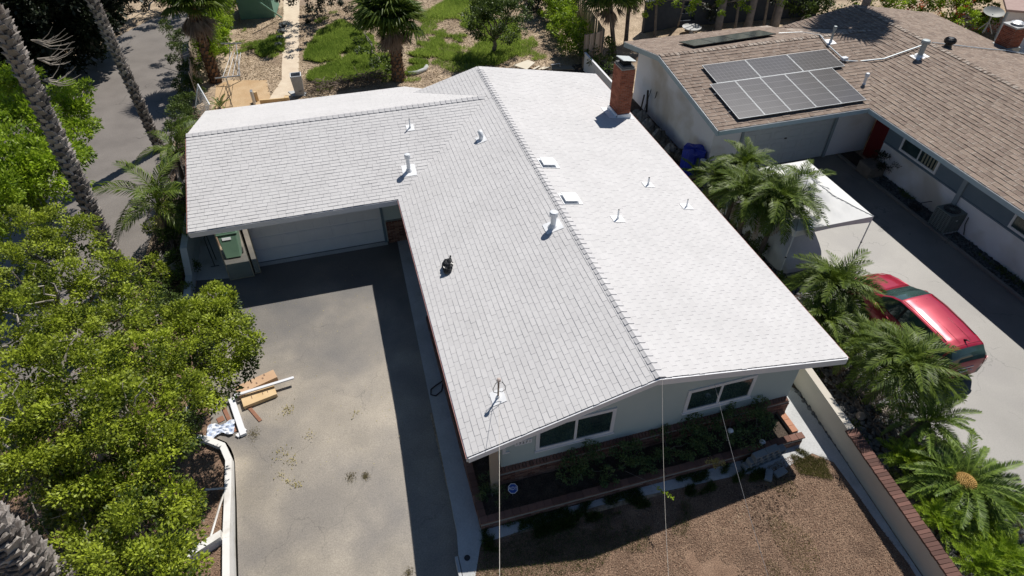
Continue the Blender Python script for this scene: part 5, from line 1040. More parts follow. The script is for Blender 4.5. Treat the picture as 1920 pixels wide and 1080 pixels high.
# slate retaining wall behind the neighbour's house
nbw = empty('slate_garden_wall', (22,30,0), 'dark slate coloured retaining wall behind the neighbouring house', 'wall'); slm = mat('slate_wall_paint', (.045,.055,.07), (.06,.07,.085), rough=.9, bump=.3)
w0, w1, w2, w3 = V((17.967, 28.801, -0.000)), V((20.621, 29.170, 0.000)), V((21.641, 29.070, 0.000)), V((30.372, 28.358, 0.000))
for a, b, h in ((w0, w1, 1.9), (w2, w3, 1.7)): MB().prism([a, b, b+V((0,.3,0)), a+V((0,.3,0))], (0,0,h)).build('wall_section', slm, nbw)
for k in range(4): MB().prism([w1+V((0,.3*k,0)), w2+V((0,.3*k,0)), w2+V((0,.3*k+.3,0)), w1+V((0,.3*k+.3,0))], (0,0,.35*(k+1))).build('step', slm, nbw)
tag(MB().lathe(V((20.856, 27.931, 0.350)), [(.12,-.35),(.1,-.05),(.55,.0),(.60,.06),(.5,.03),(.1,.02)], 22).build('bird_bath', conc), 'round pale bird bath in front of the slate wall', 'bird bath')
# pale building far right at the top
fb = empty('pink_stucco_house', (46,27,0), 'pale house with pinkish roof at the top right corner', 'house'); p_ = V((36.769, 21.355, 0.000))
MB().prism([(37,20.5,0),(60,6,0),(62,9,0),(40,23,0)], (0,0,2.4)).build('wall', stucco_white, fb); MB().prism([(36.4,20.3,2.4),(60,5.4,2.4),(66,14,3.6),(42,28,3.6)], (0,0,.12)).build('roof', mat('pink_roof', (.42,.30,.27), (.48,.36,.32), rough=.9), fb)

# ---------------------------------------------------------------- vegetation
bark = mat('grey_bark', (.16,.14,.12), (.26,.23,.20), scale=6, rough=.95, bump=.8, bscale=22, bdist=.03)
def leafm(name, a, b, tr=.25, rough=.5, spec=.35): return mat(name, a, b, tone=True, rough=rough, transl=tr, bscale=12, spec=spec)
L_yel = leafm('yellow_green_leaf', (.03,.062,.008), (.47,.56,.05), .34)
L_bri = leafm('bright_leaf', (.07,.14,.012), (.44,.60,.04), .38)
L_dark = leafm('dark_leaf', (.008,.014,.006), (.028,.042,.016), .1)  # near-black colour: shade of the crowns put into the leaves
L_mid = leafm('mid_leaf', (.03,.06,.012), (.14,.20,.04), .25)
L_rose = leafm('rose_leaf', (.045,.085,.03), (.16,.23,.08), .2)
L_palm = leafm('palm_leaf', (.018,.05,.007), (.19,.26,.032), .22, rough=.5, spec=.3)
L_sago = leafm('sago_leaf', (.04,.09,.014), (.24,.34,.055), .15, rough=.42, spec=.4)
L_dead = leafm('dead_frond', (.17,.12,.085), (.38,.29,.22), .1, rough=.9)
L_grey = leafm('grey_dead_frond', (.22,.20,.19), (.48,.44,.42), .1, rough=.9)
L_grass = leafm('grass_blade', (.16,.26,.035), (.50,.62,.13), .5)
L_dry = leafm('dry_grass_blade', (.16,.13,.05), (.36,.31,.15), .2)
flo = mat('red_flower', (.45,.03,.05), (.65,.16,.05), tone=True, rough=.7, transl=.2)
def rdir(n, up=.0):
    d = rng.normal(size=(n, 3)); d[:, 2] += up; return unit(d)
def cloud(lobes, sub, per, L0, W0, subr=.28, up=.45, fill=.25, jitter=.35):
    """lobes [(x,y,z,r)] -> leaves on sub-clumps spread over the upper shells"""
    Vs = []; T = []
    for lb in lobes:
        x, y, z, r = lb[:4]; ns = max(4, int(sub*r*r)); d = rdir(ns, up); rad = r*rng.uniform(.72, 1.05, (ns, 1)); rad[:int(ns*fill)] *= .6
        c = np.array([x, y, z])+d*rad*np.array([1, 1, .8]); so_ = rng.normal(0, .17, ns)
        idx = np.repeat(np.arange(ns), per); n = len(idx); sr = subr*rng.uniform(.6, 1.25, ns)[idx][:, None]
        dd = rdir(n, .5); p = c[idx]+dd*sr*rng.uniform(.25, 1, (n, 1))**.6*np.array([1, 1, .85])
        ax = unit(dd+.8*d[idx]+rng.normal(0, .6, (n, 3))); nr = unit(np.array([0, 0, .5])+1.0*dd+rng.normal(0, jitter, (n, 3)))
        Vs.append(leaf_quads(p, ax, nr, L0*rng.uniform(.6, 1.3, n), W0*rng.uniform(.7, 1.2, n)))
        rel = (dd[:, 2]*.5+.5)*.55; T.append(np.clip(.14+so_[idx]+rel+rng.normal(0, .17, n), 0, 1))  # lighter leaves on clump tops, painting light from above into the tone
    return np.concatenate(Vs), np.concatenate(T)
def crown_obj(name, Vs, T, m, parent): 
    o_ = origin(parent); Vs = Vs-np.array(o_); return link(name, npmesh(name, Vs, len(Vs)//4, m, T), parent)
def limb_pts(a, b, n=5, w=.25):
    a, b = V(a), V(b); r = (b-a).length*w*.25
    return [a.lerp(b, i/n)+V((random.uniform(-r,r), random.uniform(-r,r), random.uniform(0,r)*math.sin(math.pi*i/n)))*(0 if i in (0, n) else 1) for i in range(n+1)]
def tree(name, label, cat, base, lobes, m, sub=26, per=110, L0=.075, W0=.045, tr=.14, fork=.45, subr=.28, group=None, barkm=None, twigs=0, up=.45):
    base = V(base); e = empty(name, base, label, cat, group); cz = sum(l[2] for l in lobes)/len(lobes); cxm = V((sum(l[0] for l in lobes)/len(lobes), sum(l[1] for l in lobes)/len(lobes), cz))
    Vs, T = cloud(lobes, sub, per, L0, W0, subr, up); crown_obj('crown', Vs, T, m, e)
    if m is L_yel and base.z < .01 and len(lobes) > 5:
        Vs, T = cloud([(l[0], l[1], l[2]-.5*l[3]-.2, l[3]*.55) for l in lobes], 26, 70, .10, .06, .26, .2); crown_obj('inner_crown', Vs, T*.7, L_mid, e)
    fk = base.lerp(cxm, fork); MB().tube(limb_pts(base-V((0,0,.1)), fk, 5), [tr*(1.25-.12*i) for i in range(6)], 9).build('trunk', barkm or bark, e, smooth=True)
    for lb in lobes: MB().tube(limb_pts(fk, V(lb[:3])+V((0,0,lb[3]*.2)), 5), [tr*.55*(1-.15*i) for i in range(6)], 6).build('limb', barkm or bark, e, smooth=True)
    for k in range(twigs):
        lb = random.choice(lobes); c = V(lb[:3]); d = V(rdir(1, .6)[0]); MB().tube(limb_pts(c+d*lb[3]*.2, c+d*(lb[3]*1.04), 5, .5), [.028,.024,.02,.014,.01,.006], 5).build('bare_twig', pale_bark, e)
    return e
pale_bark = mat('pale_bark', (.30,.27,.23), (.42,.38,.33), scale=12, rough=.9)
# big yellow-green trees in the lower left corner
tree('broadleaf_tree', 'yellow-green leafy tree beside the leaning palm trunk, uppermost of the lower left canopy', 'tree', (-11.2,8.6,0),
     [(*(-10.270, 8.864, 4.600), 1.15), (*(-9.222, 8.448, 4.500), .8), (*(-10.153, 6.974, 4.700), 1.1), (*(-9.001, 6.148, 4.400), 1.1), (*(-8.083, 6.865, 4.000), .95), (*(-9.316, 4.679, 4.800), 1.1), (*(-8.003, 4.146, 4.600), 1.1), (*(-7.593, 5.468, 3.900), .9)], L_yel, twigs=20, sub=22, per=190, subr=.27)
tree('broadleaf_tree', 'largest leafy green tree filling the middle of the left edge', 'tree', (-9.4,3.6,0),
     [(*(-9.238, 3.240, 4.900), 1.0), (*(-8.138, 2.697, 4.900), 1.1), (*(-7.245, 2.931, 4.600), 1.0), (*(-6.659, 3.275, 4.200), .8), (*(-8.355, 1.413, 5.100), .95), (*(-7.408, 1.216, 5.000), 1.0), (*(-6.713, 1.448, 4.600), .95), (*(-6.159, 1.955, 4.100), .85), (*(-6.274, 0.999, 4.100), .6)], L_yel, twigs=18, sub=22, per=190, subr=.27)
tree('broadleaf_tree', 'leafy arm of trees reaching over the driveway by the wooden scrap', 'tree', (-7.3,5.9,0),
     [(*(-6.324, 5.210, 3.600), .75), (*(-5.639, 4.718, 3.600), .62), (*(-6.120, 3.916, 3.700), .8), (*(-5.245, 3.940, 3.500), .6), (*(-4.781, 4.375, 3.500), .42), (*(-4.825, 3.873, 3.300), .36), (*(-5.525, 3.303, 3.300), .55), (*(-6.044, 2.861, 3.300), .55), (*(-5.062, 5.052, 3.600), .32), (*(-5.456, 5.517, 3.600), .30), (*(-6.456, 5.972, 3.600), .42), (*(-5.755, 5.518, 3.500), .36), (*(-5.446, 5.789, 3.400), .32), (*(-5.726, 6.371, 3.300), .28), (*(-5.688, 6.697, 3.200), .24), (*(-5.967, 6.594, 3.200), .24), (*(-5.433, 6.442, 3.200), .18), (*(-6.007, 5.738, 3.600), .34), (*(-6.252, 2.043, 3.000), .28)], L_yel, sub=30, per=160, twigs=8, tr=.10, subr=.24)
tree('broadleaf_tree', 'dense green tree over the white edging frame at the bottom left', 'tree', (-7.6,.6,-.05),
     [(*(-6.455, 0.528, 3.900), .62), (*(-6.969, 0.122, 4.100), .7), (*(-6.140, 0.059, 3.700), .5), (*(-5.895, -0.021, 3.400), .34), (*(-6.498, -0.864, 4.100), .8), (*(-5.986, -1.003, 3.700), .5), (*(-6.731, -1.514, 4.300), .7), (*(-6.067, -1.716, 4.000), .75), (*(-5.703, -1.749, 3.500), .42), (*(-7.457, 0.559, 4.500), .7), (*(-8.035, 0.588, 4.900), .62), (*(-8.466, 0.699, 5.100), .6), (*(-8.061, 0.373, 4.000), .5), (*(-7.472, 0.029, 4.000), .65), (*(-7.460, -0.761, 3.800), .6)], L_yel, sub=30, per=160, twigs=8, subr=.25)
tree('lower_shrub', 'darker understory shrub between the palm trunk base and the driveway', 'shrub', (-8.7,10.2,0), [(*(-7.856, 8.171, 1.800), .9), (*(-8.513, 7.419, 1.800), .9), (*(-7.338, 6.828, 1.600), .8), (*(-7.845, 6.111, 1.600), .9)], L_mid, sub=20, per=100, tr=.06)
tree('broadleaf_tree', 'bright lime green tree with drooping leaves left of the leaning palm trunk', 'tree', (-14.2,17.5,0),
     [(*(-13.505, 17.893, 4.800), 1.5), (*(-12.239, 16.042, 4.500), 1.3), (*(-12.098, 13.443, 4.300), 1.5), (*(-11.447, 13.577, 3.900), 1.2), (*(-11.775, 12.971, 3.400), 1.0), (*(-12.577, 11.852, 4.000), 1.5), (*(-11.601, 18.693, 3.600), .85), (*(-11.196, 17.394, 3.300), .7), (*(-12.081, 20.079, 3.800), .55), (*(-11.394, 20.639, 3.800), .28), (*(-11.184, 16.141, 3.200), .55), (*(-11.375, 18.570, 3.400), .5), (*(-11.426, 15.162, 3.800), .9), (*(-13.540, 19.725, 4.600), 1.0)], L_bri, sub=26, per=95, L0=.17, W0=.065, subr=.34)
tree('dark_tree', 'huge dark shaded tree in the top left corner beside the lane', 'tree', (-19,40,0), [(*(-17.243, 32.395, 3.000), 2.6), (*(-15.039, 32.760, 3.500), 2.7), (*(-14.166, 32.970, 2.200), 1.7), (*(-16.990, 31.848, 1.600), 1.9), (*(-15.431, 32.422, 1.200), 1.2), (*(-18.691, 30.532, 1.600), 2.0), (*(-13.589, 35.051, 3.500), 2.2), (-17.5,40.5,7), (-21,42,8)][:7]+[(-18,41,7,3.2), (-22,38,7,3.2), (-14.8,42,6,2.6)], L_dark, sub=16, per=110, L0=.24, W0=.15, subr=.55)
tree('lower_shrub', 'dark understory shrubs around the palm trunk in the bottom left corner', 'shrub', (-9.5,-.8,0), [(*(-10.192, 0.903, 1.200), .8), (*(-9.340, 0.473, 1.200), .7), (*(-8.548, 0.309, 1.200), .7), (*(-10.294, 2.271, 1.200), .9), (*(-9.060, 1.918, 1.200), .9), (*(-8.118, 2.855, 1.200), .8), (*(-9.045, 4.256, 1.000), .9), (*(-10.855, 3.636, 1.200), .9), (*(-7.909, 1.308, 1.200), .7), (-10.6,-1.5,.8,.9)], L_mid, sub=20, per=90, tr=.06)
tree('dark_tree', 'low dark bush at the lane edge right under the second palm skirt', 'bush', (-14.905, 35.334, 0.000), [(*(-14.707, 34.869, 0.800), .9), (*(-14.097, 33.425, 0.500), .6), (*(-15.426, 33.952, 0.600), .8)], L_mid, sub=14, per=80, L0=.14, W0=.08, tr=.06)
# trees along the top of the picture
for lab, bs, lobes, m_ in (
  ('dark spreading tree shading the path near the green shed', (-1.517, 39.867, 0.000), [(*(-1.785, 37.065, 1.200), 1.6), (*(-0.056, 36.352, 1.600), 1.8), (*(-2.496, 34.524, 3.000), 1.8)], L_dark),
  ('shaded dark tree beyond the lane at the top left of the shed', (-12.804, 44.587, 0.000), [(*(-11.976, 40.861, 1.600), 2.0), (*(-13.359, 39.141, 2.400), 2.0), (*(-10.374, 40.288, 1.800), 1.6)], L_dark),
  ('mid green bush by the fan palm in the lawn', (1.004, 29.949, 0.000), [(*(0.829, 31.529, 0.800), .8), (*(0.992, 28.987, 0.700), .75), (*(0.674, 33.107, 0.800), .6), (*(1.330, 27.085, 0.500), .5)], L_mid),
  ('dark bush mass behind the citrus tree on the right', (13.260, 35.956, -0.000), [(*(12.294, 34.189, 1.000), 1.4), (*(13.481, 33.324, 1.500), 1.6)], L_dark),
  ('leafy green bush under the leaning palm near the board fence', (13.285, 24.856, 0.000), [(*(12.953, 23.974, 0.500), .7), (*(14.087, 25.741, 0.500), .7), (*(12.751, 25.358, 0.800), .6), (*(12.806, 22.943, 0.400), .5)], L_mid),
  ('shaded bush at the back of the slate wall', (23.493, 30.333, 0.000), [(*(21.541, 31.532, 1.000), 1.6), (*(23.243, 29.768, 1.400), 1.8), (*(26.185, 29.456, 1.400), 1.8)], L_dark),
  ('hanging green foliage band above the slate wall at the top', (23.738, 30.781, 0.000), [(*(17.531, 27.881, 2.200), .9), (*(19.744, 27.101, 2.400), 1.0), (*(22.253, 26.187, 2.400), 1.0), (*(24.648, 25.692, 2.400), 1.0)], L_bri)):
    tree('garden_bush', lab, 'bush', bs, lobes, m_, sub=12, per=75, L0=.15, W0=.09, tr=.08)
tree('citrus_tree', 'round dark green citrus tree on the back lawn', 'tree', (8.022, 28.508, -0.000), [(*(7.779, 27.392, 2.300), 1.25), (*(6.837, 27.357, 2.200), .9), (*(8.937, 27.060, 2.300), .95), (*(8.142, 28.745, 2.700), 1.1), (*(7.456, 29.221, 2.400), .8), (*(8.276, 26.378, 1.900), .7), (*(9.790, 28.890, 2.500), .7)], L_mid, sub=26, per=80, L0=.12, W0=.07, fork=.35, tr=.13)
h_ = []
for t in np.linspace(0, 1, 7): h_.append((-7.55+.75*t*0-.1, 29.2+10*t, 1.2, .85)); h_.append((-7.5, 29.2+10*t, 2.0, .75))
tree('clipped_hedge', 'tall bright green hedge beside the fan palm and the green shed', 'hedge', (-7.5,33,0), h_, L_bri, sub=26, per=70, L0=.13, W0=.08, tr=.08)
h_ = []
for t in np.linspace(0, 1, 9): h_ += [(12.3+1.2*t, 26.2+11*t, .75, .85), (12.6+1.2*t, 26.4+11*t, 1.5, .7)]
tree('garden_hedge', 'long green hedge in front of the weathered board fence', 'hedge', (12.6,31,0), h_, L_bri, sub=22, per=60, L0=.14, W0=.08, tr=.08)
# shrubs beside the garage
for lab, bs, lobes, m_ in (
  ('glossy green shrub overhanging the lane above the garage corner', (-9.756, 31.847, 0.000), [(*(-9.317, 31.192, 1.600), .7), (*(-9.456, 30.073, 1.300), .7), (*(-8.844, 28.099, 1.000), .8), (*(-10.118, 33.067, 1.600), .5), (*(-8.918, 26.569, 0.800), .7)], L_mid),
  ('green shrub touching the back left corner of the white roof', (-9.225, 22.709, 0.000), [(*(-8.818, 21.872, 1.000), .55), (*(-8.357, 20.516, 1.000), .5), (*(-9.012, 21.119, 1.100), .4), (*(-8.914, 23.547, 0.800), .5)], L_mid),
  ('yellowish shrub low beside the garage wall', (-8.914, 12.120, 0.000), [(*(-8.740, 11.787, 0.800), .45), (*(-8.496, 11.329, 0.700), .4), (*(-8.858, 11.432, 0.700), .35)], L_yel),
  ('dark green shrub in the shade of the garage roof', (-8.409, 12.600, 0.000), [(*(-8.383, 13.472, 0.600), .6), (*(-8.194, 12.089, 0.500), .6), (*(-8.274, 11.058, 0.500), .6), (*(-8.606, 15.452, 0.500), .6)], L_mid),
  ('small light green shrub under the feathery palms by the garage', (-9.252, 15.227, 0.000), [(*(-8.913, 14.350, 0.700), .45), (*(-8.650, 15.178, 0.700), .45)], L_yel),
  ('dark low shrubs in the shadow at the edge of the lane', (-9.249, 27.434, 0.000), [(*(-8.863, 25.110, 0.600), .8), (*(-8.677, 26.825, 0.800), .6), (*(-9.120, 24.208, 0.500), .6)], L_mid)):
    tree('garden_shrub', lab, 'shrub', bs, lobes, m_, sub=34, per=90, L0=.09, W0=.055, tr=.05, subr=.22)
# rose bushes in the planter
rl_ = [('leftmost', [(*(2.983, 0.272, 0.750), .42), (*(3.392, 0.376, 0.850), .38), (*(2.749, 0.002, 0.550), .35), (*(3.538, -0.109, 0.500), .38)]), ('second', [(*(4.143, 0.072, 0.550), .42), (*(4.638, 0.137, 0.550), .36), (*(4.803, -0.221, 0.450), .30)]), ('third', [(*(5.494, -0.074, 0.500), .36), (*(5.433, 0.496, 0.600), .36), (*(6.076, -0.011, 0.550), .42)]),
       ('fourth', [(*(6.419, 0.435, 0.800), .40), (*(6.513, -0.082, 0.600), .40), (*(6.066, 0.740, 0.900), .25)]), ('fifth', [(*(7.256, 0.141, 0.750), .42), (*(7.731, 0.453, 0.900), .36), (*(7.642, -0.280, 0.550), .36)]), ('rightmost', [(*(8.206, 0.055, 0.750), .42), (*(8.464, 0.454, 1.000), .28), (*(8.541, -0.229, 0.450), .30)])]

for w_, lobes in rl_:
    b_ = V((lobes[0][0], .1, .19)); tree('rose_bush', f'{w_} of the dark leafy rose bushes growing in the brick planter', 'bush', b_, lobes, L_rose, sub=80, per=60, L0=.06, W0=.04, tr=.025, subr=.15, group='rose bushes in the brick planter')
tree('corner_bush', 'small yellow-green bush in the front left corner of the brick planter', 'bush', (0.611, 0.186, 0.190), [(*(0.582, 0.451, 0.350), .28), (*(0.744, 0.133, 0.350), .25), (*(0.330, 0.202, 0.300), .2)], L_rose, sub=110, per=70, L0=.05, W0=.02, tr=.02, subr=.12)
tree('hanging_spray', 'dry yellow leafy spray hanging over the planter edge into the sun', 'plant', (6.617, -0.294, 0.350), [(*(6.333, -0.785, 0.750), .14), (*(6.580, -0.822, 0.750), .12)], leafm('yellow_spray_leaf', (.30,.26,.08), (.55,.48,.18), .3), sub=500, per=22, L0=.045, W0=.025, tr=.008, subr=.06)
sp0, sp1 = V((4.158, -0.189, 0.400)), V((4.735, -1.598, 1.100)); e = empty('arching_shoot', sp0, 'long arching green shoot reaching over the shaded yard', 'plant'); MB().tube([sp0, sp0.lerp(sp1, .5)+V((0,0,.12)), sp1], [.008,.006,.003], 5).build('stem', bark, e)
p_ = np.array([list(sp0.lerp(sp1, t)+V((0,0,.4*t*(1-t)))) for t in np.repeat(np.linspace(.7, 1, 12), 4)]); n = len(p_); crown_obj('leaves', leaf_quads(p_, rdir(n), rdir(n, 1.5), .07*np.ones(n), .035*np.ones(n)), rng.uniform(.4, 1, n), L_bri, e)
# ---------------------------------------------------------------- palms
def pinnate(name, L0, droop, nl, ll, lw, m, vee=.5, start=.12, curl=.0, lift=.6, ldroop=.25):
    """feather frond along +X"""
    def pt(t): return np.array([L0*(t-.10*t*t*droop*2), 0, L0*(lift*t-(.35+droop*.6)*t*t*1.1)])
    ts = np.linspace(start, .985, nl); P_ = np.array([pt(t) for t in ts]); Tn = unit(np.array([pt(t+.01)-pt(t-.01) for t in ts])); Vs = []; T = []
    for s_ in (-1, 1):
        side = np.array([0, s_, 0.]); prof = np.sin(np.pi*(ts*.88+.08))**.55; L_ = ll*prof*rng.uniform(.85, 1.1, nl)
        upv = unit(np.cross(Tn, np.array([0, 1., 0]))*-1.0); upv[upv[:, 2] < 0] *= -1
        ax = unit(side*.8+Tn*(.45+.5*ts[:, None])+upv*vee*rng.uniform(.3, 1.2, (nl, 1))+rng.normal(0, .08, (nl, 3)))
        nr = unit(upv+side*-.4); w_ = lw*np.ones(nl)
        mid = P_+ax*L_[:, None]*.55; ax2 = unit(ax+np.array([0, 0, -ldroop*2])); s1 = unit(np.cross(ax, nr))*w_[:, None]*.5
        q1 = np.stack([P_-s1*.4, P_+s1*.4, mid+s1, mid-s1], 1); tip = mid+ax2*L_[:, None]*.45; q2 = np.stack([mid-s1, mid+s1, tip+s1*.12, tip-s1*.12], 1)
        Vs += [q1.reshape(-1, 3), q2.reshape(-1, 3)]; tt = np.clip(rng.normal(.5, .2, nl)-.1*(s_), 0, 1); T += [tt, tt]
    # rachis as quads
    tr_ = np.linspace(0, 1, 9); R_ = np.array([pt(t) for t in tr_]); w_ = (.022*(1-.8*tr_))*L0/1.6
    for k in range(8):
        a, b = R_[k], R_[k+1]
        for (ya, za), (yb2, zb2) in (((-1,0),(0,1)), ((0,1),(1,0)), ((1,0),(-1,0))):
            Vs.append(np.array([a+[0, ya*w_[k], za*w_[k]], a+[0, yb2*w_[k], zb2*w_[k]], b+[0, yb2*w_[k+1], zb2*w_[k+1]], b+[0, ya*w_[k+1], za*w_[k+1]]])); T.append(np.array([.95]))
    Vs = np.concatenate(Vs); T = np.concatenate(T); return npmesh(name, Vs, len(Vs)//4, m, T)
def fan(name, m, R0=.95, pet=.8, seg=34, spread=2.6, fold=.05, droop=.25):
    Vs = []; T = []; c = np.array([pet, 0, 0]); Vs.append(np.array([[0,-.02,0],[pet,-.012,0],[pet,.012,0],[0,.02,0]])); T.append(.9)
    an = np.linspace(-spread/1.0, spread/1.0, seg)
    for k, a in enumerate(an):
        r = R0*(1-.28*abs(a/spread)**2)*rng.uniform(.93, 1.05); da = spread/seg*1.0; d = np.array([math.cos(a), math.sin(a), 0]); r1 = r*.62
        e1 = np.array([math.cos(a-da), math.sin(a-da), 0])*r1; e2 = np.array([math.cos(a+da), math.sin(a+da), 0])*r1; z1 = np.array([0, 0, .06*R0]); md = d*r1+np.array([0, 0, fold*(1 if k % 2 else -1)+.07*R0])
        tip = d*r+np.array([0, 0, -droop*R0*rng.uniform(.3, 1.4)]); t_ = float(np.clip(rng.normal(.5, .2), 0, 1))
        Vs += [np.array([c, c+e1+z1, c+md, c+md*.5]), np.array([c, c+md*.5, c+md, c+e2+z1]), np.array([c+e1+z1, c+tip, c+tip*.99, c+md]), np.array([c+md, c+tip*.99, c+tip, c+e2+z1])]; T += [t_, t_-.05, t_+.05, t_-.1]
    Vs = np.concatenate(Vs); return npmesh(name, Vs, len(Vs)//4, m, np.clip(T, 0, 1))
def dead_fan(name, m, seg=26, R0=1.0, pet=.55):
    Vs = []; T = []; Vs.append(np.array([[0,-.025,0],[pet,-.02,0],[pet,.02,0],[0,.025,0]])); T.append(.5); c = np.array([pet, 0, 0])
    for k in range(seg):
        a = rng.uniform(-.55, .55); b = rng.uniform(-.25, .25); r = R0*rng.uniform(.6, 1.1); d = np.array([math.cos(a)*math.cos(b), math.sin(a), math.sin(b)]); s_ = np.array([-math.sin(a), math.cos(a), 0])*.035
        Vs += [np.array([c, c+d*r*.5+s_, c+d*r, c+d*r*.5-s_])]; T += [rng.uniform(0, 1)]
    Vs = np.concatenate(Vs); return npmesh(name, Vs, len(Vs)//4, m, np.array(T))
def place_fronds(parent, top, meshes, n, el0, el1, name='frond', jr=.2, scale=(.85,1.1), az0=0, r0=.05, golden=2.39996, order=None):
    for k in range(n):
        t = k/max(n-1, 1); el = el0+(el1-el0)*t+random.uniform(-jr, jr)*.4; az = az0+k*golden+random.uniform(-jr, jr)
        ob = bpy.data.objects.new(name, random.choice(meshes)); COL.objects.link(ob); ob.parent = parent
        ob.matrix_local = Matrix.Translation(V(top)-origin(parent)+V((math.cos(az)*r0, math.sin(az)*r0, 0))) @ Matrix.Rotation(az, 4, 'Z') @ Matrix.Rotation(-el, 4, 'Y') @ Matrix.Rotation(random.uniform(-.35,.35), 4, 'X') @ Matrix.Scale(random.uniform(*scale), 4)
fan_g = [fan('fan_frond', L_palm, 1.0, .75), fan('fan_frond', L_palm, 1.1, .85, droop=.4), fan('fan_frond', L_palm, .95, .7, droop=.15)]
dead_b = [dead_fan('dead_frond', L_dead), dead_fan('dead_frond', L_dead, R0=.9)]; dead_g = [dead_fan('dead_frond', L_grey, seg=60, R0=1.15, pet=.5), dead_fan('dead_frond', L_grey, seg=50, R0=1.0)]
trunk_m = mat('palm_trunk', (.085,.07,.06), (.15,.125,.11), scale=5, rough=.95, bump=.8, bscale=16, bdist=.03)
boot_m = mat('palm_boot', (.13,.115,.105), (.42,.385,.355), scale=4, rough=.9, bump=.8, bscale=24, bdist=.02, island=True)
boot_b = mat('brown_boot', (.13,.075,.045), (.26,.16,.10), rough=.9, bump=.5, island=True)
trunk_g = mat('grey_palm_trunk', (.16,.15,.145), (.24,.225,.22), scale=5, rough=.95, bump=.5)
def boot_mesh(m, w=.20, h=.22, o_=.10):
    return MB().add([(-w*.62,0,-.10),(w*.62,0,-.10),(w*.46,-.02,h*.6),(-w*.46,-.02,h*.6),(-w*.58,o_*.40,-.05),(w*.58,o_*.40,-.05),(w*.42,o_*.8,h*.6),(-w*.42,o_*.8,h*.6),(-w*.30,o_*1.55,h*1.05),(w*.06,o_*1.15,h*.86),(w*.34,o_*1.5,h*1.0),(-w*.26,o_*1.1,h*1.0),(w*.28,o_*1.1,h*.97)],
      [(0,1,5,4),(4,5,6,7),(3,2,1,0),(0,4,7,3),(1,2,6,5),(7,6,9),(7,9,8),(9,6,10),(3,7,8,11),(2,12,10,6),(11,8,9,12,),(12,9,10),(3,11,12,2)]).mesh('leaf_base', m)
def spiral_boots(e, pts, rad, bm, dz_, bs, name, limit):
    org = origin(e); cum = [0]
    for i in range(len(pts)-1): cum.append(cum[-1]+(pts[i+1]-pts[i]).length)
    for i in range(limit):
        d = .05+i*dz_
        if d >= cum[-1]: break
        k = max(j for j in range(len(pts)-1) if cum[j] <= d); seg = pts[k+1]-pts[k]; t = (d-cum[k])/seg.length; c = pts[k].lerp(pts[k+1], t); r_ = rad[k]+(rad[k+1]-rad[k])*t; q = seg.to_track_quat('Z', 'Y').to_matrix().to_4x4()
        a = i*2.39996+random.uniform(-.06, .06); ob = bpy.data.objects.new(name, bm); COL.objects.link(ob); ob.parent = e
        ob.matrix_local = Matrix.Translation(c-org) @ q @ Matrix.Rotation(a, 4, 'Z') @ Matrix.Translation((0, r_*.84, 0)) @ Matrix.Rotation(random.uniform(-.16,.06), 4, 'X') @ Matrix.Scale(bs*random.uniform(.85,1.2), 4)
def palm_trunk(e, pts, rad, tm, bm=None, rows=.14, per=9, bs=1.0, name='leaf_base', limit=300):
    pts = [V(p) for p in pts]; MB().tube(pts, [r_*.93 for r_ in rad], 14).build('trunk', tm, e, smooth=True)
    if bm is None: return
    if rows < .06:
        return spiral_boots(e, pts, rad, bm, rows, bs, name, limit)
    L0 = sum((pts[i+1]-pts[i]).length for i in range(len(pts)-1)); n = int(L0/rows); cnt = 0; org = origin(e)
    for i in range(n):
        d = i*rows; k = 0
        while k < len(pts)-2 and d > (pts[k+1]-pts[k]).length: d -= (pts[k+1]-pts[k]).length; k += 1
        seg = pts[k+1]-pts[k]; t = d/seg.length; c = pts[k].lerp(pts[k+1], t); r_ = rad[k]+(rad[k+1]-rad[k])*t; q = seg.to_track_quat('Z', 'Y').to_matrix().to_4x4()
        for j in range(per):
            if cnt >= limit: return
            a = 2*math.pi*(j+.5*(i % 2)+.08*i)/per+random.uniform(-.08, .08); ob = bpy.data.objects.new(name, bm); COL.objects.link(ob); ob.parent = e; cnt += 1
            ob.matrix_local = Matrix.Translation(c-org) @ q @ Matrix.Rotation(a, 4, 'Z') @ Matrix.Translation((0, r_*.86, 0)) @ Matrix.Rotation(random.uniform(-.12,.10), 4, 'X') @ Matrix.Scale(bs*random.uniform(.85,1.2), 4)
def fan_palm(base, h, label, crown=26, fr=None, r=.28, boots=None, skirt=14, sk=None, lean=(0,0), tm=None, group=None, bs=.8, rows=.2, per=7, scale=(.85,1.1), tr_h=None):
    base = V(base); e = empty('fan_palm', base, label, 'palm tree', group); top = base+V((lean[0], lean[1], h)); pts = [base.lerp(top, t)+V((0,0,-.15 if t == 0 else 0)) for t in (0,.1,.3,.5,.7,.85,1)]
    palm_trunk(e, pts, [r*1.35,r*1.1,r,r,r,r,r*.9], tm or trunk_m, boots, rows, per, bs)
    place_fronds(e, top, fr or fan_g, crown, 1.25, -.15, 'frond', scale=scale, r0=.1)
    if skirt: place_fronds(e, top-V((0,0,.25)), sk or dead_b, skirt, -.9, -1.35, 'dead_frond', r0=r*.7, scale=(.8,1.2), jr=.25)
    return e
bt_g = boot_mesh(boot_m, .40, .30, .16); bt_b = boot_mesh(boot_b, .22, .2, .10)
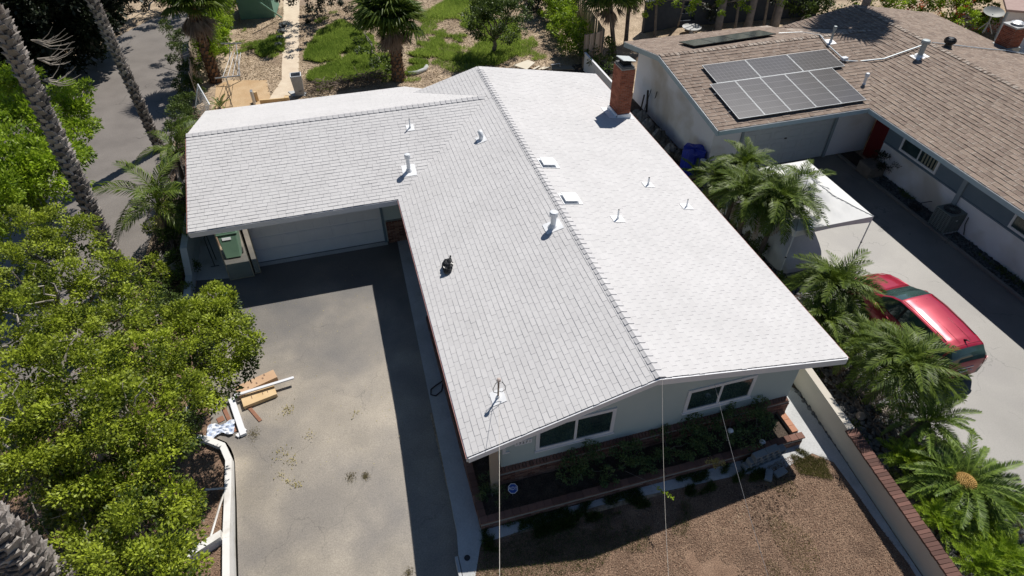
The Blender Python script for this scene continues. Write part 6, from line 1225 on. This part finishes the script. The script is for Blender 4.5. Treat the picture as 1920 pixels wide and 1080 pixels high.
# leaning giant palm trunk on the left, its crown above the picture
def trunk_tree(base, top, r0, r1, label, rows, per, bs, sk=None, crown=22, limit=300):
    base, top = V(base), V(top); e = empty('tall_palm', base, label, 'palm tree', 'tall palms by the lane'); pts = [base.lerp(top, t)-V((0,0,.2 if t == 0 else 0)) for t in (0,.12,.35,.6,.8,1)]; palm_trunk(e, pts, [r0*1.1,r0,(r0+r1)/2,r1,r1,r1], trunk_m, bt_g, rows, per, bs, limit=limit)
    place_fronds(e, top, fan_g, crown, 1.2, -.1, 'frond', scale=(1.1,1.4), r0=.15)
    if sk: place_fronds(e, top-V((0,0,.4)), dead_g, sk, -1.0, -1.4, 'dead_frond', r0=.35, scale=(1.0,1.4))
    return e
trunk_tree((-10.15,12.35,0), (-9.35,11.8,12.5), .205, .18, 'giant palm trunk with rough grey leaf bases crossing the left edge', 0.0325, 11, .56, crown=22)
trunk_tree((-9.98,21.9,0), (-9.9,20.9,10.4), .18, .165, 'second tall palm trunk with pale dead fronds hanging, behind the first', 0.0325, 9, .48, sk=18, crown=20)
trunk_tree((-7.95,-1.25,-.1), (-8.0,-1.2,11.0), .25, .24, 'thick palm trunk with curling leaf bases in the bottom left corner', 0.022, 12, .60, crown=0)
# dry inflorescences on the giant trunk
for i, (p0, dx) in enumerate((((-9.322, 12.550, 8.600), 1), ((-9.482, 12.763, 8.000), 1), ((-9.396, 12.189, 7.600), 1))):
    e = empty('dry_flower_stalk', p0, ['uppermost','middle','lowest'][i]+' dry branching stalk sticking out of the giant palm trunk', 'dry stalk')
    for k in range(9):
        a = V(p0); b = a+V((random.uniform(.5,1.0), random.uniform(-.1,.5), random.uniform(-.35,.35))); MB().tube([a, a.lerp(b, .4)+V((0,0,-.15)), a.lerp(b, .75)+V((0,0,-.1)), b], [.02,.012,.008,.004], 4).build('twig', pale_bark, e)
fan_palm((-7.836, 28.931, 0.000), 4.1, 'fan palm with grey-brown dead fronds beside the lane at the top', boots=bt_b, r=.27, skirt=22, sk=[dead_fan('dead_frond', L_dead, seg=60, R0=.95, pet=.4)]+dead_b, crown=26)
fan_palm((2.0,26.3,0), 3.3, 'full green fan palm with brown skirt standing on the back lawn', boots=bt_b, r=.30, skirt=30, sk=[dead_fan('dead_frond', L_dead, seg=60, R0=.8, pet=.3)]+dead_b, crown=40, scale=(1.0,1.25))
fan_palm((14.9,26.2,0), 3.3, 'leaning fan palm with drooping fronds by the board fence', r=.14, lean=(-.5,.4), skirt=8, crown=34, scale=(1.0,1.25), tm=trunk_m)
fan_palm((16.2,27.5,0), 3.4, 'second slimmer fan palm behind the chimney and the board fence', r=.13, lean=(.1,.5), skirt=6, crown=24, tm=trunk_m)
for i, (b_, h) in enumerate((((22.684, 27.819, 0.000), 7.5), ((24.717, 27.612, 0.000), 8.0), ((26.506, 27.289, 0.000), 7.0))):
    fan_palm(b_, h, ['left','middle','right'][i]+' one of three tall pale palm trunks behind the black rear solar panels', r=.22, skirt=0, crown=14, tm=trunk_g, group='palm trunks behind the brown roof')
for i, (b_, h) in enumerate((((18.382, 27.951, 0.000), 4), ((20.554, 29.189, 0.000), 5.2), ((23.862, 27.669, 0.000), 5.0), ((25.945, 27.642, 0.000), 5.5), ((26.377, 27.518, -0.000), 5.5))):
    fan_palm(b_, h, ['leftmost','second','third','fourth','rightmost'][i]+' of the slender palm stems in front of the slate wall', r=.08, skirt=0, crown=10, tm=bark, lean=(random.uniform(-.4,.8), .4), group='slender stems by the slate wall', scale=(.7,.9))
fan_palm((27.3,21.3,0), 9.0, 'tall palm trunk behind the peak of the brown roof', r=.24, skirt=0, crown=30, tm=trunk_g, scale=(1.1,1.3))
# feathery palms beside the garage
pin_q = [pinnate('feather_frond', 2.3, .9, 46, .55, .035, L_palm, vee=.3, ldroop=.6), pinnate('feather_frond', 2.0, 1.1, 42, .5, .035, L_palm, vee=.1, ldroop=.8), pinnate('feather_frond', 2.2, .7, 44, .55, .035, L_palm, vee=.5, ldroop=.4)]
pin_dead = [pinnate('dead_frond', 1.2, 1.0, 36, .24, .02, L_dead, vee=.2, ldroop=.5)]
def feather_palm(base, top, label, meshes, n, el0=1.1, el1=-.2, r=.09, scale=(.85,1.1), name='feather_palm', tm=None, group=None, boots=None, az0=0, jr=.25):
    base, top = V(base), V(top); e = empty(name, base, label, 'palm', group); palm_trunk(e, [base-V((0,0,.1)), base.lerp(top, .35)+V((.02,0,0)), base.lerp(top, .7), top], [r*1.2,r,r,r*1.1], tm or trunk_m, boots, .12, 7, .42, limit=90)
    place_fronds(e, top, meshes, n, el0, el1, scale=scale, az0=az0, jr=jr)
    if name == 'feather_palm': place_fronds(e, top-V((0,0,.08)), pin_dead, 5, -.5, -1.0, 'dead_frond', scale=(scale[0]*.8,scale[1]*.85), az0=az0+1.1)
    return e
feather_palm((-8.548, 13.690, 0.000), (-8.503, 13.931, 1.900), 'larger feathery palm arching over the lane beside the garage', pin_q, 13, scale=(.85,1.15), az0=2.4)
feather_palm((-8.622, 18.439, 0.000), (-8.297, 17.804, 1.900), 'feathery palm with dead pale fronds closer to the back corner of the garage', pin_q, 9, scale=(.7,.95))
dd_ = empty('dry_frond_pile', (-8.908, 19.187, 0.000), 'heap of pale dead palm fronds hanging near the garage eave', 'dry fronds'); place_fronds(dd_, V((-8.353, 18.150, 1.200)), dead_g, 10, -.6, -1.3, 'dead_frond', r0=.2)
dd_ = empty('dry_frond_pile', (-9.067, 11.860, 0.000), 'brown dry fronds lying at the foot of the giant palm', 'dry fronds'); place_fronds(dd_, V((-9.361, 11.663, 0.500)), dead_b+dead_g, 12, .2, -.3, 'dead_frond', r0=.3, scale=(.6,.9))
# pygmy palms and sagos between the two driveways
pin_d = [pinnate('feather_frond', 1.15, .9, 44, .27, .020, L_palm, vee=.45, ldroop=.25), pinnate('feather_frond', 1.05, 1.15, 40, .26, .020, L_palm, vee=.3, ldroop=.3), pinnate('feather_frond', 1.2, .7, 44, .28, .020, L_palm, vee=.6, ldroop=.2)]
pin_s = [pinnate('sago_frond', 1.25, .22, 64, .17, .017, L_sago, vee=.75, ldroop=.0, lift=.30), pinnate('sago_frond', 1.2, .35, 64, .17, .017, L_sago, vee=.7, ldroop=.05, lift=.3)]
GP = 'palms between the driveways'
feather_palm((12.3,8.9,0), (13.025, 9.640, 2.300), 'upright pygmy palm nearest the neighbour garage door', pin_d, 34, group=GP, scale=(1.0,1.35))
feather_palm((11.6,9.6,0), (12.281, 9.926, 1.600), 'low pygmy palm against the white roof edge by the blue tarp', pin_d, 30, group=GP, scale=(.9,1.2))
feather_palm((12.1,7.6,0), (12.151, 7.881, 2.300), 'bushy pygmy palm touching the white roof edge', pin_d, 38, group=GP, scale=(1.15,1.5))
feather_palm((12.6,6.9,0), (12.947, 7.057, 2.400), 'largest pygmy palm spreading in front of the white canopy', pin_d, 50, group=GP, scale=(1.2,1.65))
feather_palm((12.7,8.2,0), (14.576, 8.134, 2.200), 'pygmy palm overlapping the left part of the white canopy', pin_d, 22, group=GP, scale=(.9,1.2))
feather_palm((12.9,3.9,0), (12.945, 3.573, 1.500), 'pygmy palm in front of the bonnet of the red car', pin_d, 50, group=GP, scale=(1.15,1.5))
feather_palm((12.1,2.7,0), (12.055, 2.597, 1.100), 'low pygmy palm beside the eave behind the red car wheel', pin_d, 30, group=GP, scale=(.95,1.2))
feather_palm((12.0,1.6,0), (12.460, 1.403, 1.000), 'low dark pygmy palm next to the front right roof corner', pin_d, 30, group=GP, scale=(.95,1.2))
feather_palm((12.1,.2,0), (12.364, -0.132, 1.900), 'tall arching pygmy palm in front of the red car boot', pin_d, 50, group=GP, scale=(1.15,1.5))
feather_palm((12.0,-1.3,0), (12.567, -1.339, 0.950), 'low sago palm with glossy fronds behind the one with the cone', pin_s, 34, el1=-.25, r=.15, group=GP, name='sago_palm', scale=(.85,1.05))
sg = feather_palm((11.95,-3.35,0), (12.312, -3.074, 0.720), 'large sago palm with a round golden cone in its centre', pin_s, 70, el0=.55, el1=-.25, r=.2, group=GP, name='sago_palm', scale=(1.05,1.3), jr=.15)
cone_m = mat('golden_cone', (.42,.25,.07), (.58,.38,.14), scale=30, rough=.9, bump=1.0, bscale=40, bdist=.03)
cc_ = V((12.193, -3.120, 0.850)); MB().grid(lambda a, b: cc_+V((.27*math.cos(a*6.2832)*math.sin(b*1.62), .27*math.sin(a*6.2832)*math.sin(b*1.62), .17*math.cos(b*1.62)-.03*math.exp(-(b*7)**2))), 32, 12).build('cone', cone_m, sg, smooth=True)
sc2 = MB().add([(-.02,-.012,0),(.02,-.012,0),(0,.02,.01),(0,0,.03)], [(0,1,3),(1,2,3),(2,0,3)]).mesh('cone_scale', cone_m)
for k in range(220):
    t = math.acos(1-.95*(k+.5)/220); a = k*2.39996; ob = bpy.data.objects.new('cone_scale', sc2); COL.objects.link(ob); ob.parent = sg; ob.location = cc_-origin(sg)+V((.27*math.cos(a)*math.sin(t), .27*math.sin(a)*math.sin(t), .17*math.cos(t))); ob.rotation_euler = (0,t,a)
feather_palm((12.6,12.6,0), (12.777, 12.168, 0.500), 'small pale sago in front of the tall post between the houses', pin_s, 14, el0=1.2, el1=.2, r=.1, group=GP, name='sago_palm', scale=(.7,.9))
feather_palm((-7.467, 25.342, 0.000), (-7.422, 25.327, 0.150), 'small spiky agave inside the chain link corner', pin_s, 12, el0=1.2, el1=.3, r=.05, name='agave_plant', scale=(.5,.6))
# soft plume shrubs at the lower right
plume = [pinnate('plume', .60, .25, 30, .12, .011, L_bri, vee=.7, ldroop=.1, lift=.5, start=.2), pinnate('plume', .5, .35, 28, .11, .011, L_bri, vee=.6, ldroop=.2, lift=.4, start=.2)]
for i, (p_, n, l_) in enumerate((((11.713, -1.954, 0.450), 34, 'bright plume shrub just left of the big sago'), ((11.861, -2.504, 0.400), 24, 'plume shrub tucked under the left fronds of the big sago'), ((11.234, -3.636, 0.450), 40, 'plume shrub against the brick capped wall below the big sago'), ((11.250, -4.803, 0.450), 44, 'plume shrub lowest beside the wall at the bottom edge'), ((11.797, -4.710, 0.350), 40, 'plume shrub in the bottom right corner'), ((12.989, -4.033, 0.450), 40, 'plume shrub at the right edge below the sago fronds'), ((11.997, -5.256, 0.400), 30, 'plume shrub cut by the bottom right corner of the picture'), ((12.145, -3.954, 0.200), 26, 'shaded plume shrub directly under the big sago'))):
    e = empty('plume_shrub', V((p_[0],p_[1],0)), l_, 'shrub', 'plume shrubs at the lower right')
    for k in range(4): place_fronds(e, V(p_)+V((random.uniform(-.28,.28), random.uniform(-.25,.25), random.uniform(-.15,.05))), plume, n//4+4, 1.3, .1, 'plume', scale=(.9,1.4), az0=k)
tree('ground_shrub', 'low shaded ground shrub between the palms and the rock bed', 'shrub', (11.5,-2.3,0), [(11.3,-2.2,.1,.4), (11.9,-2.4,.15,.4), (11.8,.6,.1,.35), (12.6,-2.8,.1,.4), (12.9,1.2,.15,.4), (12.7,5.2,.2,.5), (12.2,10.2,.3,.7), (12.4,-.4,.15,.5), (11.3,-.8,.12,.35), (12.9,-1.6,.15,.45), (12.6,3.2,.2,.55), (11.7,3.8,.2,.5), (12.3,5.8,.2,.6), (12.4,7.4,.3,.7), (13.0,-2.4,.15,.4), (11.6,1.6,.12,.35)], L_mid, sub=50, per=50, L0=.07, W0=.04, tr=.02, subr=.16)
# bougainvillea behind the brown roof
for i, lobes in enumerate(([(*(28.443, 27.646, 0.600), 1.0), (*(29.716, 27.903, 0.900), 1.2), (*(31.349, 28.076, 1.200), 1.3)], [(*(34.539, 27.796, 1.000), 1.5), (*(35.519, 26.448, 1.000), 1.4), (*(36.808, 25.765, 1.000), 1.3)], [(*(38.159, 25.170, 1.000), 1.3), (*(39.273, 24.440, 0.800), 1.1), (*(38.880, 22.991, 0.500), .8), (*(37.578, 23.266, 0.700), 1.0)])):
    e = tree('flowering_bush', ['leafy bush behind the left shoulder of the brown roof peak', 'green bush with orange flowers right behind the brown roof peak', 'green bush with red flowers beside the satellite dish'][i], 'bush', (lobes[0][0], lobes[0][1], 0), lobes, L_mid if i == 0 else L_bri, sub=14, per=70, L0=.16, W0=.10, tr=.08)
    if i:
        Vs, T = cloud(lobes, 5, 22, .13, .10, .3, .3); crown_obj('flowers', Vs, T, flo, e)['kind'] = 'stuff'
# bush by the stone planter and bed plants of the neighbour
tree('planter_bush', 'dark feathery shrub growing out of the stone planter', 'shrub', (20.8,10.7,.5), [(20.9,10.9,.75,.40), (21.0,10.3,.6,.35)], L_dark, sub=60, per=60, L0=.09, W0=.03, tr=.03, subr=.18)
# ---------------------------------------------------------------- ground cover and litter (one object each)
def inpoly(P_, poly):
    x, y = P_[:, 0], P_[:, 1]; r = np.zeros(len(P_), bool); n = len(poly); j = n-1
    for i in range(n):
        xi, yi = poly[i][:2]; xj, yj = poly[j][:2]; c = ((yi > y) != (yj > y)) & (x < (xj-xi)*(y-yi)/(yj-yi+1e-12)+xi); r ^= c; j = i
    return r
def scatter(poly, n):
    xs = [p[0] for p in poly]; ys_ = [p[1] for p in poly]; P_ = np.stack([rng.uniform(min(xs), max(xs), n), rng.uniform(min(ys_), max(ys_), n)], 1); return P_[inpoly(P_, poly)]
def fbm(P_, s):  # cheap smooth noise
    v_ = np.zeros(len(P_)); 
    for k in range(5):
        a = rng.uniform(0, 6.28, 4); f_ = s*(1.7**k); v_ += (np.sin(P_[:, 0]*f_*math.cos(a[0])+P_[:, 1]*f_*math.sin(a[0])+a[1])+np.sin(P_[:, 0]*f_*math.cos(a[2])-P_[:, 1]*f_*math.sin(a[2])+a[3]))*.5/(1.35**k)
    return v_
def grass(name, poly, n, h, w, m, thr=-9, s=1.0, z0=0, keep=None):
    P_ = scatter(poly, n); 
    if thr > -5: P_ = P_[fbm(P_, s) > thr]
    n = len(P_); b = np.concatenate([P_, np.full((n, 1), z0)], 1); ax = unit(np.concatenate([rng.normal(0, .6, (n, 2)), np.ones((n, 1))], 1)); hh = h*rng.uniform(.5, 1.4, n); q = leaf_quads(b, ax, rdir(n), hh, w*np.ones(n)); T = np.clip(rng.normal(.42, .22, n)+.16*fbm(P_, s*1.3), 0, 1)
    o_ = link(name, npmesh(name, q, n, m, T)); o_['kind'] = 'stuff'; return o_
def flat_bits(name, poly, n, s0, s1, m, z0=.01, z1=.03, thr=-9, s=1.0, asp=.4, ex=None):
    P_ = scatter(poly, n)
    if thr > -5: P_ = P_[fbm(P_, s) > thr]
    if ex is not None:
        for q_ in ex: P_ = P_[~inpoly(P_, q_)]
    n = len(P_); b = np.concatenate([P_, rng.uniform(z0, z1, (n, 1))], 1); a = rng.uniform(0, 6.28, n); ax = unit(np.stack([np.cos(a), np.sin(a), rng.normal(0, .3, n)], 1)); nr = unit(np.stack([rng.normal(0, .35, n), rng.normal(0, .35, n), np.ones(n)], 1)); L_ = rng.uniform(s0, s1, n)
    o_ = link(name, npmesh(name, leaf_quads(b, ax, nr, L_, L_*asp*rng.uniform(.6, 1.3, n)), n, m, np.clip(rng.beta(1.6, 3.2, n), 0, 1))); o_['kind'] = 'stuff'; return o_
yard = [(-.45,-6),(9.35,-6),(9.945, -4.249, 0.000),(9.916, -3.331, -0.000),(9.959, -2.323, 0.000),(9.897, -1.348, -0.000),(9.526, -0.978, 0.000),(8.909, -0.802, 0.000),(7.8,-1.0),(.2,-1.0),(-.35,-1.6)]
flat_bits('mulch_chips', yard, 130000, .015, .048, chip_m, thr=-1.1, s=1.3)
flat_bits('mulch_chips', [(-12,-6),(-6.1,-6),(-6.12,2.6),(-6.3,3.6),(-6.9,4.2),(-8,5),(-9.5,11),(-12,9)], 45000, .025, .06, chip_m)
grass('yard_grass', yard, 60000, .07, .008, leafm('sparse_grass', (.12,.13,.03), (.34,.33,.11), .3), thr=1.2, s=1.1)
grass('shade_grass', [(.2,-.9),(6,-.9),(5,-2.2),(0,-2.4),(-.3,-1.5)], 15000, .10, .007, L_mid, thr=.5, s=1.4)
grass('path_grass', [(.1,-.58),(8.3,-.58),(8.0,-1.25),(3.2,-1.1),(0,-1.2)], 30000, .13, .012, L_mid, thr=-.1, s=1.9)
flat_bits('straw_litter', yard, 9000, .04, .12, leafm('straw', (.30,.22,.13), (.62,.52,.36), .1), thr=.7, s=1.7, asp=.12)
flat_bits('dark_clods', yard, 9000, .03, .08, mat('clod', (.05,.032,.022), (.12,.08,.055), tone=True, rough=1), thr=.9, s=1.2, asp=.8)
grass('corner_grass', [(8.887, -0.706, 0.000), (9.329, -0.688, 0.000), (9.789, -1.142, -0.000), (9.586, -1.773, 0.000), (8.848, -1.394, 0.000)], 9000, .08, .008, leafm('corner_blade', (.10,.11,.03), (.30,.28,.10), .3), thr=-.1, s=2.2)
lawnA = [(-2.864, 31.466, 0.000), (-1.826, 34.668, 0.000), (-0.357, 36.171, -0.000), (1.349, 32.840, 0.000), (1.004, 29.949, 0.000), (-0.514, 28.813, 0.000), (-2.116, 29.811, 0.000), (-2.936, 30.518, 0.000)]
lawnB = [(-2.914, 27.661, 0.000), (-2.787, 28.491, -0.000), (-1.537, 29.336, 0.000), (1.004, 29.949, 0.000), (4.132, 29.459, 0.000), (4.216, 27.840, 0.000), (3.017, 26.681, 0.000), (0.323, 26.733, -0.000), (-2.288, 26.920, -0.000)]
lawnC = [(4.897, 35.674, 0.000), (6.784, 37.817, 0.000), (8.846, 40.158, 0.000), (11.248, 37.100, 0.000), (10.473, 31.137, 0.000), (9.614, 27.886, 0.000), (7.649, 26.472, 0.000), (4.873, 28.278, 0.000), (3.516, 29.636, 0.000)]
lawnD = [(-5.110, 34.693, -0.000), (-4.040, 34.567, 0.000), (-4.100, 31.657, 0.000), (-5.115, 31.462, 0.000), (-6.154, 31.921, -0.000), (-6.044, 32.709, 0.000)]
gm = mat('lawn_soil', (.09,.13,.03), (.18,.21,.06), scale=3, rough=1, bump=.5)
for nm, pl_, n, thr in (('lawn', lawnA, 90000, -.75), ('lawn', lawnB, 70000, -1.0), ('lawn', lawnC, 100000, -.35), ('lawn', lawnD, 16000, .4)):
    grass('lawn_grass', pl_, n, .24, .024, L_grass, thr=thr, s=.8)
grass('rough_grass', [(-2.5,26),(11,25.5),(11,38),(-2.5,38)], 120000, .18, .02, L_grass, thr=.75, s=.9)
grass('rough_grass', [(-7,29),(-4.4,29),(-4.4,37),(-7,37)], 30000, .15, .02, L_grass, thr=.8, s=1.1)
flat_bits('yard_gravel', [(-7,25),(13,25),(13,40),(-7,40)], 60000, .05, .13, mat('gravel_bit', (.31,.225,.145), (.58,.46,.32), tone=True, rough=.95), z0=-.005, z1=.02, asp=.7, ex=[[(v_.co.x, v_.co.y) for v_ in path.data.vertices], [(v_.co.x, v_.co.y) for v_ in dpatch.data.vertices], lawnA])
flat_bits('dry_litter', [(-9.7,11),(-7.9,11),(-7.9,26),(-9.2,26)], 9000, .05, .16, L_dead, asp=.25)
# brush pile behind the garage
bp2 = MB(); random.seed(9)
for k in range(420):
    c = V((-2.944, 25.937, 0.100)).lerp(V((1.346, 26.496, 0.100)), random.random())+V((random.uniform(-.4,.4), random.uniform(-.5,.6), random.uniform(0,.35))); d = V((random.uniform(-1,1), random.uniform(-.7,.7), random.uniform(-.25,.35))); d = d.normalized()*random.uniform(.25,.8); bp2.tube([c-d/2, c+V((0,0,.05)), c+d/2], random.uniform(.006,.018), 3, cap=False)
tag(bp2.build('brush_pile', mat('brush_wood', (.10,.075,.055), (.24,.19,.15), scale=6, rough=.9)), 'long pile of cut dry branches behind the garage roof', 'brush pile', kind='stuff')
def pebbles(name, poly, n, r0, r1, m, z=0):
    P_ = scatter(poly, n); n = len(P_); base = np.array([(1,0,0),(.3,.8,0),(-.8,.6,0),(-.9,-.5,0),(.2,-.95,0),(.55,.25,.62),(-.4,.35,.7),(-.15,-.55,.62)], np.float32)
    fs = np.array([(0,1,6,5),(1,2,6,6),(2,3,7,6),(3,4,7,7),(4,0,5,7),(5,6,7,7)]); r_ = rng.uniform(r0, r1, n); a = rng.uniform(0, 6.28, n); c, s_ = np.cos(a), np.sin(a)
    bx_ = base[None]*(r_[:, None, None])*rng.uniform(.75, 1.25, (n, 1, 3)); X = bx_[..., 0]*c[:, None]-bx_[..., 1]*s_[:, None]; Y_ = bx_[..., 0]*s_[:, None]+bx_[..., 1]*c[:, None]; Vx = np.stack([X+P_[:, :1], Y_+P_[:, 1:], bx_[..., 2]+z], -1)
    me = bpy.data.meshes.new(name); faces = []
    tri = [(0,1,5),(1,6,5),(1,2,6),(2,3,6),(3,7,6),(3,4,7),(4,0,7),(0,5,7),(5,6,7)]
    me.vertices.add(n*8); me.vertices.foreach_set('co', Vx.astype(np.float32).ravel()); ix = (np.array(tri, np.int32)[None]+(np.arange(n, dtype=np.int32)*8)[:, None, None]).reshape(-1); nf = n*9
    me.loops.add(nf*3); me.loops.foreach_set('vertex_index', ix); me.polygons.add(nf); me.polygons.foreach_set('loop_start', np.arange(0, nf*3, 3, dtype=np.int32)); me.polygons.foreach_set('loop_total', np.full(nf, 3, np.int32))
    at = me.attributes.new('tone', 'FLOAT', 'POINT'); at.data.foreach_set('value', np.repeat(rng.beta(1.5, 2.5, n).astype(np.float32), 8)); me.materials.append(m); me.update(); me.validate(); o_ = link(name, me); o_['kind'] = 'stuff'; return o_
pebbles('river_pebbles', [(10.45,3),(10.2,-8),(13.5,-8),(13.2,6),(13.0,12),(10.5,12)], 9000, .03, .085, pebble_m)
pebbles('bed_gravel', [(20.52,-5),(21.28,-5),(21.28,11),(20.52,11)], 4500, .03, .075, mat('bed_pebble', (.03,.035,.035), (.16,.17,.17), tone=True, rough=.8))
grass('bed_greens', [(20.8,-5),(21.25,-5),(21.25,9.5),(20.9,9.5)], 5000, .14, .02, L_mid, thr=.2)
bl = mat('boulder_stone', (.34,.27,.22), (.55,.48,.42), scale=6, rough=.9, bump=.6, bscale=14)
for i, (p_, s_) in enumerate((((11.051, -0.715, 0.050), .16), ((11.702, -0.225, 0.050), .14), ((10.818, -1.020, 0.050), .17), ((12.611, 0.332, 0.050), .2), ((12.590, -0.279, 0.050), .2), ((12.367, 0.507, 0.050), .17))):
    p_ = V(p_); tag(MB().grid(lambda a, b: p_+V((s_*1.3*math.cos(a*6.283)*math.sin(b*3.14)*(1+.12*math.sin(a*19+b*5)), s_*math.sin(a*6.283)*math.sin(b*3.14)*(1+.12*math.sin(a*13)), -s_*.6*math.cos(b*3.14))), 16, 9).build('boulder', bl), ['pale boulder next to the brick capped wall','small reddish boulder above the pale one','brown boulder at the end of the wall top','tan boulder under the tall arching palm','pinkish boulder beside the palm shadow','grey boulder by the pebble bed'][i], 'boulder', 'boulders among the pebbles')
# leaves and litter on the driveway
for i, (p_, n, s_) in enumerate((((-4.546, 4.673, -0.000), 70, .10), ((-4.771, 3.193, 0.000), 50, .12), ((-4.504, 2.868, 0.000), 40, .10), ((-4.371, 2.128, 0.000), 45, .08), ((-3.962, 3.607, 0.000), 25, .08), ((-2.649, 3.970, 0.000), 18, .10), ((-4.768, 2.527, 0.000), 16, .07), ((-4.607, 2.195, 0.000), 16, .06))):
    c = np.array(p_)+np.array([0,0,.02]); P_ = c+rng.normal(0, 1, (n, 3))*np.array([s_, s_, .01]); P_[:, 2] = np.maximum(P_[:, 2], .012-(max(0, 4-p_[1])**1.5)*.036)
    P_[:, 2] = .012-(max(0, 4-p_[1])**1.5)*.036+rng.uniform(0, .03, n)
    o_ = link('fallen_leaves', npmesh('fallen_leaves', leaf_quads(P_, rdir(n), rdir(n, 2), rng.uniform(.03, .07, n), rng.uniform(.02, .035, n)), n, MATS['yellow_spray_leaf'], rng.uniform(.3, 1, n))); o_['kind'] = 'stuff'
P_ = scatter([(-5.8,2),(-1,2),(-1,10.5),(-7,10.5)], 260); n = len(P_); P_ = np.concatenate([P_, np.full((n, 1), .012)], 1)
o_ = link('fallen_leaves', npmesh('fallen_leaves', leaf_quads(P_, rdir(n, 0)*np.array([1,1,.1]), rdir(n, 4), rng.uniform(.015, .05, n), rng.uniform(.012, .03, n)), n, MATS['yellow_spray_leaf'], rng.uniform(0, 1, n))); o_['kind'] = 'stuff'
for i, (p_, r_) in enumerate((((-2.961, 1.977, 0.000), .10), ((-2.579, 1.902, 0.000), .06), ((-1.866, -0.919, 0.000), .08), ((-5.529, 4.054, 0.000), .12))):
    z_ = -(max(0, 4-p_[1])**1.5)*.036; P_ = np.concatenate([rng.normal(0, 1, (260, 2))*np.array([r_*.7, r_])+np.array(p_[:2]), np.full((260, 1), z_+.004)], 1); o_ = link('weed_patch', npmesh('weed_patch', leaf_quads(P_, rdir(260, 1), rdir(260), rng.uniform(.03, .06, 260), .012*np.ones(260)), 260, L_dry, rng.uniform(0, .8, 260))); o_['kind'] = 'stuff'
